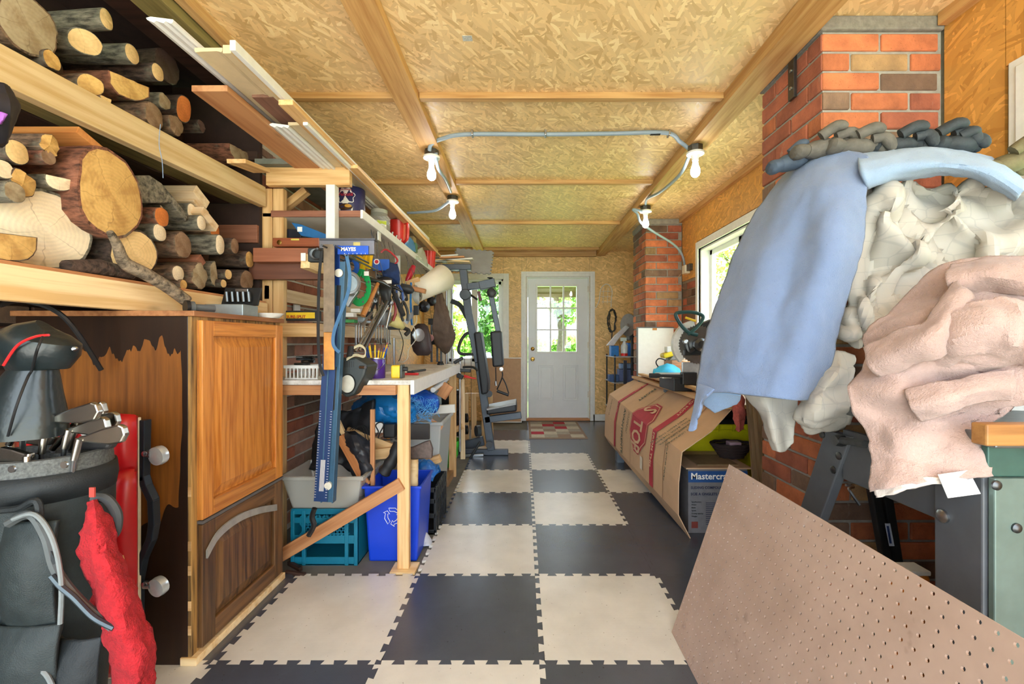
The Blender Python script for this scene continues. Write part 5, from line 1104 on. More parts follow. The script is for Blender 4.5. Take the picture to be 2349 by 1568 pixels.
tm = T('tape_measure', 'yellow and black tape measure standing on the bench', 'tape measure', P(905, 865, 2.42)); c = P(900, 850, 2.42); 
bx('case', (c.x, c.y - .03, zb), (c.x + .05, c.y + .03, zb + .072), YEL, tm, .008); bx('side_plate', (c.x + .05, c.y - .032, zb), (c.x + .062, c.y + .032, zb + .074), M((60, 66, 66), .4), tm, .004); MB().cyl((c.x + .062, c.y, zb + .05), (c.x + .085, c.y, zb + .05), .012, 14).build('hub', BLACK, tm)
rb, p = can('red tub with yellow band behind the pencil tin', 855, 2.85, .045, .1, 'red_tub', M((190, 34, 40), .35), 'tub', zb); MB().lathe([(.0455, .03), (.0455, .06)], p, (0, 0, 1), 24).build('band', YEL, rb, 0, True)
wbk = T('plastic_basket', 'small white slatted basket of cables on the bench corner', 'basket', (-1.2, 2.36, zb)); a, b = P(660, 870, 2.36), P(735, 842, 2.36); bxs = MB()
x0_, x1_, h_ = a.x, b.x, .075
for k in range(9):
    for yy_ in (2.33, 2.47): bx('slat', (x0_ + .005 + (x1_ - x0_ - .014) * k / 8, yy_, zb + .008), (x0_ + .011 + (x1_ - x0_ - .014) * k / 8, yy_ + .004, zb + h_ - .015), WHITE, wbk)
bx('bottom', (x0_, 2.33, zb), (x1_, 2.474, zb + .008), WHITE, wbk, .002)
MB().box((x0_ - .004, 2.326, zb + h_ - .016), (x1_ + .004, 2.336, zb + h_)).box((x0_ - .004, 2.468, zb + h_ - .016), (x1_ + .004, 2.478, zb + h_)).box((x0_ - .004, 2.336, zb + h_ - .016), (x0_ + .004, 2.468, zb + h_)).box((x1_ - .004, 2.336, zb + h_ - .016), (x1_ + .004, 2.468, zb + h_)).build('rim', WHITE, wbk)
for k in range(4): tag(strip2('tangled_cord', [Vector((x0_ + .02 + .12 * random.random(), 2.36 + .09 * random.random(), zb + h_ + .005 + .012 * k)) for _ in range(7)], .006, [BLACK, DSTEEL, BLACKR, BLACK][k], None, 5), ['thick black cord on top of the white basket', 'grey metal cable in the white basket', 'matt rubber cord in the white basket', 'topmost black cord in the white basket'][k], 'cord', 'cords in the white basket')
tag(bx('paper_sheet', P(885, 862, 2.75), P(895, 860, 2.75) + Vector((.14, .2, .004)), WP), 'loose white paper pad on the bench behind the tins', 'paper').location.z = zb - P(885, 862, 2.75).z
tag(MB().cyl(P(945, 852, 2.62) * 1, P(975, 848, 2.9), .008, 8).build('soldering_iron', BLACK), 'slim black soldering iron resting on the bench', 'soldering iron').location.z = -.0
rs = tag(bx('red_marker', (-.73, 2.62, zb), (-.63, 2.64, zb + .014), RED, None, .004), 'red marker lying near the bench edge', 'marker'); tag(bx('black_block', (-.72, 2.7, zb), (-.68, 2.74, zb + .02), BLACK, None, .003), 'little black block beside the red marker', 'block')
vz = T('bench_puck', 'small round black rubber cap near the far bench end', 'cap', (-.72, 3.8, zb)); MB().lathe([(.03, 0), (.03, .012), (.022, .02), (.024, .03), (0, .03)], (-.72, 3.8, zb), (0, 0, 1), 18).build('cap', BLACK, vz, 0, True)

# ================================================================== UNDER THE BENCH
TEAL = M((12, 112, 138), .45, var=.12, scale=10)
mc = T('milk_crate', 'teal plastic milk crate on the floor under the bench', 'crate', (-1.06, 2.5, 0)); x0_, x1_, y0_, y1_, hh = -1.25, -.89, 2.345, 2.66, .285; zf = -.012
for z in (zf, .105, .215, .262): MB().box((x0_, y0_, z), (x1_, y0_ + .012, z + (.045 if z < .2 else .03))).build('band', TEAL, mc, .003)
for x in (x0_, x0_ + .06, x1_ - .07, x1_ - .02): bx('rib', (x, y0_ - .004, zf), (x + .02, y0_ + .014, hh), TEAL, mc, .003)
for k in range(14):
    for s in (1, -1):
        a = Vector((x0_ + .05 + k * .02, y0_ + .006, .15 if s > 0 else .215)); b = a + Vector((.04, 0, .06 * s)); 
        if b.x < x1_ - .03: MB().bar(a, b, .01, .01).build('lattice_bar', TEAL, mc)
        a2 = Vector((x0_ + .05 + k * .02, y0_ + .006, .245 if s > 0 else .275)); b2 = a2 + Vector((.03, 0, .03 * s))
        if b2.x < x1_ - .03 and k % 2 == 0: MB().bar(a2, b2, .007, .009).build('lattice_bar', TEAL, mc)
for a, b in (((x1_ - .012, y0_, zf), (x1_, y1_, hh)), ((x0_, y0_, zf), (x0_ + .012, y1_, hh)), ((x0_, y1_ - .012, zf), (x1_, y1_, hh)), ((x0_, y0_, zf), (x1_, y1_, zf + .01))): bx('side', a, b, TEAL, mc, .002)
cbn = T('clear_bin', 'cloudy clear storage bin stacked on the teal crate', 'storage bin', (-1.07, 2.5, hh)); FRO = clearplastic((206, 204, 194), .42)
zt_ = hh + .185; L0 = [(-1.25, 2.36), (-.9, 2.36), (-.9, 2.62), (-1.25, 2.62)]; L1 = [(-1.30, 2.335), (-.865, 2.335), (-.865, 2.66), (-1.30, 2.66)]
m = MB(); m.add([(*p_, hh + .002) for p_ in L0] + [(*p_, zt_) for p_ in L1], [(3, 2, 1, 0)] + [(k, (k + 1) % 4, 4 + (k + 1) % 4, 4 + k) for k in range(4)]); o = m.build('tub', FRO, cbn, .01, False); o.modifiers.new('thickness', 'SOLIDIFY').thickness = .003
MB().box((-1.315, 2.322, zt_ - .02), (-.85, 2.34, zt_)).box((-1.315, 2.655, zt_ - .02), (-.85, 2.67, zt_)).box((-1.315, 2.34, zt_ - .02), (-1.3, 2.655, zt_)).box((-.865, 2.34, zt_ - .02), (-.85, 2.655, zt_)).build('rim', FRO, cbn, .004)
for k, (x, y, z, r, m) in enumerate(((-1.2, 2.5, .34, .05, BLACK), (-1.08, 2.45, .33, .045, M((200, 170, 60), .5)), (-.95, 2.48, .34, .05, M((210, 206, 196), .5)))): tag(MB().lathe([(r * .4, -r), (r, -r * .7), (r, r * .7), (r * .4, r), (r * .35, r * .5), (r * .35, -r * .5), (r * .4, -r)], (x, y, z + .02), (1, .3, .1), 18).build('tape_roll', m, None, 0, True), ['black tape roll inside the clear bin', 'yellow tape roll inside the clear bin', 'white tape roll inside the clear bin'][k], 'tape roll', 'tape rolls in the clear bin')
tag(cloth('black_sack', [[Vector((-1.27 + .09 * i, 2.62 + .04 * j - .02 * i, .42 + .13 * j + .05 * math.sin(i + j))) for i in range(5)] for j in range(4)], M((30, 30, 33), .5, var=.2), None, 6, .04, .03, 7, 11), 'black folded sack standing in the clear bin', 'sack')
tag(cloth('dark_jacket', [[P(u, v, Y) for u, v, Y in r] for r in (((778, 985, 2.55), (800, 990, 2.5), (838, 1005, 2.56)), ((782, 1010, 2.5), (815, 1020, 2.44), (850, 1030, 2.5)), ((800, 1050, 2.48), (830, 1060, 2.43), (853, 1075, 2.48)), ((815, 1100, 2.48), (840, 1110, 2.44), (856, 1115, 2.48)))], M((38, 40, 46), .45, var=.25), None, 7, .03, .025, 13, 5), 'crumpled dark nylon jacket hanging over scrap wood', 'jacket')
rcb = T('recycling_bin', 'royal blue recycling bin with white arrows emblem under the bench', 'bin', (-.71, 2.53, 0)); RB = M((16, 62, 196), .35, var=.06, scale=5)
L0 = [(-.845, 2.385), (-.58, 2.385), (-.58, 2.66), (-.845, 2.66)]; L1 = [(-.87, 2.375), (-.56, 2.375), (-.56, 2.68), (-.87, 2.68)]; zt_ = .405
m = MB(); m.add([(*p_, zf) for p_ in L0] + [(*p_, zt_) for p_ in L1], [(3, 2, 1, 0)] + [(k, (k + 1) % 4, 4 + (k + 1) % 4, 4 + k) for k in range(4)]); o = m.build('tub', RB, rcb, .012); o.modifiers.new('thickness', 'SOLIDIFY').thickness = .004
MB().box((-.878, 2.368, zt_ - .014), (-.552, 2.38, zt_)).box((-.878, 2.675, zt_ - .014), (-.552, 2.687, zt_)).box((-.562, 2.38, zt_ - .014), (-.552, 2.675, zt_)).box((-.878, 2.38, zt_ - .014), (-.868, 2.675, zt_)).build('rim', RB, rcb, .003)
ce_ = Vector((-.71, 2.3765, .24)); E = .036
for k in range(3):   # three folded arrows, outlined
    an = math.pi / 2 + k * 2 * math.pi / 3; d = Vector((math.cos(an), 0, math.sin(an))); t_ = Vector((-math.sin(an), 0, math.cos(an)))
    lp = [ce_ + d * E * 1.25 + t_ * E * .62, ce_ + d * E * 1.25 - t_ * E * .35, ce_ + d * E * .75 - t_ * E * .95, ce_ + d * E * .95 - t_ * E * 1.2, ce_ + d * E * .3 - t_ * E * 1.15, ce_ + d * E * .25 - t_ * E * .55, ce_ + d * E * .5 - t_ * E * .7, ce_ + d * E * .75 - t_ * E * .2, ce_ + d * E * .75 + t_ * E * .45]
    MB().tube(lp, .0018, 5, closed=True).build('emblem_arrow', WP, rcb)
bkc = T('black_crate', 'black plastic crate behind the blue bin at the aisle', 'crate', (-.68, 2.95, 0)); x0_, x1_, y0_, y1_, hh2 = -.86, -.545, 2.72, 3.08, .28
for z in (zf, .09, .18, .25): bx('band', (x1_ - .012, y0_, z), (x1_, y1_, z + .03), BLACK, bkc, .003); bx('band', (x0_, y0_, z), (x1_ - .012, y0_ + .012, z + .03), BLACK, bkc, .003)
for k in range(7): bx('rib', (x1_ - .014, y0_ + k * .0575, zf), (x1_ + .004, y0_ + k * .0575 + .014, hh2), BLACK, bkc, .002)
for a, b in (((x0_, y0_, zf), (x0_ + .01, y1_, hh2)), ((x0_, y1_ - .01, zf), (x1_, y1_, hh2)), ((x0_, y0_, zf), (x1_, y1_, zf + .01))): bx('side', a, b, BLACK, bkc)
TARP = M((20, 104, 190), .35, var=.15, scale=20, bump=.35, bscale=60)
tag(cloth('blue_bag', [[Vector((-.80 + .075 * i, 2.78 + .08 * j, .27 + .12 * math.sin(math.pi * (.15 + .7 * i / 3)) * math.sin(math.pi * (.15 + .7 * j / 3)) + .02 * ((i + j) % 2))) for i in range(4)] for j in range(4)], TARP, None, 7, .02, .03, 16, 6), 'bright blue plastic bag stuffed in the black crate', 'bag')
tag(cloth('blue_tarp_roll', [[P(u, v, Y) for u, v, Y in r] for r in (((815, 925, 3.0), (850, 902, 2.9), (900, 905, 2.85), (940, 915, 2.8)), ((812, 945, 2.9), (850, 925, 2.75), (905, 925, 2.7), (950, 930, 2.75)), ((818, 965, 2.9), (860, 955, 2.72), (905, 955, 2.68), (955, 950, 2.75)), ((830, 975, 3.0), (865, 978, 2.85), (905, 975, 2.8), (950, 965, 2.85)))], M((24, 118, 186), .35, var=.15, scale=20, bump=.3, bscale=60), None, 8, .05, .03, 10, 8), 'lower rolled pale blue tarp with frayed end on the stored boards', 'tarp')
tag(cloth('blue_tarp_fold', [[P(u, v, Y) for u, v, Y in r] for r in (((850, 892, 3.1), (890, 890, 3.0), (930, 895, 2.95), (985, 905, 3.0)), ((845, 905, 3.0), (890, 900, 2.88), (935, 908, 2.85), (1000, 915, 2.95)), ((850, 920, 3.0), (890, 915, 2.86), (940, 925, 2.84), (1000, 928, 2.95)), ((870, 928, 3.1), (895, 930, 2.95), (945, 938, 2.93), (995, 935, 3.0)))], M((16, 84, 186), .35, var=.15, scale=20), None, 8, .04, .025, 12, 9), 'upper folded royal blue tarp directly under the bench top', 'tarp')
for k in range(16):
    pass
m = MB()
rf = random.Random(5)
for k in range(46):
    a = P(rf.uniform(940, 1000), rf.uniform(915, 955), 2.78); pts = [a + Vector((rf.uniform(-.05, .05), rf.uniform(-.04, 0), rf.uniform(-.06, .03))) for _ in range(4)]; m.tube(spline([a] + pts, 3), .0012, 3, cap=False)
fr = m.build('frayed_thread', M((90, 170, 226), .5), None, 0, False, fix=False); tag(fr, 'frayed pale blue threads spilling from the tarp ends', 'thread', None, 'stuff')
# scrap wood, handles and axe above the blue bin
def stick(label, a, b, wd, th, mat, name='scrap_stick', cat='stick', up=(0, -1, 0)): return tag(board(name, a, b, wd, th, mat, None, up), label, cat, 'scrap wood under the bench')
stick('thin upright pine stick rising from the recycling bin', P(855, 1112, 2.46), P(855, 938, 2.46), .024, .02, CEDAR)
stick('diagonal orange stick leaning left out of the bin', P(842, 1112, 2.44), P(780, 1000, 2.47), .045, .025, wood((206, 140, 84), (176, 108, 56), 0))
stick('sloping pine board behind the upright stick', P(795, 990, 2.62), P(905, 1030, 2.62), .06, .025, PINE)
stick('horizontal pine block above the bin', P(862, 1040, 2.6), P(905, 1035, 2.6), .06, .06, PINE)
stick('round broom handle leaning by the wall', P(800, 1020, 2.5), P(775, 965, 2.5), .024, .024, PINE_L, 'broom_handle')
stick('pale pine board edge on the upper pile', P(930, 905, 2.95), P(972, 925, 2.9), .05, .03, PINE_L)
stick('white painted strip sticking out past the tarp', P(985, 940, 3.2), P(1044, 936, 3.2), .06, .03, WHITEP)
stick('short block at the foot of the tote', P(975, 1062, 3.0), P(1010, 1050, 3.0), .05, .05, PINE)
stick('folded cardboard-coloured offcut on the tote lid', P(985, 968, 3.1), P(1012, 985, 3.1), .06, .02, CEDAR)
stick('upturned wooden wedge by the grey panel', P(1012, 910, 3.3), P(1030, 882, 3.3), .08, .03, CEDAR)
stick('diagonal pine brace in front of the weight stack', P(1018, 1000, 4.2), P(1062, 976, 4.22), .05, .03, PINE)
stick('upright pine stud with metal strip beside the weights', P(1062, 1052, 4.25), P(1060, 870, 4.25), .045, .03, PINE_W)
ax_t = T('splitting_axe', 'rusty splitting axe head with pale wooden handle standing in the bin', 'axe', P(945, 1110, 2.45))
MB().prism([P(*q, 2.42) for q in ((918, 1028), (945, 1026), (972, 1014), (985, 1010), (992, 1030), (990, 1052), (965, 1052), (940, 1052), (918, 1055))], (0, .03, 0)).build('head', M((92, 78, 72), .55, .5, var=.35, scale=30), ax_t, .006)
MB().tube([P(948, 1112, 2.44), P(950, 1052, 2.44)], [.027, .024], 10).build('handle', PINE_L, ax_t, 0, True)
tag(MB().tube(spline([P(880, 1085, 2.4), P(890, 1070, 2.4), P(905, 1045, 2.42), P(915, 1015, 2.45)], 4), [.03, .036, .034, .03] * 3 + [.03], 14).build('black_boot', M((24, 24, 26), .6), None, 0, True), 'black rubber boot toe lying across the bin', 'boot')
tag(bx('hardboard_offcut', P(905, 1008, 2.7), P(985, 972, 2.7) + Vector((0, .02, 0)), M((50, 44, 40), .5), None, .004), 'dark brown panel lying behind the axe', 'panel')
wbx = T('white_box', 'white electronics carton tilted under the blue tarp', 'box', P(820, 985, 2.75)); MB().prism([P(*q, 2.72) for q in ((780, 995), (838, 958), (850, 985), (850, 1000), (800, 1010))], (0, .12, 0)).build('carton', M((216, 220, 222), .5), wbx, .002); MB().prism([P(*q, 2.71) for q in ((778, 988), (836, 952), (838, 958), (780, 995))], (0, .13, 0)).build('dark_lid', M((80, 68, 62), .6), wbx)
tag(bx('white_card', P(860, 992, 2.62), P(878, 968, 2.62) + Vector((0, .003, 0)), WP), 'white hang card beside the black charger', 'card')
chg = T('battery_charger', 'black power tool charger with coiled cord under the tarp', 'charger', P(890, 990, 2.64)); bx('body', P(878, 1005, 2.64), P(905, 972, 2.64) + Vector((0, .06, 0)), BLACK, chg, .01); strip2('cord', [P(u, v, 2.62) for u, v in ((860, 1000), (868, 990), (862, 975), (872, 968), (880, 975), (868, 1005), (900, 1008))], .004, BLACKR, chg)
for k in range(3): tag(strip2('plant_hoop', [P(u + k * 6, v, 2.56) for u, v in ((802, 985), (822, 975), (834, 985), (840, 1010), (848, 1035))], .0025, BLACK), ['innermost thin black wire hoop above the jacket', 'middle thin black wire hoop above the jacket', 'outermost thin black wire hoop above the jacket'][k], 'wire hoop', 'wire hoops')
tote = T('clear_tote', 'tall cloudy tote of offcuts behind the axe', 'storage bin', (-.72, 3.15, 0)); FR2 = clearplastic((214, 218, 216), .5)
L0 = [(-.92, 2.98 + .12), (-.62, 2.98 + .12), (-.62, 3.5), (-.92, 3.5)]; L1 = [(-.95, 3.08), (-.58, 3.08), (-.58, 3.53), (-.95, 3.53)]; m = MB(); m.add([(*p_, zf) for p_ in L0] + [(*p_, .62) for p_ in L1], [(3, 2, 1, 0)] + [(k, (k + 1) % 4, 4 + (k + 1) % 4, 4 + k) for k in range(4)]); o = m.build('tub', FR2, tote, .01); o.modifiers.new('thickness', 'SOLIDIFY').thickness = .004
MB().box((-.965, 3.065, .6), (-.565, 3.085, .625)).box((-.965, 3.52, .6), (-.565, 3.54, .625)).box((-.585, 3.085, .6), (-.565, 3.52, .625)).box((-.965, 3.085, .6), (-.945, 3.52, .625)).build('rim', FR2, tote, .004)
tag(bx('board_offcut', P(975, 928, 3.3), P(1012, 895, 3.3) + Vector((0, .02, 0)), M((130, 146, 150), .5), None, .003), 'pale grey panel offcut just under the bench edge', 'panel')
tag(cloth('green_bag', [[P(u, v, Y) for u, v, Y in r] for r in (((1012, 1008, 4.15), (1030, 1022, 4.0), (1052, 1004, 4.12)), ((1010, 1030, 4.1), (1028, 1035, 3.95), (1048, 1028, 4.1)), ((1012, 1055, 4.1), (1030, 1058, 3.97), (1044, 1050, 4.1)), ((1014, 1064, 4.15), (1028, 1068, 4.05), (1040, 1062, 4.15)))], M((52, 190, 46), .6, var=.1, bump=.2), None, 7, .05, .02, 12, 3), 'bright green cloth bag slumped on the floor by the tote', 'bag')
tag(bx('floor_block', (-.82, 3.62, zf), (-.62, 3.9, .05), wood((160, 126, 90), (130, 98, 66), 1)), 'flat wood block on the floor below the green bag', 'block')
tag(cloth('grey_rag', [[P(u, v, Y) for u, v, Y in r] for r in (((964, 1228, 2.62), (975, 1222, 2.6), (986, 1236, 2.6)), ((962, 1244, 2.6), (975, 1238, 2.56), (990, 1246, 2.58)), ((962, 1252, 2.58), (974, 1252, 2.54), (988, 1250, 2.56)))], M((190, 194, 204), .7), None, 5, .02, .012, 20, 2), 'small crumpled grey-white rag beside the blue bin', 'rag')
for k, (a, b) in enumerate((((663, 1290), (690, 1305)), ((655, 1312), (700, 1318)))): tag(board('wood_sliver', PZ(*a, .0), PZ(*b, .0), .02, .02, DARKW), ['dark wood sliver on the floor by the cabinet corner', 'second dark wood sliver on the concrete near the crate'][k], 'sliver')

def hung(par, x, y, z): MB().tube([(x, y, z), (max(-1.4, min(-.96, x)), min(4.55, max(2.56, y)), 1.9)], .0018, 5).build('hanging_wire', DSTEEL, par)
for o_, q_ in ((bl_, P(880, 725, 2.85)), (cg, P(950, 752, 3.6)), (hd, P(966, 745, 3.8)), (tb, P(1002, 650, 4.18)), (em, P(985, 664, 3.76)), (ls, P(965, 665, 3.55)), (tc, P(922, 750, 3.0))):
    if o_.type == 'EMPTY': hung(o_, *q_)
    else: hung(o_, *q_)
for k_, u_ in enumerate((990, 1003, 1012)):
    hung(bpy.data.objects['bar_clamp' + ('.%03d' % k_ if k_ else '')], *P(u_, (730, 650, 640)[k_] + 3, 4.3))

def pliers(label, u, v, Y, col, ang=0, s=1.0):
    t = hang(label, 'hand_pliers', 'pliers', u, v, Y); c_ = P(u, v, Y); ca, sa = math.cos(ang), math.sin(ang)
    q = lambda a, b, d=0: c_ + Vector((a * ca - b * sa, d, a * sa + b * ca)) * s
    for k in (-1, 1):
        MB().tube(spline([q(0, 0), q(.012 * k, -.03), q(.02 * k, -.07), q(.014 * k, -.12)], 4), .008 * s, 8).build('grip', col, t, 0, True)
        MB().tube([q(-.003 * k, 0), q(.012 * k, .022), q(.004 * k, .05)], [.009 * s, .010 * s, .004 * s], 8).build('jaw', DSTEEL, t, 0, True)
    MB().lathe([(.012, -.008), (.012, .008), (0, .008)], c_, (0, -1, 0), 12).build('pivot', STEEL, t, 0, True)
    hung(t, *q(0, .045))
pliers('blue-handled pliers hanging beside the denim pouch', 912, 650, 2.95, M((30, 80, 160), .4), .2)
pliers('red-handled tin snips hanging in front of the black holster', 905, 690, 2.9, M((150, 40, 44), .4), -.2, 1.1)
pliers('black-handled long pliers hanging above the cream torch cup', 925, 690, 3.1, BLACK, .1, 1.2)
pliers('dark grey pliers hanging between hickory hammer and holster', 862, 690, 2.8, BLACKR, -.1)
dr = hang('dark cordless drill hooked under the shelf beyond the hammers', 'cordless_drill', 'drill', 935, 668, 3.2)
MB().tube([P(920, 660, 3.2), P(940, 664, 3.2), P(948, 668, 3.2)], [.035, .035, .016], 14).build('motor_body', M((36, 40, 46), .5), dr, 0, True); MB().bar(P(926, 664, 3.2), P(930, 690, 3.2), .04, .035, (0, 1, 0)).build('handle', BLACKR, dr, .008); hung(dr, *P(924, 652, 3.2))
for k, (u, v0, v1) in enumerate(((868, 676, 742), (876, 680, 735), (897, 700, 752))):
    t = hang(['long chrome ratchet bar hanging behind the lamp arms', 'slim chrome extension bar beside the ratchet bar', 'chrome pry bar slanting above the spanners'][k], 'chrome_bar', 'bar', u, v0, 2.75); MB().tube([P(u, v0, 2.75), P(u - 6 * k, v1, 2.7)], .006, 8).build('shaft', STEEL, t, 0, True); MB().lathe([(.009, 0), (.014, .01), (.014, .03), (.008, .04), (0, .04)], P(u, v0, 2.75), (0, 0, 1), 12).build('head', STEEL, t, 0, True); hung(t, *P(u, v0 - 8, 2.75))
# ================================================================== HOME GYM
GY = T('home_gym', 'dark steel multi gym with black pads in front of the back window', 'exercise machine', (-.4, 4.7, 0)); yg = 4.6
GM = M((74, 80, 88), .4, .3, var=.08); VB = M((28, 31, 36), .5, var=.12)
def bar(nm, a, b, wd=.06, th=.06, mat=GM, par=GY, Y=yg, Y2=None, up=(0, 1, 0)): return MB().bar(P(*a, Y), P(*b, Y2 or Y), wd, th, up).build(nm, mat, par, .006)
bar('floor_bar', (1030, 1036), (1166, 1036), .06, .055)
bar('upright', (1127, 1032), (1098, 830), .08, .06); bar('upright', (1098, 830), (1075, 720), .08, .06); bar('upright', (1075, 722), (1062, 612), .08, .06)
bar('top_bar', (1000, 613), (1081, 613), .06, .07); bar('top_bar', (1010, 613), (1010, 613.5), .06, .06, Y=4.6, Y2=5.3)
MB().lathe([(.05, -.05), (.06, -.04), (.06, .04), (.05, .05)], P(1068, 676, yg), (0, 1, 0), 20).build('pivot_boss', GM, GY, 0, True)
bar('arm_link', (1072, 658), (1105, 654), .07, .07); bar('arm_link', (1100, 656), (1136, 648), .09, .08)
MB().lathe([(.018, 0), (.018, .01), (.008, .02), (.03, .03), (.03, .036), (0, .04)], P(1124, 644, yg), (0, 0, 1), 16).build('cap_knob', BLACK, GY, 0, True)
bar('press_arm', (1124, 664), (1144, 765), .055, .055)
MB().lathe([(.03, -.06), (.05, -.05), (.05, .05), (.03, .06)], P(1128, 672, yg), (0, 1, 0), 18).build('arm_pivot', BLACK, GY, 0, True)
MB().bar(P(1080, 676, 4.58), P(1095, 687, 4.55), .02, .02).build('stop_pin', BLACK, GY, .004); MB().bar(P(1098, 668, 4.56), P(1102, 690, 4.56), .03, .03).build('stop_pin', M((90, 40, 44), .5), GY, .004)
def padp(nm, poly, d, bev=.02): return MB().prism([P(*q, yg - d / 2 - .02) for q in poly], (0, d, 0)).build(nm, VB, GY, bev, seg=3)
padp('arm_pad', ((1124, 760), (1150, 758), (1155, 840), (1130, 842)), .2)
padp('back_pad', ((1086, 762), (1102, 760), (1114, 840), (1120, 880), (1119, 902), (1104, 906)), .3)
padp('seat_pad', ((1115, 938), (1184, 924), (1186, 944), (1116, 952)), .34)
MB().prism([P(*q, yg - .19) for q in ((1116, 937), (1183, 924), (1184, 928), (1117, 941))], (0, .34, 0)).build('seat_piping', M((150, 152, 154), .4), GY, .003)
bar('seat_support', (1112, 962), (1196, 951), .07, .06)
for k, v in enumerate((903, 1020)): MB().cyl(P(1122, v, 4.5), P(1122, v, 4.75), .035, 16).build('foam_roller', VB, GY, 0, True)
for s in (0,):
    strip2('lat_bar', [P(u, v, yg + .1) for u, v in ((1035, 690), (1055, 700), (1070, 725), (1085, 750))], .028, GM, GY)
    strip2('hand_loop', [P(u, v, yg) for u, v in ((1086, 762), (1070, 765), (1058, 780), (1052, 800), (1058, 811), (1090, 812))], .016, VB, GY)
strip2('cable', [P(1137, 842, yg), P(1138, 880, yg)], .006, BLACK, GY); MB().lathe([(.0, -.02), (.02, -.018), (.02, .018), (0, .02)], P(1150, 846, yg), (0, 1, 0), 16).build('pulley', STEEL, GY, 0, True)
MB().cyl(P(1137, 874, yg), P(1138, 884, yg), .012, 10).build('cable_ball', STEEL, GY, 0, True)
strip2('stirrup', [P(u, v, yg) for u, v in ((1152, 852), (1152, 865), (1140, 893))], .007, BLACK, GY, 3); strip2('stirrup', [P(u, v, yg) for u, v in ((1152, 865), (1160, 880), (1167, 902))], .007, BLACK, GY, 3)
MB().cyl(P(1140, 896, yg), P(1167, 906, yg), .015, 14).build('stirrup_grip', VB, GY, 0, True)
Ws = 4.95
for k in range(11): bx('weight_plate', P(1012, 1000 - k * 9.6, Ws), P(1056, 991 - k * 9.6, Ws) + Vector((0, .12, 0)), BLACK, GY, .003)
for u in (1024, 1037): MB().cyl(P(u, 990, Ws + .06), P(u, 640, Ws + .06), .011, 12).build('guide_rod', STEEL, GY, 0, True)
MB().lathe([(.06, 0), (.06, .03), (.04, .04), (.04, .07), (.02, .08), (.02, .12)], P(1036, 893, Ws + .06), (0, 0, 1), 18).build('stack_head', BLACK, GY, 0, True)
for k, v in enumerate((958, 985)): MB().lathe([(.0, -.012), (.05, -.012), (.05, .012), (0, .012)], P(1070, v, 4.8), (1, .4, 0), 22).build('cable_wheel', BLACK, GY, 0, True)
MB().lathe([(.0, -.02), (.06, -.02), (.06, .02), (0, .02)], P(1096, 988, 4.75), (1, .5, 0), 22).build('cable_wheel', M((70, 76, 80), .5), GY, 0, True)
bar('rear_foot', (1060, 1022), (1110, 1010), .1, .06, GM, GY, 4.75)
bar('brace_bar', (1078, 1052), (1102, 1012), .025, .025, BLACK, GY, 4.5)
bar('floor_rail', (1045, 1046), (1110, 1043), .03, .02, STEEL, GY, 4.53)
for u in (1065, 1080): strip2('cable', [P(u, 700, 4.75), P(u + 1, 985, 4.75)], .0025, BLACK, GY)
# clamp hooked on the bench end with red jaws
qc = T('trigger_clamp', 'black trigger clamp with red pads at the bench end', 'clamp', P(1065, 850, 4.05)); bar('body', (1042, 848), (1080, 850), .03, .05, BLACK, qc, 3.97); bar('body', (1042, 856), (1062, 866), .04, .05, BLACK, qc, 3.97)
strip2('handle', [P(1062, 842, 3.97), P(1085, 842, 3.95), P(1096, 850, 3.95)], .012, BLACK, qc); bar('slider', (1042, 832), (1062, 820), .03, .04, BLACK, qc, 3.97); MB().cyl(P(1055, 1035, 4.0), P(1055, 820, 4.0), .011, 12).build('bar', STEEL, qc, 0, True)
for k in range(2): bar('red_pad', (1064, 860 + k * 4), (1082 + k * 10, 866 + k * 2), .014, .012, RED, qc, 3.94)
# planks and foam mat on the gym top; big boards behind
for k, (u0, v0, u1, v1, m) in enumerate(((998, 590, 1052, 586, WHITEP), (1000, 597, 1078, 601, PINE_L), (1010, 592, 1066, 590, CEDAR), (1000, 600, 1085, 594, WHITEP))): tag(board('top_plank', P(u0, v0, 4.75), P(u1, v1, 4.75), .1, .018, m, None), ['white strip topmost on the gym', 'pale pine plank lying on the gym top bar', 'cedar strip between the planks on the gym', 'long white strip under the foam mat'][k], 'plank', 'planks stored on the gym')
fm = tag(link('foam_mat', TW.copy(), None), 'spare grey foam tile with toothed edge hanging off the gym top', 'foam tile'); fm.data.materials.clear(); fm.data.materials.append(foam((158, 156, 158), (.8, .8, .8)))
fm.matrix_world = axes(P(1035, 622, 4.95), P(1124, 629, 4.95) - P(1035, 622, 4.95), P(1078, 592, 5.05) - P(1035, 622, 4.95)) @ Matrix.Diagonal((.72, .55, 1, 1))
hb = T('wall_board', 'brown hardboard sheet with white edge leaning left of the door', 'board', (-.3, 6.5, 0)); a, b = P(1110, 970, 6.42), P(1197, 820, 6.42)
bx('sheet', (a.x, 6.45, .0), (b.x, 6.465, b.z), M((192, 154, 116), .6, var=.06), hb); MB().box((b.x - .012, 6.44, 0), (b.x, 6.449, b.z)).box((a.x, 6.44, b.z - .012), (b.x - .012, 6.449, b.z)).box((a.x, 6.44, 0), (b.x - .012, 6.449, .014)).build('white_edge', WHITE, hb)
pr_ = T('pine_crate', 'open pine stud frame standing behind the gym seat', 'frame', (-.5, 5.2, 0))
for u in (1070, 1088, 1112, 1126): board('stud', P(u, 1022, 5.0), P(u - 2, 902, 5.0), .06, .04, PINE, pr_, (0, 1, 0))
board('rail', P(1068, 905, 5.03), P(1128, 905, 5.03), .04, .05, PINE, pr_, (0, 1, 0))
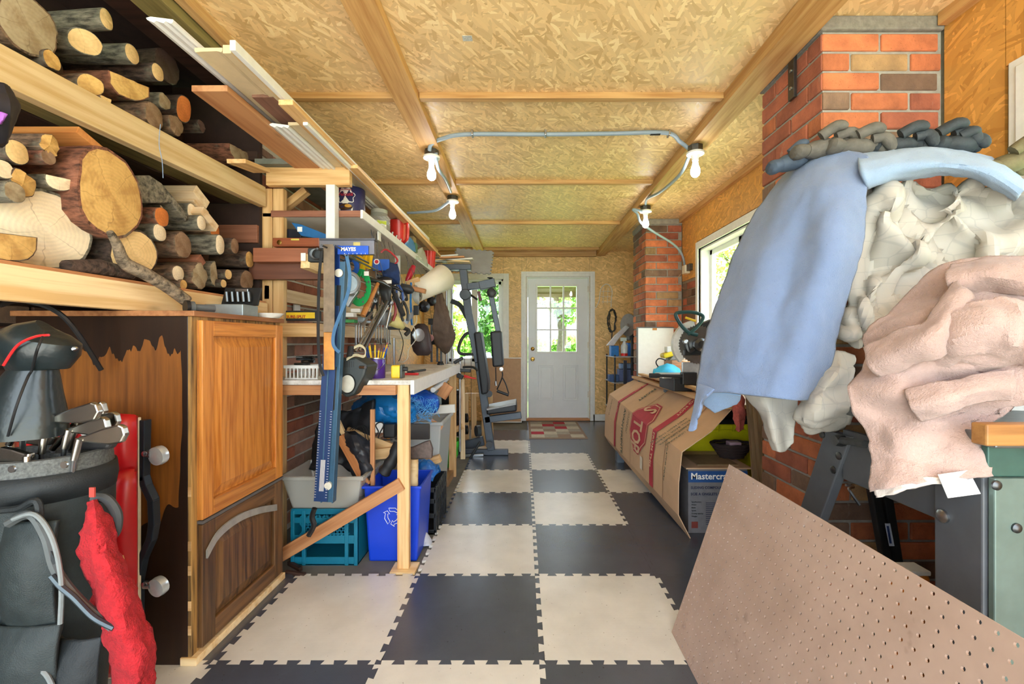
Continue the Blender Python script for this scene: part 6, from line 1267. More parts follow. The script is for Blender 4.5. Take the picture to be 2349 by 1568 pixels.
# ================================================================== RUG
rg = T('patchwork_rug', 'patchwork rug of red and beige blocks before the door', 'rug', (.44, 5.95, 0))
bx('border', (.075, 5.36, .0), (.80, 6.5, .006), M((150, 126, 108), .9, var=.1, bump=.3), rg)
cols_ = [M((196, 186, 166), .95, var=.1, bump=.3), M((176, 44, 60), .95, var=.1, bump=.3), M((150, 128, 112), .95, var=.1, bump=.3), M((166, 156, 140), .95, var=.1, bump=.3)]; gs = random.Random(2)
pat = ['0320', '1032', '0203', '2310', '0123', '3210']
for j in range(6):
    for i in range(4): bx('rug_block', (.105 + i * .166, 5.41 + j * .174, .0062), (.105 + (i + 1) * .166, 5.41 + (j + 1) * .174, .0085), cols_[int(pat[j][i])], rg)
# ================================================================== CEILING LAMPS
EM = emit((1, .95, .88), BULB)
for k, (u, v, X, zt_) in enumerate(((990, 345, -.62, 2.509), (1038, 450, -.625, 2.509), (1595, 335, 1.15, 2.489), (1481, 473, 1.165, 2.489))):
    Y = (zt_ - H) * F / (CY - v); x = (u - CX) * Y / F
    t = T('bulb_holder', ['bare bulb fixture on the left beam, nearer the shelf tools', 'bare bulb fixture on the left beam toward the door', 'bare bulb fixture on the right beam beside the chimney', 'bare bulb fixture on the right beam by the far pier'][k], 'ceiling light', (x, Y, zt_), 'bare bulb fixtures')
    MB().lathe([(.05, 0), (.05, .04), (0, .04)], (x, Y, zt_ - .04), (0, 0, 1), 8).build('junction_box', DSTEEL, t, .002)
    MB().lathe([(0, 0), (.02, 0), (.024, .02), (.03, .034), (.056, .04), (.058, .052), (.05, .056), (0, .056)], (x, Y, zt_ - .096), (0, 0, 1), 28).build('lamp_holder', WHITE, t, 0, True)
    MB().lathe([(0, -.112), (.014, -.110), (.025, -.1), (.031, -.082), (.029, -.06), (.019, -.03), (.0155, -.005), (.014, 0)], (x, Y, zt_ - .094), (0, 0, 1), 20).build('bulb', EM, t, 0, True)
CND = M((146, 162, 178), .4, var=.05)
def conduit(label, pts, r=.0135, n=8):
    t = T('flexible_conduit', label, 'conduit', pts[0], 'grey flexible conduits'); MB().tube(spline(pts, n), r, 10).build('tube', CND, t, 0, True); return t
Yc = 2.84; zc_ = ZC - .018
c1 = conduit('grey conduit arching across the ceiling between the front bulbs', [P(985, 345, 2.95) + Vector((0, 0, .0)), P(990, 330, 2.92), P(1015, 318, 2.88), Vector(((1070 - CX) * Yc / F, Yc, zc_)), Vector(((1250 - CX) * Yc / F, Yc, zc_)), Vector(((1400 - CX) * Yc / F, Yc - .01, zc_)), Vector(((1525 - CX) * Yc / F, Yc - .02, zc_)), P(1560, 325, 2.9), P(1585, 345, 2.92)])
for u in (1084, 1251, 1533): bx('clip', ((u - CX) * Yc / F - .006, Yc - .03, zc_ - .016), ((u - CX) * Yc / F + .006, Yc + .02, ZC), STEEL, c1, .003)
MB().cyl(((1490 - CX) * Yc / F, Yc - .017, zc_), ((1512 - CX) * Yc / F, Yc - .019, zc_), .0155, 12).build('black_sleeve', BLACK, c1, 0, True)
conduit('short grey conduit joining the two left-beam bulbs', [P(1000, 350, 2.97), P(1005, 385, 3.05), P(1022, 412, 3.3), P(1034, 440, 3.75)], .012)
conduit('grey conduit leaving the left-beam bulb toward the wall', [P(1030, 462, 3.9), P(1000, 482, 3.92), P(960, 487, 3.95), P(935, 488, 4.0)], .012)
conduit('grey conduit joining the two right-beam bulbs', [P(1580, 360, 2.95), P(1560, 400, 3.1), P(1515, 440, 3.6), P(1485, 455, 3.95), P(1481, 468, 4.12)], .012)
conduit('looping grey conduit dropping from the right beam to the junction box', [P(1474, 484, 4.15), P(1452, 480, 4.15), P(1462, 490, 4.16), P(1470, 510, 4.2), P(1500, 532, 4.35), P(1545, 560, 4.5), P(1565, 585, 4.62), PX(1571, 612, 1.745)], .012)
jb = T('junction_box', 'cream wall junction box between pier and side window', 'junction box', PX(1573, 617, 1.74)); c = PX(1573, 617, 1.74); bx('box', (XR - .055, c.y - .045, c.z - .05), (XR, c.y + .045, c.z + .04), M((226, 216, 190), .5), jb, .004); bx('side_box', (XR - .04, c.y - .12, c.z - .03), (XR, c.y - .05, c.z + .04), DSTEEL, jb, .003)
strip2('cord', [c + Vector((-.03, .05, -.04)), c + Vector((-.06, .12, -.1)), c + Vector((-.03, .14, -.17)), c + Vector((0, .05, -.2))], .003, M((190, 150, 110), .6), jb)

# ================================================================== RIGHT SIDE: bench, cardboard, saw
RBn = T('side_bench', 'plywood side bench under the window draped with cardboard', 'workbench', (1.45, 3.6, 0))
bx('bench_top', (1.2, 2.6, .79), (1.755, 4.82, .815), wood((204, 164, 116), (176, 134, 88), 1, .6), RBn, .002)
for y in (3.75, 4.6): board('leg', (1.24, y, zf), (1.24, y, .79), .05, .05, GREYM, RBn, (0, 1, 0))
for y in (2.75, 4.6): board('leg', (1.72, y, zf), (1.72, y, .79), .05, .05, PINE, RBn, (0, 1, 0))
KR = T('cardboard_wrap', 'flattened long carton with red STOP sign bent over the side bench', 'carton', (1.0, 3.7, 0))
near = [Vector(P(1690, 948, 2.62)), P(1622, 1003, 2.58), P(1560, 1042, 2.56), P(1546, 1110, 2.6), P(1549, 1188, 2.62), P(1580, 1236, 2.635)]
near = [Vector((1.30, 2.66, .815)), Vector((1.13, 2.62, .655)), Vector((.945, 2.6, .535)), Vector((.925, 2.6, .35)), Vector((.93, 2.62, .15)), Vector((1.01, 2.64, .0))]
far = [Vector((1.30, 4.78, .82)), Vector((1.14, 4.78, .74)), Vector((.945, 4.78, .62)), Vector((.90, 4.78, .42)), Vector((.89, 4.76, .17)), Vector((.93, 4.74, .10))]
rows = 10; m = MB(); cnet = [[n_.lerp(f_, t) for n_, f_ in zip(near, far)] for t in [i / rows for i in range(rows + 1)]]; kk = len(near)
m.add([p_ for r_ in cnet for p_ in r_], [(i * kk + j, i * kk + j + 1, (i + 1) * kk + j + 1, (i + 1) * kk + j) for i in range(rows) for j in range(kk - 1)])
o = m.build('sheet', CARD, KR); o.modifiers.new('thickness', 'SOLIDIFY').thickness = .006
def cpt(t, s, off=.006):
    """a point on the cardboard: t along the room 0..1, s across in panel units"""
    j = min(kk - 2, int(s)); f_ = s - j; a = near[j].lerp(far[j], t); b = near[j + 1].lerp(far[j + 1], t); p_ = a.lerp(b, f_)
    d1_ = (b - a); d2_ = Vector((0, 1, 0)); n_ = d1_.cross(d2_).normalized()
    if n_.x > 0 and n_.z < .2 or n_.z < -.2: n_ = -n_
    return p_ + n_ * off
PRT = M((176, 42, 60), .7, var=.12, scale=20); PRG = M((70, 84, 66), .7); PRW = M((214, 178, 146), .8)
def patch(nm, ts, ss, mat, off=.0055):
    m = MB(); n_ = len(ss); m.add([cpt(t, s, off) for t in ts for s in ss], [(i * n_ + j, i * n_ + j + 1, (i + 1) * n_ + j + 1, (i + 1) * n_ + j) for i in range(len(ts) - 1) for j in range(n_ - 1)]); return m.build(nm, mat, KR, fix=False)
ssr = [0.02, .5, .999, 1.001, 1.5, 1.999, 2.001, 2.5, 2.999, 3.001, 3.5, 3.98]
patch('red_band', [.215, .255], ssr, PRT); patch('red_band', [.755, .785], ssr, PRT)
def octag(scale, mat, nm, off):
    m = MB(); c_t, c_s = .42, 2.25; a_ = .108 * scale; b_ = 1.12 * scale; nS = 46; vs = []
    for i in range(nS + 1):
        s = c_s - b_ + 2 * b_ * i / nS; e = abs(s - c_s) / b_; hw = a_ * (1 if e < .45 else 1 - (e - .45) / .55 * .72)
        vs += [cpt(c_t - hw, s, off), cpt(c_t + hw, s, off)]
    m.add(vs, [(2 * i, 2 * i + 1, 2 * i + 3, 2 * i + 2) for i in range(nS)]); return m.build(nm, mat, KR, fix=False)
octag(1, PRT, 'stop_sign', .0058); octag(.94, PRW, 'stop_outline', .0066); octag(.90, PRT, 'stop_face', .0074)
def ctext(s, t0, s0, size, mat, bold=0, tall=1.0):
    """print reading down the carton, letter tops toward the near end"""
    t0 = t0 + size * .72 * tall / 2 / 2.13; o_ = cpt(t0, s0, .0086); e = cpt(t0, s0 + .05, .0086) - o_
    return text(s, size, axes(o_, e, (0, -1, 0)) @ Matrix.Diagonal((1, tall, 1, 1)), mat, KR, ext=.0005, bold=bold)
for ch, s_ in (('S', 1.42), ('T', 2.06), ('O', 2.5), ('P', 3.02)): ctext(ch, .42, s_, .135, PRW, .003, 2.6)
ctext('DO NOT CLAMP', .235, .25, .05, PRW, .001); ctext('FROM THIS', .235, 2.05, .05, PRW, .001); ctext('DO NOT', .77, .5, .035, PRW); ctext('FROM', .77, 2.05, .035, PRW)
ctext('AVANT', .635, 2.06, .06, PRG, .0012, 1.3); ctext('FRENTE', .635, 3.06, .06, PRG, .0012, 1.3); ctext('FRONT', .62, .55, .06, PRG, .001, 1.3); ctext('HANDLE FROM', .575, 2.05, .026, PRG); ctext('THIS SIDE ONLY', .56, 2.05, .026, PRG)
for k, s in enumerate(('OPEN FROM THIS END', 'ROLL BACK THE BOX', 'DO NOT LIFT UNTIL', 'FULLY UNPACKED')): ctext(s, .165 - k * .026, 1.05, .03, PRG)
ctext('TO AVOID INJURY', .10, 2.1, .028, PRG); ctext('THIS WAY UP', .9, 2.1, .028, PRG)
patch('torn_paper', [.33, .36], [3.3, 3.75], M((216, 206, 190), .8), .009)
for tt in (.5, ): patch('fold_line', [tt - .002, tt + .002], ssr, M((140, 106, 76), .8), .0052)
patch('fold_line', [.12, .124], ssr, M((150, 114, 82), .8), .0052)
kf = tag(bx('kraft_scrap', (1.18, 2.68, .78), (1.28, 2.78, .79), CARD), 'torn kraft paper scraps on the near carton edge', 'paper'); kf.matrix_world = Matrix.Translation((0, -.02, .045)) 
# under the bench: mitre saw box, yellow bin, basket
mb_ = T('saw_carton', 'printed blue and grey mitre saw carton lettered Mastercraft under the bench', 'carton', (1.2, 2.85, 0)); GR = M((112, 110, 112), .75, var=.12)
bx('carton', (1.03, 2.72, zf), (1.40, 3.1, .40), GR, mb_, .003); bx('flap', (1.01, 2.7, .402), (1.42, 3.12, .41), CARD, mb_); bx('blue_band', (1.03, 2.7185, .315), (1.40, 2.7195, .385), M((30, 74, 130), .6), mb_)
text('Mastercraft', .056, XZ((1.045, 2.7175, .335)), WP, mb_, bold=.001); NAVY = M((36, 40, 70), .6)
text('SLIDING COMPOUND MITRE SAW', .022, XZ((1.045, 2.7175, .275)), NAVY, mb_, bold=.0004); text('SCIE A ONGLETS MIXTES', .022, XZ((1.045, 2.7175, .235)), NAVY, mb_, bold=.0004)
for k, s in enumerate(('Specifications:', 'Motor:', 'Blade:', 'Speed:', 'Cutting capacity:', 'Weight:')): text(s, .011, XZ((1.05, 2.7175, .19 - k * .018)), BLACK, mb_)
for k in range(12): bx('print_line', (1.14, 2.7182, .185 - k * .012), (1.30 - .02 * (k % 3), 2.7192, .188 - k * .012), NAVY, mb_)
MB().box((1.05, 2.718, .03), (1.09, 2.7192, .07)).build('logo_square', M((120, 50, 40), .6), mb_)
ybn = T('yellow_tote', 'yellow lidded tote on the floor behind the saw carton', 'storage bin', (1.4, 3.3, 0)); bx('tub', (1.16, 3.14, zf), (1.66, 3.5, .56), M((224, 214, 20), .4, var=.06), ybn, .015); bx('rim', (1.145, 3.125, .56), (1.675, 3.515, .6), M((224, 214, 20), .4, var=.06), ybn, .006); bx('lid', (1.14, 3.12, .6), (1.68, 3.52, .64), BLACK, ybn, .01)
for k in range(5): bx('rib', (1.2 + k * .1, 3.118, .55), (1.212 + k * .1, 3.126, .6), M((206, 196, 16), .4), ybn)
fl_ = tag(bx('kraft_sheet', (1.1, 2.75, .412), (1.36, 3.0, .417), M((150, 122, 88), .8)), 'loose kraft sheet lying on the saw carton', 'cardboard'); 
wbk2 = T('wicker_basket', 'dark wicker basket behind the saw carton', 'basket', (1.44, 2.93, .42)); m = MB()
for j in range(5):
    r = .075 + .014 * j; m.tube([Vector((1.40 + r * math.cos(2 * math.pi * k / 20), 2.93 + r * .7 * math.sin(2 * math.pi * k / 20), .425 + .02 * j + .004 * (k % 2))) for k in range(20)], .011, 6, closed=True)
m.build('weave', M((52, 38, 36), .7), wbk2, 0, True); tag(MB().box((1.37, 2.89, .48), (1.45, 2.95, .525)).build('pink_box', M((196, 160, 170), .5), None, .006), 'pale pink packet in the wicker basket', 'packet')
for k in range(5):
    x = 1.27 + .018 * k; t = T('timber_stake', ['timber stake with black painted foot nearest the bench', 'second timber stake in the bundle', 'middle timber stake of the bundle', 'fourth timber stake in the bundle', 'timber stake of the bundle touching the brick'][k], 'stake', (x + .06, 2.5, 0), 'bundle of stakes')
    a, b = Vector((x + .09, 2.50 - .014 * k, zf)), Vector((x + .0, 2.47 - .01 * k, .95)); md_ = a.lerp(b, .42)
    board('shaft', md_, b, .032, .018, wood((150, 122, 88), (120, 94, 66), 0), t, (1, 0, 0)); board('black_foot', a, md_, .033, .019, BLACK, t, (1, 0, 0))
tag(cloth('red_rag', [[P(u, v, Y) for u, v, Y in r] for r in (((1682, 905, 2.5), (1694, 903, 2.45), (1706, 910, 2.5)), ((1678, 930, 2.48), (1694, 928, 2.42), (1710, 935, 2.48)), ((1682, 965, 2.48), (1696, 968, 2.43), (1710, 962, 2.48)), ((1690, 985, 2.5), (1696, 990, 2.45), (1702, 982, 2.5)))], M((176, 84, 76), .95, var=.2, scale=80, bump=.6, bscale=200), None, 6, .008, .012, 26, 4), 'faded red checked rag hanging below the blue blanket', 'rag')
tag(bx('metal_block', (.93, 4.3, zf), (1.0, 4.4, .1), GREYM, None, .006), 'small grey metal block under the far end of the carton', 'block')
# on the side bench (top .815)
zb2 = .815
lth = tag(board('trim_lath', Vector((1.27, 4.72, .842)), Vector((1.12 + .12, 2.95, .86)), .05, .02, PINE), 'pine trim laths lying along the bench edge over the carton', 'lath')
tag(board('trim_lath', Vector((1.31, 4.70, .83)), Vector((1.30, 2.95, .83)), .05, .015, CEDAR), 'second thinner lath beside the pine one on the bench edge', 'lath')
wbd = T('melamine_sheet', 'white melamine panel with dark edge leaning on the brick pier', 'panel', (1.46, 4.78, zb2)); a, b = P(1464, 855, 4.78), P(1546, 752, 4.78)
bx('panel', (a.x, 4.79, zb2), (b.x, 4.805, b.z), M((226, 232, 226), .35, var=.03), wbd); MB().box((a.x - .012, 4.782, zb2), (a.x, 4.81, b.z)).box((a.x - .012, 4.782, b.z), (b.x, 4.81, b.z + .012)).build('edge_band', M((90, 92, 92), .5), wbd); bx('tape', P(1497, 757, 4.785), P(1507, 750, 4.785) + Vector((0, .003, 0)), M((190, 130, 60), .6), wbd)
ms = T('mitre_saw', 'sliding mitre saw with green handle and white guard on the side bench', 'mitre saw', P(1580, 880, 3.35)); Ym = 3.35
DKG = M((34, 74, 76), .45, var=.1)
MB().tube(spline([P(u, v, Ym) for u, v in ((1600, 768), (1580, 762), (1562, 745), (1550, 722), (1562, 716), (1590, 716), (1612, 724), (1608, 738), (1592, 756), (1578, 766))], 5), .014, 10).build('d_handle', DKG, ms, 0, True)
strip2('trigger', [P(1572, 728, Ym - .02), P(1596, 736, Ym - .02)], .009, YEL, ms)
cB = P(1600, 790, Ym + .03); pts = []
def arc(r, a0, a1, n=26): return [cB + Vector((r * math.cos(a), 0, r * math.sin(a))) for a in [a0 + (a1 - a0) * k / n for k in range(n + 1)]]
o_, i_ = arc(.19, 1.7, 3.95), arc(.13, 1.7, 3.95); m = MB()
for k in range(26): m.prism([o_[k], o_[k + 1], i_[k + 1], i_[k]], (0, .05, 0))
m.build('blade_guard', M((222, 222, 216), .4), ms)
bl_p = []; 
for k in range(80): r = .152 if k % 2 else .142; a = 2 * math.pi * k / 80; bl_p.append(cB + Vector((r * math.cos(a), -.012, r * math.sin(a))))
MB().prism(bl_p, (0, .003, 0)).build('saw_blade', STEEL, ms)
MB().lathe([(.045, 0), (.05, .05), (.03, .07), (0, .07)], cB + Vector((0, -.02, 0)), (0, -1, 0), 20).build('arbor_cover', DSTEEL, ms, 0, True)
MB().prism([P(*q, Ym + .02) for q in ((1582, 752), (1640, 730), (1660, 800), (1640, 840), (1598, 830), (1600, 790))], (0, .1, 0)).build('motor_housing', M((30, 32, 36), .5), ms, .012)
MB().lathe([(.02, 0), (.02, .03), (.012, .04), (0, .04)], P(1572, 783, Ym - .03), (-.3, -1, 0), 16).build('bevel_knob', STEEL, ms, 0, True); strip2('arm_link', [P(1574, 785, Ym), P(1580, 805, Ym), P(1592, 800, Ym)], .014, DSTEEL, ms)
bx('arm_foot', P(1570, 815, Ym), P(1640, 802, Ym) + Vector((0, .08, 0)), BLACK, ms, .006)
bx('turntable', P(1520, 868, Ym), P(1680, 858, Ym) + Vector((0, .2, 0)), M((190, 192, 192), .35, .7), ms, .004)
bx('fence', P(1565, 860, Ym + .05), P(1660, 830, Ym + .05) + Vector((0, .02, 0)), M((206, 210, 212), .35, .6), ms, .003)
bx('base', (P(1540, 870, Ym).x, Ym - .05, zb2), (P(1680, 870, Ym).x, Ym + .3, P(0, 866, Ym).z), BLACK, ms, .006)
MB().tube([P(1490, 861, Ym - .1), P(1510, 861, Ym - .1), P(1516, 861, Ym - .1), P(1570, 863, Ym - .08)], [.018, .018, .01, .014], 14).build('lock_handle', BLACKR, ms, 0, True)
bx('lock_block', P(1566, 882, Ym - .1), P(1600, 854, Ym - .1) + Vector((0, .06, 0)), BLACK, ms, .006)
psd = T('palm_sander', 'yellow and grey palm sander among cords on the side bench', 'sander', P(1550, 830, 4.0))
MB().prism([P(*q, 3.95) for q in ((1522, 812), (1540, 806), (1575, 806), (1578, 816), (1550, 816), (1524, 822))], (0, .12, 0)).build('shell', M((230, 206, 40), .4), psd, .012); MB().prism([P(*q, 3.94) for q in ((1536, 826), (1545, 815), (1578, 813), (1582, 826))], (0, .14, 0)).build('grip', M((140, 144, 140), .6), psd, .008); bx('dust_box', P(1530, 808, 3.97), P(1565, 794, 3.97) + Vector((0, .08, 0)), M((220, 220, 214), .4), psd, .008); strip2('cord', [P(u, v, 3.9) for u, v in ((1528, 826), (1512, 822), (1505, 832), (1518, 846), (1540, 838))], .006, BLACK, psd)
stnd = tag(bx('sander_box', (1.33, 3.9, zb2), (1.58, 4.12, P(0, 826, 3.95).z), wood((196, 150, 110), (160, 116, 80), 0), None, .004), 'low wooden box under the palm sander', 'box')
tag(cloth('blue_cloth', [[P(u, v, Y) for u, v, Y in r] for r in (((1502, 852, 3.85), (1530, 838, 3.9), (1558, 848, 3.85)), ((1500, 858, 3.78), (1530, 848, 3.75), (1560, 856, 3.78)), ((1504, 866, 3.75), (1530, 864, 3.7), (1556, 866, 3.75)))], M((60, 186, 226), .7), None, 6, .02, .015, 18, 6), 'turquoise cloth bunched below the palm sander', 'cloth')
# corner shelf by the back wall
sf = T('corner_stand', 'black wire shelf stand crowded with supplies in the back corner', 'stand', (1.35, 6.0, 0)); ys = 5.85
for x, y in ((1.2, 5.7), (1.2, 6.25), (1.62, 5.7), (1.62, 6.25)): MB().cyl((x, y, zf), (x, y, 1.02), .011, 10).build('post', BLACK, sf, 0, True)
for z in (.3, .66, 1.0): bx('wire_shelf', (1.18, 5.68, z - .012), (1.64, 6.27, z), M((186, 190, 194), .4, .5), sf, .003)
MB().bar(P(1434, 880, 5.6), P(1434, 826, 5.6), .04, .03).build('dark_post', M((30, 34, 52), .5), sf)
sp_ = T('spray_bottle', 'clear spray bottle with red liquid on the corner stand', 'bottle', (P(1432, 812, 5.8).x, 5.8, 1.0)); p = Vector((P(1432, 812, 5.8).x, 5.8, 1.0)); MB().lathe([(.042, 0), (.045, .01), (.045, .14), (.02, .18), (.016, .2), (0, .2)], p, (0, 0, 1), 20).build('bottle', M((214, 220, 224), .3), sp_, 0, True); MB().lathe([(.0455, .005), (.0455, .04)], p, (0, 0, 1), 20).build('red_liquid', M((214, 40, 36), .4), sp_, 0, True); bx('trigger_head', p + Vector((-.05, -.015, .2)), p + Vector((.03, .015, .25)), M((206, 220, 210), .4), sp_, .006)
gr_ = T('disc_sander', 'grey abrasive disc sander with tilted table above the corner stand', 'sander', P(1438, 740, 5.75)); MB().lathe([(0, 0), (.15, 0), (.15, .012), (.02, .014), (.012, .03), (0, .03)], P(1442, 745, 5.8), (-1, -.55, 0), 32).build('disc', M((120, 112, 108), .6), gr_, 0, True); MB().prism([P(*q, 5.75) for q in ((1392, 792), (1412, 768), (1436, 746), (1444, 750), (1420, 776), (1408, 792))], (.02, .16, .0)).build('tilt_table', M((196, 196, 198), .35, .6), gr_, .003)
bx('motor', P(1444, 780, 5.85), P(1462, 735, 5.85) + Vector((.05, .2, 0)), M((40, 42, 44), .5), gr_, .01); MB().cyl(P(1450, 860, 5.85), P(1450, 770, 5.85), .02, 12).build('stand_post', BLACK, gr_, 0, True)
for k, (u0, v0, u1, v1, Y, m, lb) in enumerate(((1402, 816, 1420, 792, 5.85, M((30, 120, 196), .4), 'blue striped packet standing on the corner stand'), (1440, 816, 1452, 786, 5.95, M((40, 110, 196), .4), 'blue bottle behind the spray bottle'), (1398, 872, 1420, 856, 5.8, M((60, 90, 140), .6), 'denim blue bundle on the lower stand shelf'), (1420, 876, 1456, 848, 5.85, M((90, 106, 150), .5), 'slate blue storage box on the lower stand shelf'), (1424, 846, 1458, 834, 5.85, M((120, 150, 190), .5), 'pale blue lidded box stacked on the slate box'))):
    a, b = P(u0, v1, Y), P(u1, v0, Y); z0 = 1.0 if v0 < 830 else (.66 if k != 4 else .66 + (848 - 848) * .001 + .17); hgt = abs(b.z - a.z)
    tag(bx('supply_box', (min(a.x, b.x), Y, z0), (max(a.x, b.x), Y + .14, z0 + hgt), m, None, .008), lb, 'box', 'supplies on the corner stand')
cw = T('wire_hanger', 'white wire rack hanging on the back wall right of the door', 'wire rack', P(1388, 690, 6.58)); yw = 6.585
strip2('frame', [P(u, v, yw) for u, v in ((1366, 706), (1374, 690), (1378, 664), (1388, 652), (1398, 654), (1404, 668), (1402, 690), (1402, 704))], .006, WHITE, cw, 5)
for v in (668, 680, 692): strip2('cross_wire', [P(1379, v, yw), P(1402, v, yw)], .003, WHITE, cw, 2)
for u in (1385, 1395): strip2('cross_wire', [P(u, 660, yw), P(u - 2, 696, yw)], .003, WHITE, cw, 2)
rcd = random.Random(8); wcd = T('cord_coil', 'coil of black cord hanging on the back wall below the wire rack', 'cord', P(1404, 735, 6.55))
for k in range(5): MB().tube([P(1404 + rcd.uniform(-3, 3) + 9 * math.cos(a) * (1 - .03 * k), 735 + 26 * math.sin(a) + rcd.uniform(-2, 2), 6.55 - .008 * k) for a in [2 * math.pi * j / 22 for j in range(22)]], .006, 6, closed=True).build('loop', BLACK if k % 2 else M((58, 62, 58), .6), wcd, 0, True)
strip2('tail', [P(1404, 760, 6.55), P(1402, 790, 6.55), P(1398, 815, 6.5)], .008, BLACK, wcd)

sk_ = Vector(((1072 - CX) * 1.965 / F, 1.965, ZC)); tag(bx('panel_label', (sk_.x - .022, 1.95, ZC - .0012), (sk_.x + .022, 1.985, ZC - .0002), M((190, 192, 186), .6, var=.3, scale=150)), 'small grey printed mill label stuck on the ceiling sheathing', 'label')
# ================================================================== MACHINE STAND, BLANKETS, PEGBOARD (right foreground)
MS = T('machine_stand', 'grey and green steel machine stand under the heaped blankets', 'machine', (1.35, 1.25, 0)); XS = 1.05
SG = M((84, 86, 90), .5, .1, var=.12, scale=12); GRN = M((100, 118, 112), .4, .2, var=.18, scale=9); GRD = M((58, 92, 84), .45, .2, var=.1)
def yz(nm, pts, d, mat, bev=.004, X=XS): return MB().prism([(X, y, z) for y, z in pts], (d, 0, 0)).build(nm, mat, MS, bev)
yz('rear_leg', ((1.40, .885), (1.515, .885), (1.90, zf), (1.80, zf)), .035, SG)
yz('side_apron', ((1.0, .735), (1.45, .735), (1.45, .90), (1.0, .90)), .02, SG, X=XS + .012)
yz('front_leg', ((.992, zf), (1.105, zf), (1.11, .735), (1.11, .9), (.992, .9)), .02, SG, X=XS - .004)
yz('leg_return', ((1.07, zf), (1.085, zf), (1.105, .73), (1.085, .73)), .12, SG, X=XS + .02)
bx('front_panel', (XS + .005, .975, zf), (1.72, .99, .885), GRN, MS, .003); bx('upper_panel', (XS, .985, .885), (1.72, 1.0, .955), GRD, MS, .003)
bx('table_top', (XS - .01, .96, .955), (1.74, 1.56, .985), M((120, 124, 126), .4, .7), MS, .004)
for x, y in ((1.70, 1.0), (1.70, 1.5)): bx('far_leg', (x, y, zf), (x + .035, y + .05, .955), SG, MS, .003)
bx('wood_fence', (1.0, .94, .965), (1.62, .975, 1.012), wood((172, 122, 66), (140, 92, 46), 0), MS, .004)
bx('saw_column', (1.32, 1.5, .985), (1.62, 1.62, 1.5), GRD, MS, .02)
for u, v in ((1887, 996), (1912, 1077), (1925, 1045)): MB().lathe([(.013, 0), (.013, .004), (.006, .008), (0, .008)], PX(u, v, XS), (-1, 0, 0), 14).build('bolt', DSTEEL, MS, 0, True)
for u, v in ((2165, 1183),): MB().lathe([(.016, 0), (.016, .006), (.008, .012), (0, .012)], PX(u, v, XS - .004), (-1, 0, 0), 14).build('bolt', STEEL, MS, 0, True)
for u, v in ((2284, 1112), (2330, 1210)): MB().lathe([(.011, 0), (.011, .004), (.006, .008), (0, .008)], P(u, v, .975), (0, -1, 0), 14).build('bolt', DSTEEL, MS, 0, True)
strip2('lock_lever', [PX(1925, 1010, XS - .01), PX(1950, 1012, XS - .03), PX(1985, 1018, XS - .04)], .012, DSTEEL, MS); MB().lathe([(.016, -.02), (.02, 0), (.016, .02)], PX(1928, 1010, XS - .01), (-1, 0, 0), 14).build('lever_hub', DSTEEL, MS, 0, True)
fst = T('folding_stand', 'black folding saw stand leaning on the brick behind the machine', 'stand', (1.5, 1.7, 0))
for a, b in (((2002, 1120), (2040, 1330)), ((2030, 1125), (2062, 1330))): MB().bar(P(*a, 1.72), P(*b, 1.70), .035, .03, (0, 1, 0)).build('leg', BLACK, fst, .004)
MB().bar(P(2006, 1128, 1.70), P(2034, 1128, 1.70), .03, .03, (0, 1, 0)).build('cross_bar', BLACK, fst, .004)
MB().prism([P(*q, 1.683) for q in ((2030, 1200), (2042, 1200), (2052, 1252), (2040, 1252))], (0, .001, 0)).build('label_plate', M((206, 214, 226), .4), fst)
MB().prism([P(*q, 1.6815) for q in ((2034, 1206), (2039, 1206), (2046, 1246), (2041, 1246))], (0, .0008, 0)).build('label_print', M((40, 60, 110), .5), fst)
for z0 in (): pass
tag(strip2('bent_rod', [P(1940, 1112, 1.6), P(1958, 1116, 1.6), P(1948, 1122, 1.58), P(1972, 1158, 1.56)], .005, STEEL), 'bent chrome lever rod in front of the brick', 'rod')
ob = T('orange_box', 'orange and white package standing under the machine stand', 'box', (1.25, 1.36, 0)); bx('package', (1.18, 1.36, zf), (1.275, 1.42, .46), M((222, 128, 34), .5), ob, .012); bx('white_top', (1.182, 1.358, .46), (1.273, 1.42, .475), WHITE, ob, .004)
# ---- pegboard with real holes
def pegmat():
    n = N('hardboard'); v = n.obj(); col = n.ramp(n.noise(v, 4, 5, .6), [(.3, rgb(166, 140, 124)), (.7, rgb(190, 164, 148))])
    st_ = n.ramp(n.noise(v, 9, 4, .6), [(.66, (1, 1, 1)), (.74, (.55, .5, .46))]); col = n.mix(.6, col, st_, 'MULTIPLY')
    wh = n.ramp(n.noise(n.map(v, (5, 5, 5), (0, 0, 0), (1, 3, 2)), 1, 3), [(.70, (0, 0, 0)), (.78, (.5, .5, .5))]); col = n.mix(wh, col, rgb(206, 206, 206))
    return n.out(col, .5)
pg = T('pegboard', 'brown perforated pegboard leaning on the machine stand', 'pegboard', (.62, 1.2, 0)); pit = .0303; nr, nc = 24, 41
up_ = Vector((.236, 0, .688)).normalized(); al = Vector((0, -1, 0)); O = Vector((.613, 1.787, .0)); vs, fs = [], []
for j in range(nr):
    for i in range(nc):
        b0 = len(vs); c_ = O + al * pit * (i + .5) + up_ * pit * (j + .5)
        for k in range(8):
            a = math.pi / 8 + k * math.pi / 4; vs.append(c_ + (al * math.cos(a) + up_ * math.sin(a)) * .0046)
        h = pit / 2
        for sx_, sy_ in ((1, 0), (1, 1), (0, 1), (-1, 1), (-1, 0), (-1, -1), (0, -1), (1, -1)): vs.append(c_ + al * h * sx_ + up_ * h * sy_)
        # outer ring: 0 E,1 NE,2 N,3 NW,4 W,5 SW,6 S,7 SE ; hole verts at 22.5+45k
        for k in range(8): fs.append((b0 + k, b0 + (k - 1) % 8, b0 + 8 + k)); fs.append((b0 + k, b0 + 8 + k, b0 + 8 + (k + 1) % 8))
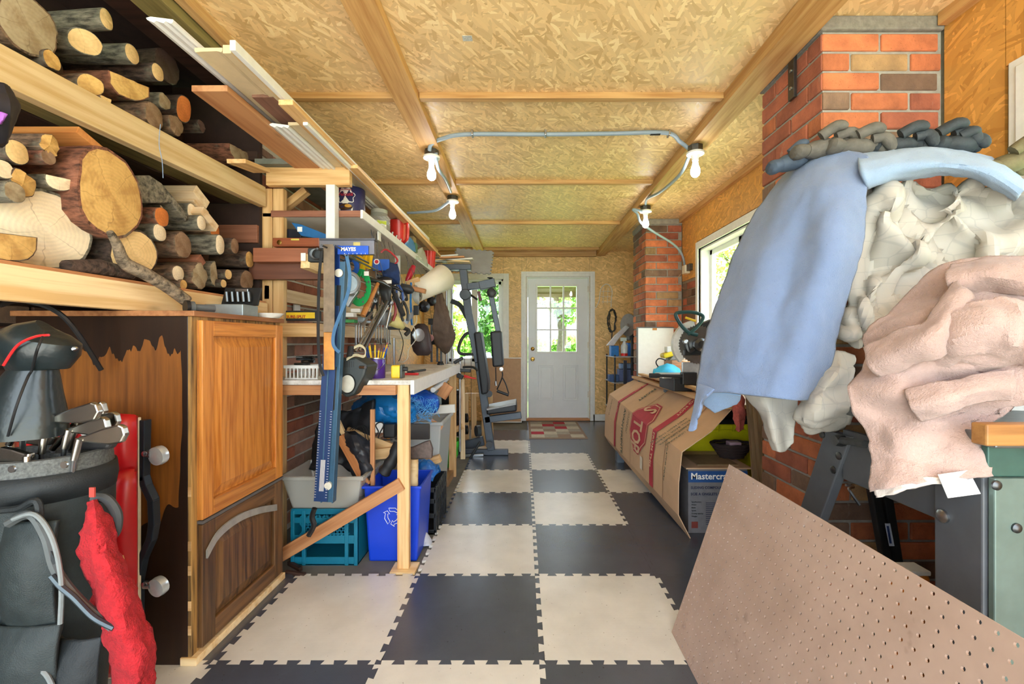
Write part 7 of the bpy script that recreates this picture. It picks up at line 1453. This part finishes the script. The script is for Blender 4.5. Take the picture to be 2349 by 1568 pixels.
me = bpy.data.meshes.new('sheet'); me.from_pydata([tuple(v) for v in vs], [], fs); b = bmesh.new(); b.from_mesh(me); bmesh.ops.remove_doubles(b, verts=b.verts, dist=.0002); bmesh.ops.recalc_face_normals(b, faces=b.faces); b.to_mesh(me); b.free(); me.materials.append(pegmat())
o = link('sheet', me, pg); sm_ = o.modifiers.new('thickness', 'SOLIDIFY'); sm_.thickness = .005
# ---- blankets
def fleece(c, var=.08, bs=260, s=.8):
    n = N('fleece'); v = n.obj(); col = n.ramp(n.noise(v, 7, 5, .65), [(.3, mul(rgb(*c), 1 - var)), (.7, mul(rgb(*c), 1 + var))])
    col = n.mix(.5, col, n.ramp(n.noise(v, 120, 2), [(.7, (1, 1, 1)), (.76, (.55, .55, .6))]), 'MULTIPLY'); n.bump(n.noise(v, bs, 3, .7), s, .004); m_ = n.out(col, .95, 0, .2); n.b.inputs['Sheen Weight'].default_value = .3; return m_
BLF = fleece((118, 136, 170)); BLF2 = fleece((146, 168, 194))
def duvet():
    n = N('printed_cotton'); v = n.obj(); vo = n.n('ShaderNodeTexVoronoi', feature='DISTANCE_TO_EDGE'); vo.inputs['Scale'].default_value = 17; vo.inputs['Randomness'].default_value = .35; n.l(n.map(v, (1, .2, 1.1)), vo.inputs['Vector'])
    ln = n.ramp(vo.outputs['Distance'], [(.012, (1, 1, 1)), (.035, (0, 0, 0))]); col = n.mix(n.math('MULTIPLY', ln, .55), rgb(186, 180, 170), rgb(164, 160, 154)); n.bump(n.noise(v, 300, 2), .15, .002); return n.out(col, .9, 0, .2)
DUV = duvet()
def NP(rows): return [[P(*q) for q in r] for r in rows]
bb = T('blue_blanket', 'thick pale blue fleece blanket hanging over the machine', 'blanket', (1.0, 1.6, .9))
cloth('drape', NP([[(1790, 420, 1.80), (1840, 372, 1.68), (1900, 350, 1.58), (1950, 350, 1.5), (1994, 362, 1.44)],
  [(1740, 482, 1.78), (1800, 450, 1.6), (1870, 430, 1.48), (1930, 430, 1.42), (1984, 440, 1.41)],
  [(1690, 580, 1.76), (1760, 570, 1.56), (1840, 560, 1.47), (1910, 555, 1.37), (1972, 560, 1.41)],
  [(1645, 700, 1.74), (1720, 690, 1.53), (1800, 690, 1.46), (1870, 685, 1.37), (1938, 690, 1.41)],
  [(1615, 820, 1.70), (1690, 810, 1.52), (1770, 810, 1.43), (1840, 810, 1.37), (1908, 800, 1.41)],
  [(1600, 900, 1.66), (1665, 900, 1.52), (1740, 908, 1.42), (1810, 916, 1.37), (1866, 916, 1.42)]]), BLF, bb, 9, .014, .010, 7, 1, .0018)
cloth('corner_fold', NP([[(1603, 880, 1.655), (1622, 885, 1.60), (1640, 893, 1.56)], [(1594, 930, 1.63), (1606, 925, 1.59), (1616, 912, 1.58)], [(1586, 968, 1.61), (1596, 965, 1.59), (1604, 950, 1.58)], [(1580, 988, 1.60), (1590, 988, 1.59), (1596, 980, 1.59)]]), BLF, bb, 6, .012, .004, 9, 2, .001)
cloth('under_fold', NP([[(1605, 902, 1.70), (1650, 898, 1.62), (1700, 906, 1.58)], [(1612, 925, 1.72), (1655, 918, 1.66), (1698, 915, 1.62)], [(1640, 946, 1.74), (1660, 938, 1.7), (1690, 925, 1.66)]]), fleece((140, 170, 210)), bb, 6, .01, .004, 9, 3, .001)
cloth('rolled_edge', NP([[(1975, 352, 1.62), (2060, 345, 1.6), (2150, 345, 1.56), (2250, 360, 1.5), (2345, 420, 1.45)], [(1968, 366, 1.46), (2060, 352, 1.44), (2160, 352, 1.40), (2260, 370, 1.36), (2345, 425, 1.34)],
  [(1972, 395, 1.40), (2060, 378, 1.37), (2160, 374, 1.33), (2260, 390, 1.30), (2342, 438, 1.28)], [(1985, 425, 1.41), (2065, 402, 1.39), (2160, 392, 1.36), (2255, 405, 1.33), (2338, 450, 1.31)], [(1990, 430, 1.48), (2065, 410, 1.46), (2160, 396, 1.44), (2255, 410, 1.42), (2335, 455, 1.40)]]), BLF2, bb, 8, .012, .008, 8, 4, .0015)
dv = T('patterned_sheet', 'cream sheet with faint honeycomb print crumpled beside the blue blanket', 'bed sheet', (1.3, 1.4, 1.2))
cloth('upper_drape', NP([[(1965, 415, 1.50), (2060, 400, 1.44), (2150, 395, 1.42), (2210, 392, 1.42), (2290, 410, 1.38), (2420, 460, 1.34)],
  [(1960, 500, 1.48), (2050, 480, 1.36), (2130, 480, 1.42), (2200, 470, 1.31), (2270, 480, 1.38), (2420, 500, 1.28)],
  [(1950, 600, 1.47), (2040, 580, 1.41), (2120, 570, 1.33), (2190, 570, 1.41), (2280, 580, 1.31), (2420, 590, 1.28)],
  [(1925, 690, 1.46), (2000, 680, 1.38), (2090, 650, 1.42), (2180, 640, 1.33), (2280, 660, 1.32), (2420, 660, 1.25)],
  [(1900, 745, 1.46), (1980, 760, 1.36), (2060, 730, 1.38), (2180, 720, 1.34), (2280, 720, 1.3), (2420, 720, 1.25)],
  [(1905, 790, 1.5), (1970, 800, 1.42), (2050, 790, 1.42), (2180, 780, 1.36), (2280, 780, 1.3), (2420, 780, 1.25)]]), DUV, dv, 9, .006, .05, 4, 2, 0, 1.1, (1.9, 1, .8))
cloth('hanging_corner', NP([[(1705, 900, 1.6), (1750, 905, 1.5), (1800, 900, 1.55), (1830, 880, 1.6)], [(1735, 940, 1.58), (1765, 945, 1.47), (1795, 940, 1.54), (1828, 930, 1.56)], [(1752, 985, 1.56), (1775, 990, 1.48), (1800, 985, 1.54), (1824, 985, 1.55)], [(1768, 1030, 1.55), (1785, 1036, 1.5), (1802, 1034, 1.54), (1820, 1015, 1.55)]]), DUV, dv, 7, .005, .008, 12, 5)
cloth('hanging_fold', NP([[(1880, 800, 1.46), (1930, 800, 1.42), (1965, 815, 1.46)], [(1870, 850, 1.44), (1925, 850, 1.36), (1960, 850, 1.44)], [(1835, 905, 1.44), (1890, 900, 1.35), (1955, 890, 1.42)], [(1820, 950, 1.45), (1880, 945, 1.35), (1962, 930, 1.40)], [(1828, 975, 1.47), (1880, 980, 1.4), (1952, 965, 1.42)], [(1850, 992, 1.52), (1890, 992, 1.48), (1935, 985, 1.48)]]), DUV, dv, 7, .005, .016, 13, 6)
PK = fleece((182, 154, 144), .2, 180, 1.0)
tw = T('beige_towel', 'fluffy pinkish beige towel heaped over the front of the machine', 'towel', (1.25, 1.05, .9))
cloth('heap', NP([[(2105, 655, 1.26), (2170, 612, 1.20), (2250, 598, 1.17), (2349, 604, 1.14), (2460, 610, 1.1)],
  [(2030, 715, 1.24), (2120, 700, 1.14), (2220, 668, 1.08), (2330, 690, 1.05), (2460, 690, 1.0)],
  [(1992, 775, 1.22), (2070, 770, 1.12), (2180, 752, 1.12), (2300, 745, 1.03), (2460, 760, .98)],
  [(1985, 830, 1.2), (2085, 820, 1.10), (2190, 810, 1.05), (2310, 815, 1.08), (2460, 830, .98)],
  [(1962, 880, 1.19), (2065, 880, 1.08), (2180, 875, 1.08), (2300, 880, 1.02), (2440, 880, .98)],
  [(1955, 930, 1.17), (2060, 950, 1.09), (2170, 950, 1.03), (2270, 940, 1.03), (2340, 925, 1.01)],
  [(1978, 985, 1.14), (2060, 1005, 1.07), (2140, 1005, 1.035), (2200, 985, 1.03), (2232, 975, 1.03)],
  [(1998, 1055, 1.11), (2065, 1060, 1.05), (2140, 1060, 1.025), (2215, 1045, 1.01), (2252, 1045, 1.01)],
  [(2008, 1125, 1.10), (2070, 1108, 1.05), (2140, 1104, 1.02), (2220, 1095, 1.0), (2258, 1092, 1.0)]]), PK, tw, 9, .016, .055, 4.5, 7, .0035, .15, (1, 1, 1.5))
cloth('upper_fold', NP([[(2130, 770, 1.10), (2200, 715, 1.03), (2290, 690, 1.0), (2380, 700, .97), (2460, 710, .95)], [(2128, 805, 1.06), (2200, 760, .985), (2290, 735, .955), (2380, 750, .93), (2460, 760, .91)], [(2150, 840, 1.06), (2220, 805, .99), (2300, 790, .965), (2380, 800, .94), (2460, 810, .93)], [(2170, 850, 1.1), (2230, 840, 1.04), (2310, 830, 1.02), (2390, 840, .99), (2460, 850, .97)]]), PK, tw, 8, .018, .016, 10, 9, .003)
cloth('side_fold', NP([[(1990, 800, 1.16), (2060, 760, 1.09), (2130, 730, 1.05), (2200, 640, 1.09)], [(2000, 840, 1.12), (2075, 800, 1.04), (2145, 765, 1.0), (2215, 675, 1.04)], [(2025, 862, 1.14), (2095, 830, 1.06), (2165, 800, 1.02), (2240, 700, 1.06)]]), PK, tw, 8, .02, .016, 9, 13, .003, .2)
cloth('top_fold', NP([[(2180, 612, 1.16), (2260, 596, 1.12), (2350, 598, 1.08), (2450, 606, 1.05)], [(2172, 645, 1.10), (2258, 628, 1.05), (2350, 640, 1.01), (2450, 650, .98)], [(2185, 672, 1.12), (2262, 660, 1.08), (2350, 672, 1.04), (2450, 684, 1.0)]]), PK, tw, 8, .02, .014, 9, 17, .003, .2)
cloth('front_fold', NP([[(2080, 900, 1.06), (2160, 880, 1.02), (2240, 860, 1.0), (2320, 850, .99)], [(2090, 935, 1.03), (2170, 915, .985), (2250, 895, .97), (2325, 885, .97)], [(2110, 960, 1.05), (2180, 942, 1.01), (2255, 922, 1.0), (2320, 915, .99)]]), PK, tw, 8, .018, .014, 9, 19, .003, .2)
cloth('hem', NP([[(2006, 1112, 1.095), (2060, 1100, 1.05), (2120, 1096, 1.02), (2170, 1092, 1.01)], [(2012, 1140, 1.09), (2060, 1128, 1.04), (2120, 1112, 1.015), (2170, 1108, 1.005)]]), fleece((222, 208, 198), .08, 120, .6), tw, 6, .012, .008, 30, 3)
MB().prism([P(*q, .995) for q in ((2152, 1088), (2222, 1078), (2250, 1132), (2175, 1142))], (0, .0015, 0)).build('care_label', M((228, 230, 232), .6), tw)
for k in range(5): MB().prism([P(*q, .9942) for q in ((2172 + k * 3, 1098 + k * 7), (2222 + k * 3, 1091 + k * 7), (2222.5 + k * 3, 1092.2 + k * 7), (2172.5 + k * 3, 1099.2 + k * 7))], (0, .0004, 0)).build('label_print', M((170, 176, 180), .6), tw)
# ---- gloves on top of the heap
def glove(label, u, v, Y, s, mat, ang=0, seed=0):
    t = T('work_glove', label, 'glove', P(u, v, Y), 'work gloves on the heap'); r_ = random.Random(seed); c_ = P(u, v, Y); dx, dz = math.cos(ang), math.sin(ang)
    def q(a, b, d=0): return c_ + Vector((a * dx - b * dz * .6, d, a * dz + b)) * s
    m = MB(); m.lathe([(0, -.05), (.03, -.045), (.042, -.02), (.045, .02), (.035, .05), (0, .056)], q(0, 0), (dx, 0, dz), 14, 0, 1, .7)
    m.build('palm', mat, t, 0, True)
    for k in range(4):
        a = q(.04, .022 - .012 * k, -.03 + .018 * k); b_ = q(.07 + .012 * r_.random(), .024 - .008 * k, -.045 + .028 * k); e = q(.085 + .02 * r_.random(), -.02 - .008 * k, -.055 + .03 * k)
        MB().tube(spline([a, b_, e], 4), [.018] * 5 + [.019, .018, .014, .006], 10).build('finger', mat, t, 0, True)
    MB().tube(spline([q(-.01, .03, -.03), q(.03, .05, -.05), q(.06, .04, -.06)], 4), [.019] * 5 + [.018, .016, .012, .006], 10).build('thumb', mat, t, 0, True)
    MB().lathe([(.030, 0), (.036, .02), (.036, .035), (.025, .045), (0, .046)], q(-.045, 0), (-dx, 0, -dz), 14, 0, 1, .7).build('cuff', mat, t, 0, True)
GG, GD, GK = M((96, 92, 84), .8, var=.25, bump=.4), M((50, 56, 60), .7, var=.3, bump=.4), M((110, 100, 70), .8, var=.25, bump=.4)
glove('blue-grey work glove at the left end of the heap top', 1812, 372, 1.62, .8, M((70, 84, 100), .7, var=.25), .3, 1)
glove('taupe work glove with puffy fingers on the heap top', 1878, 342, 1.56, 1.05, GG, .15, 2)
glove('second taupe glove pointing along the heap top', 1958, 340, 1.52, 1.0, GG, -.1, 3)
glove('dark charcoal glove in the middle of the heap top', 2055, 338, 1.52, 1.0, GD, 0, 4)
glove('dark glove with curled fingers right of the brick front', 2140, 336, 1.52, 1.05, GD, .05, 5)
glove('charcoal glove at the end of the row before the sheathing', 2190, 335, 1.50, .7, GD, -.1, 6)
glove('khaki glove lying over the blanket at the picture edge', 2310, 376, 1.40, 1.0, GK, .25, 7)
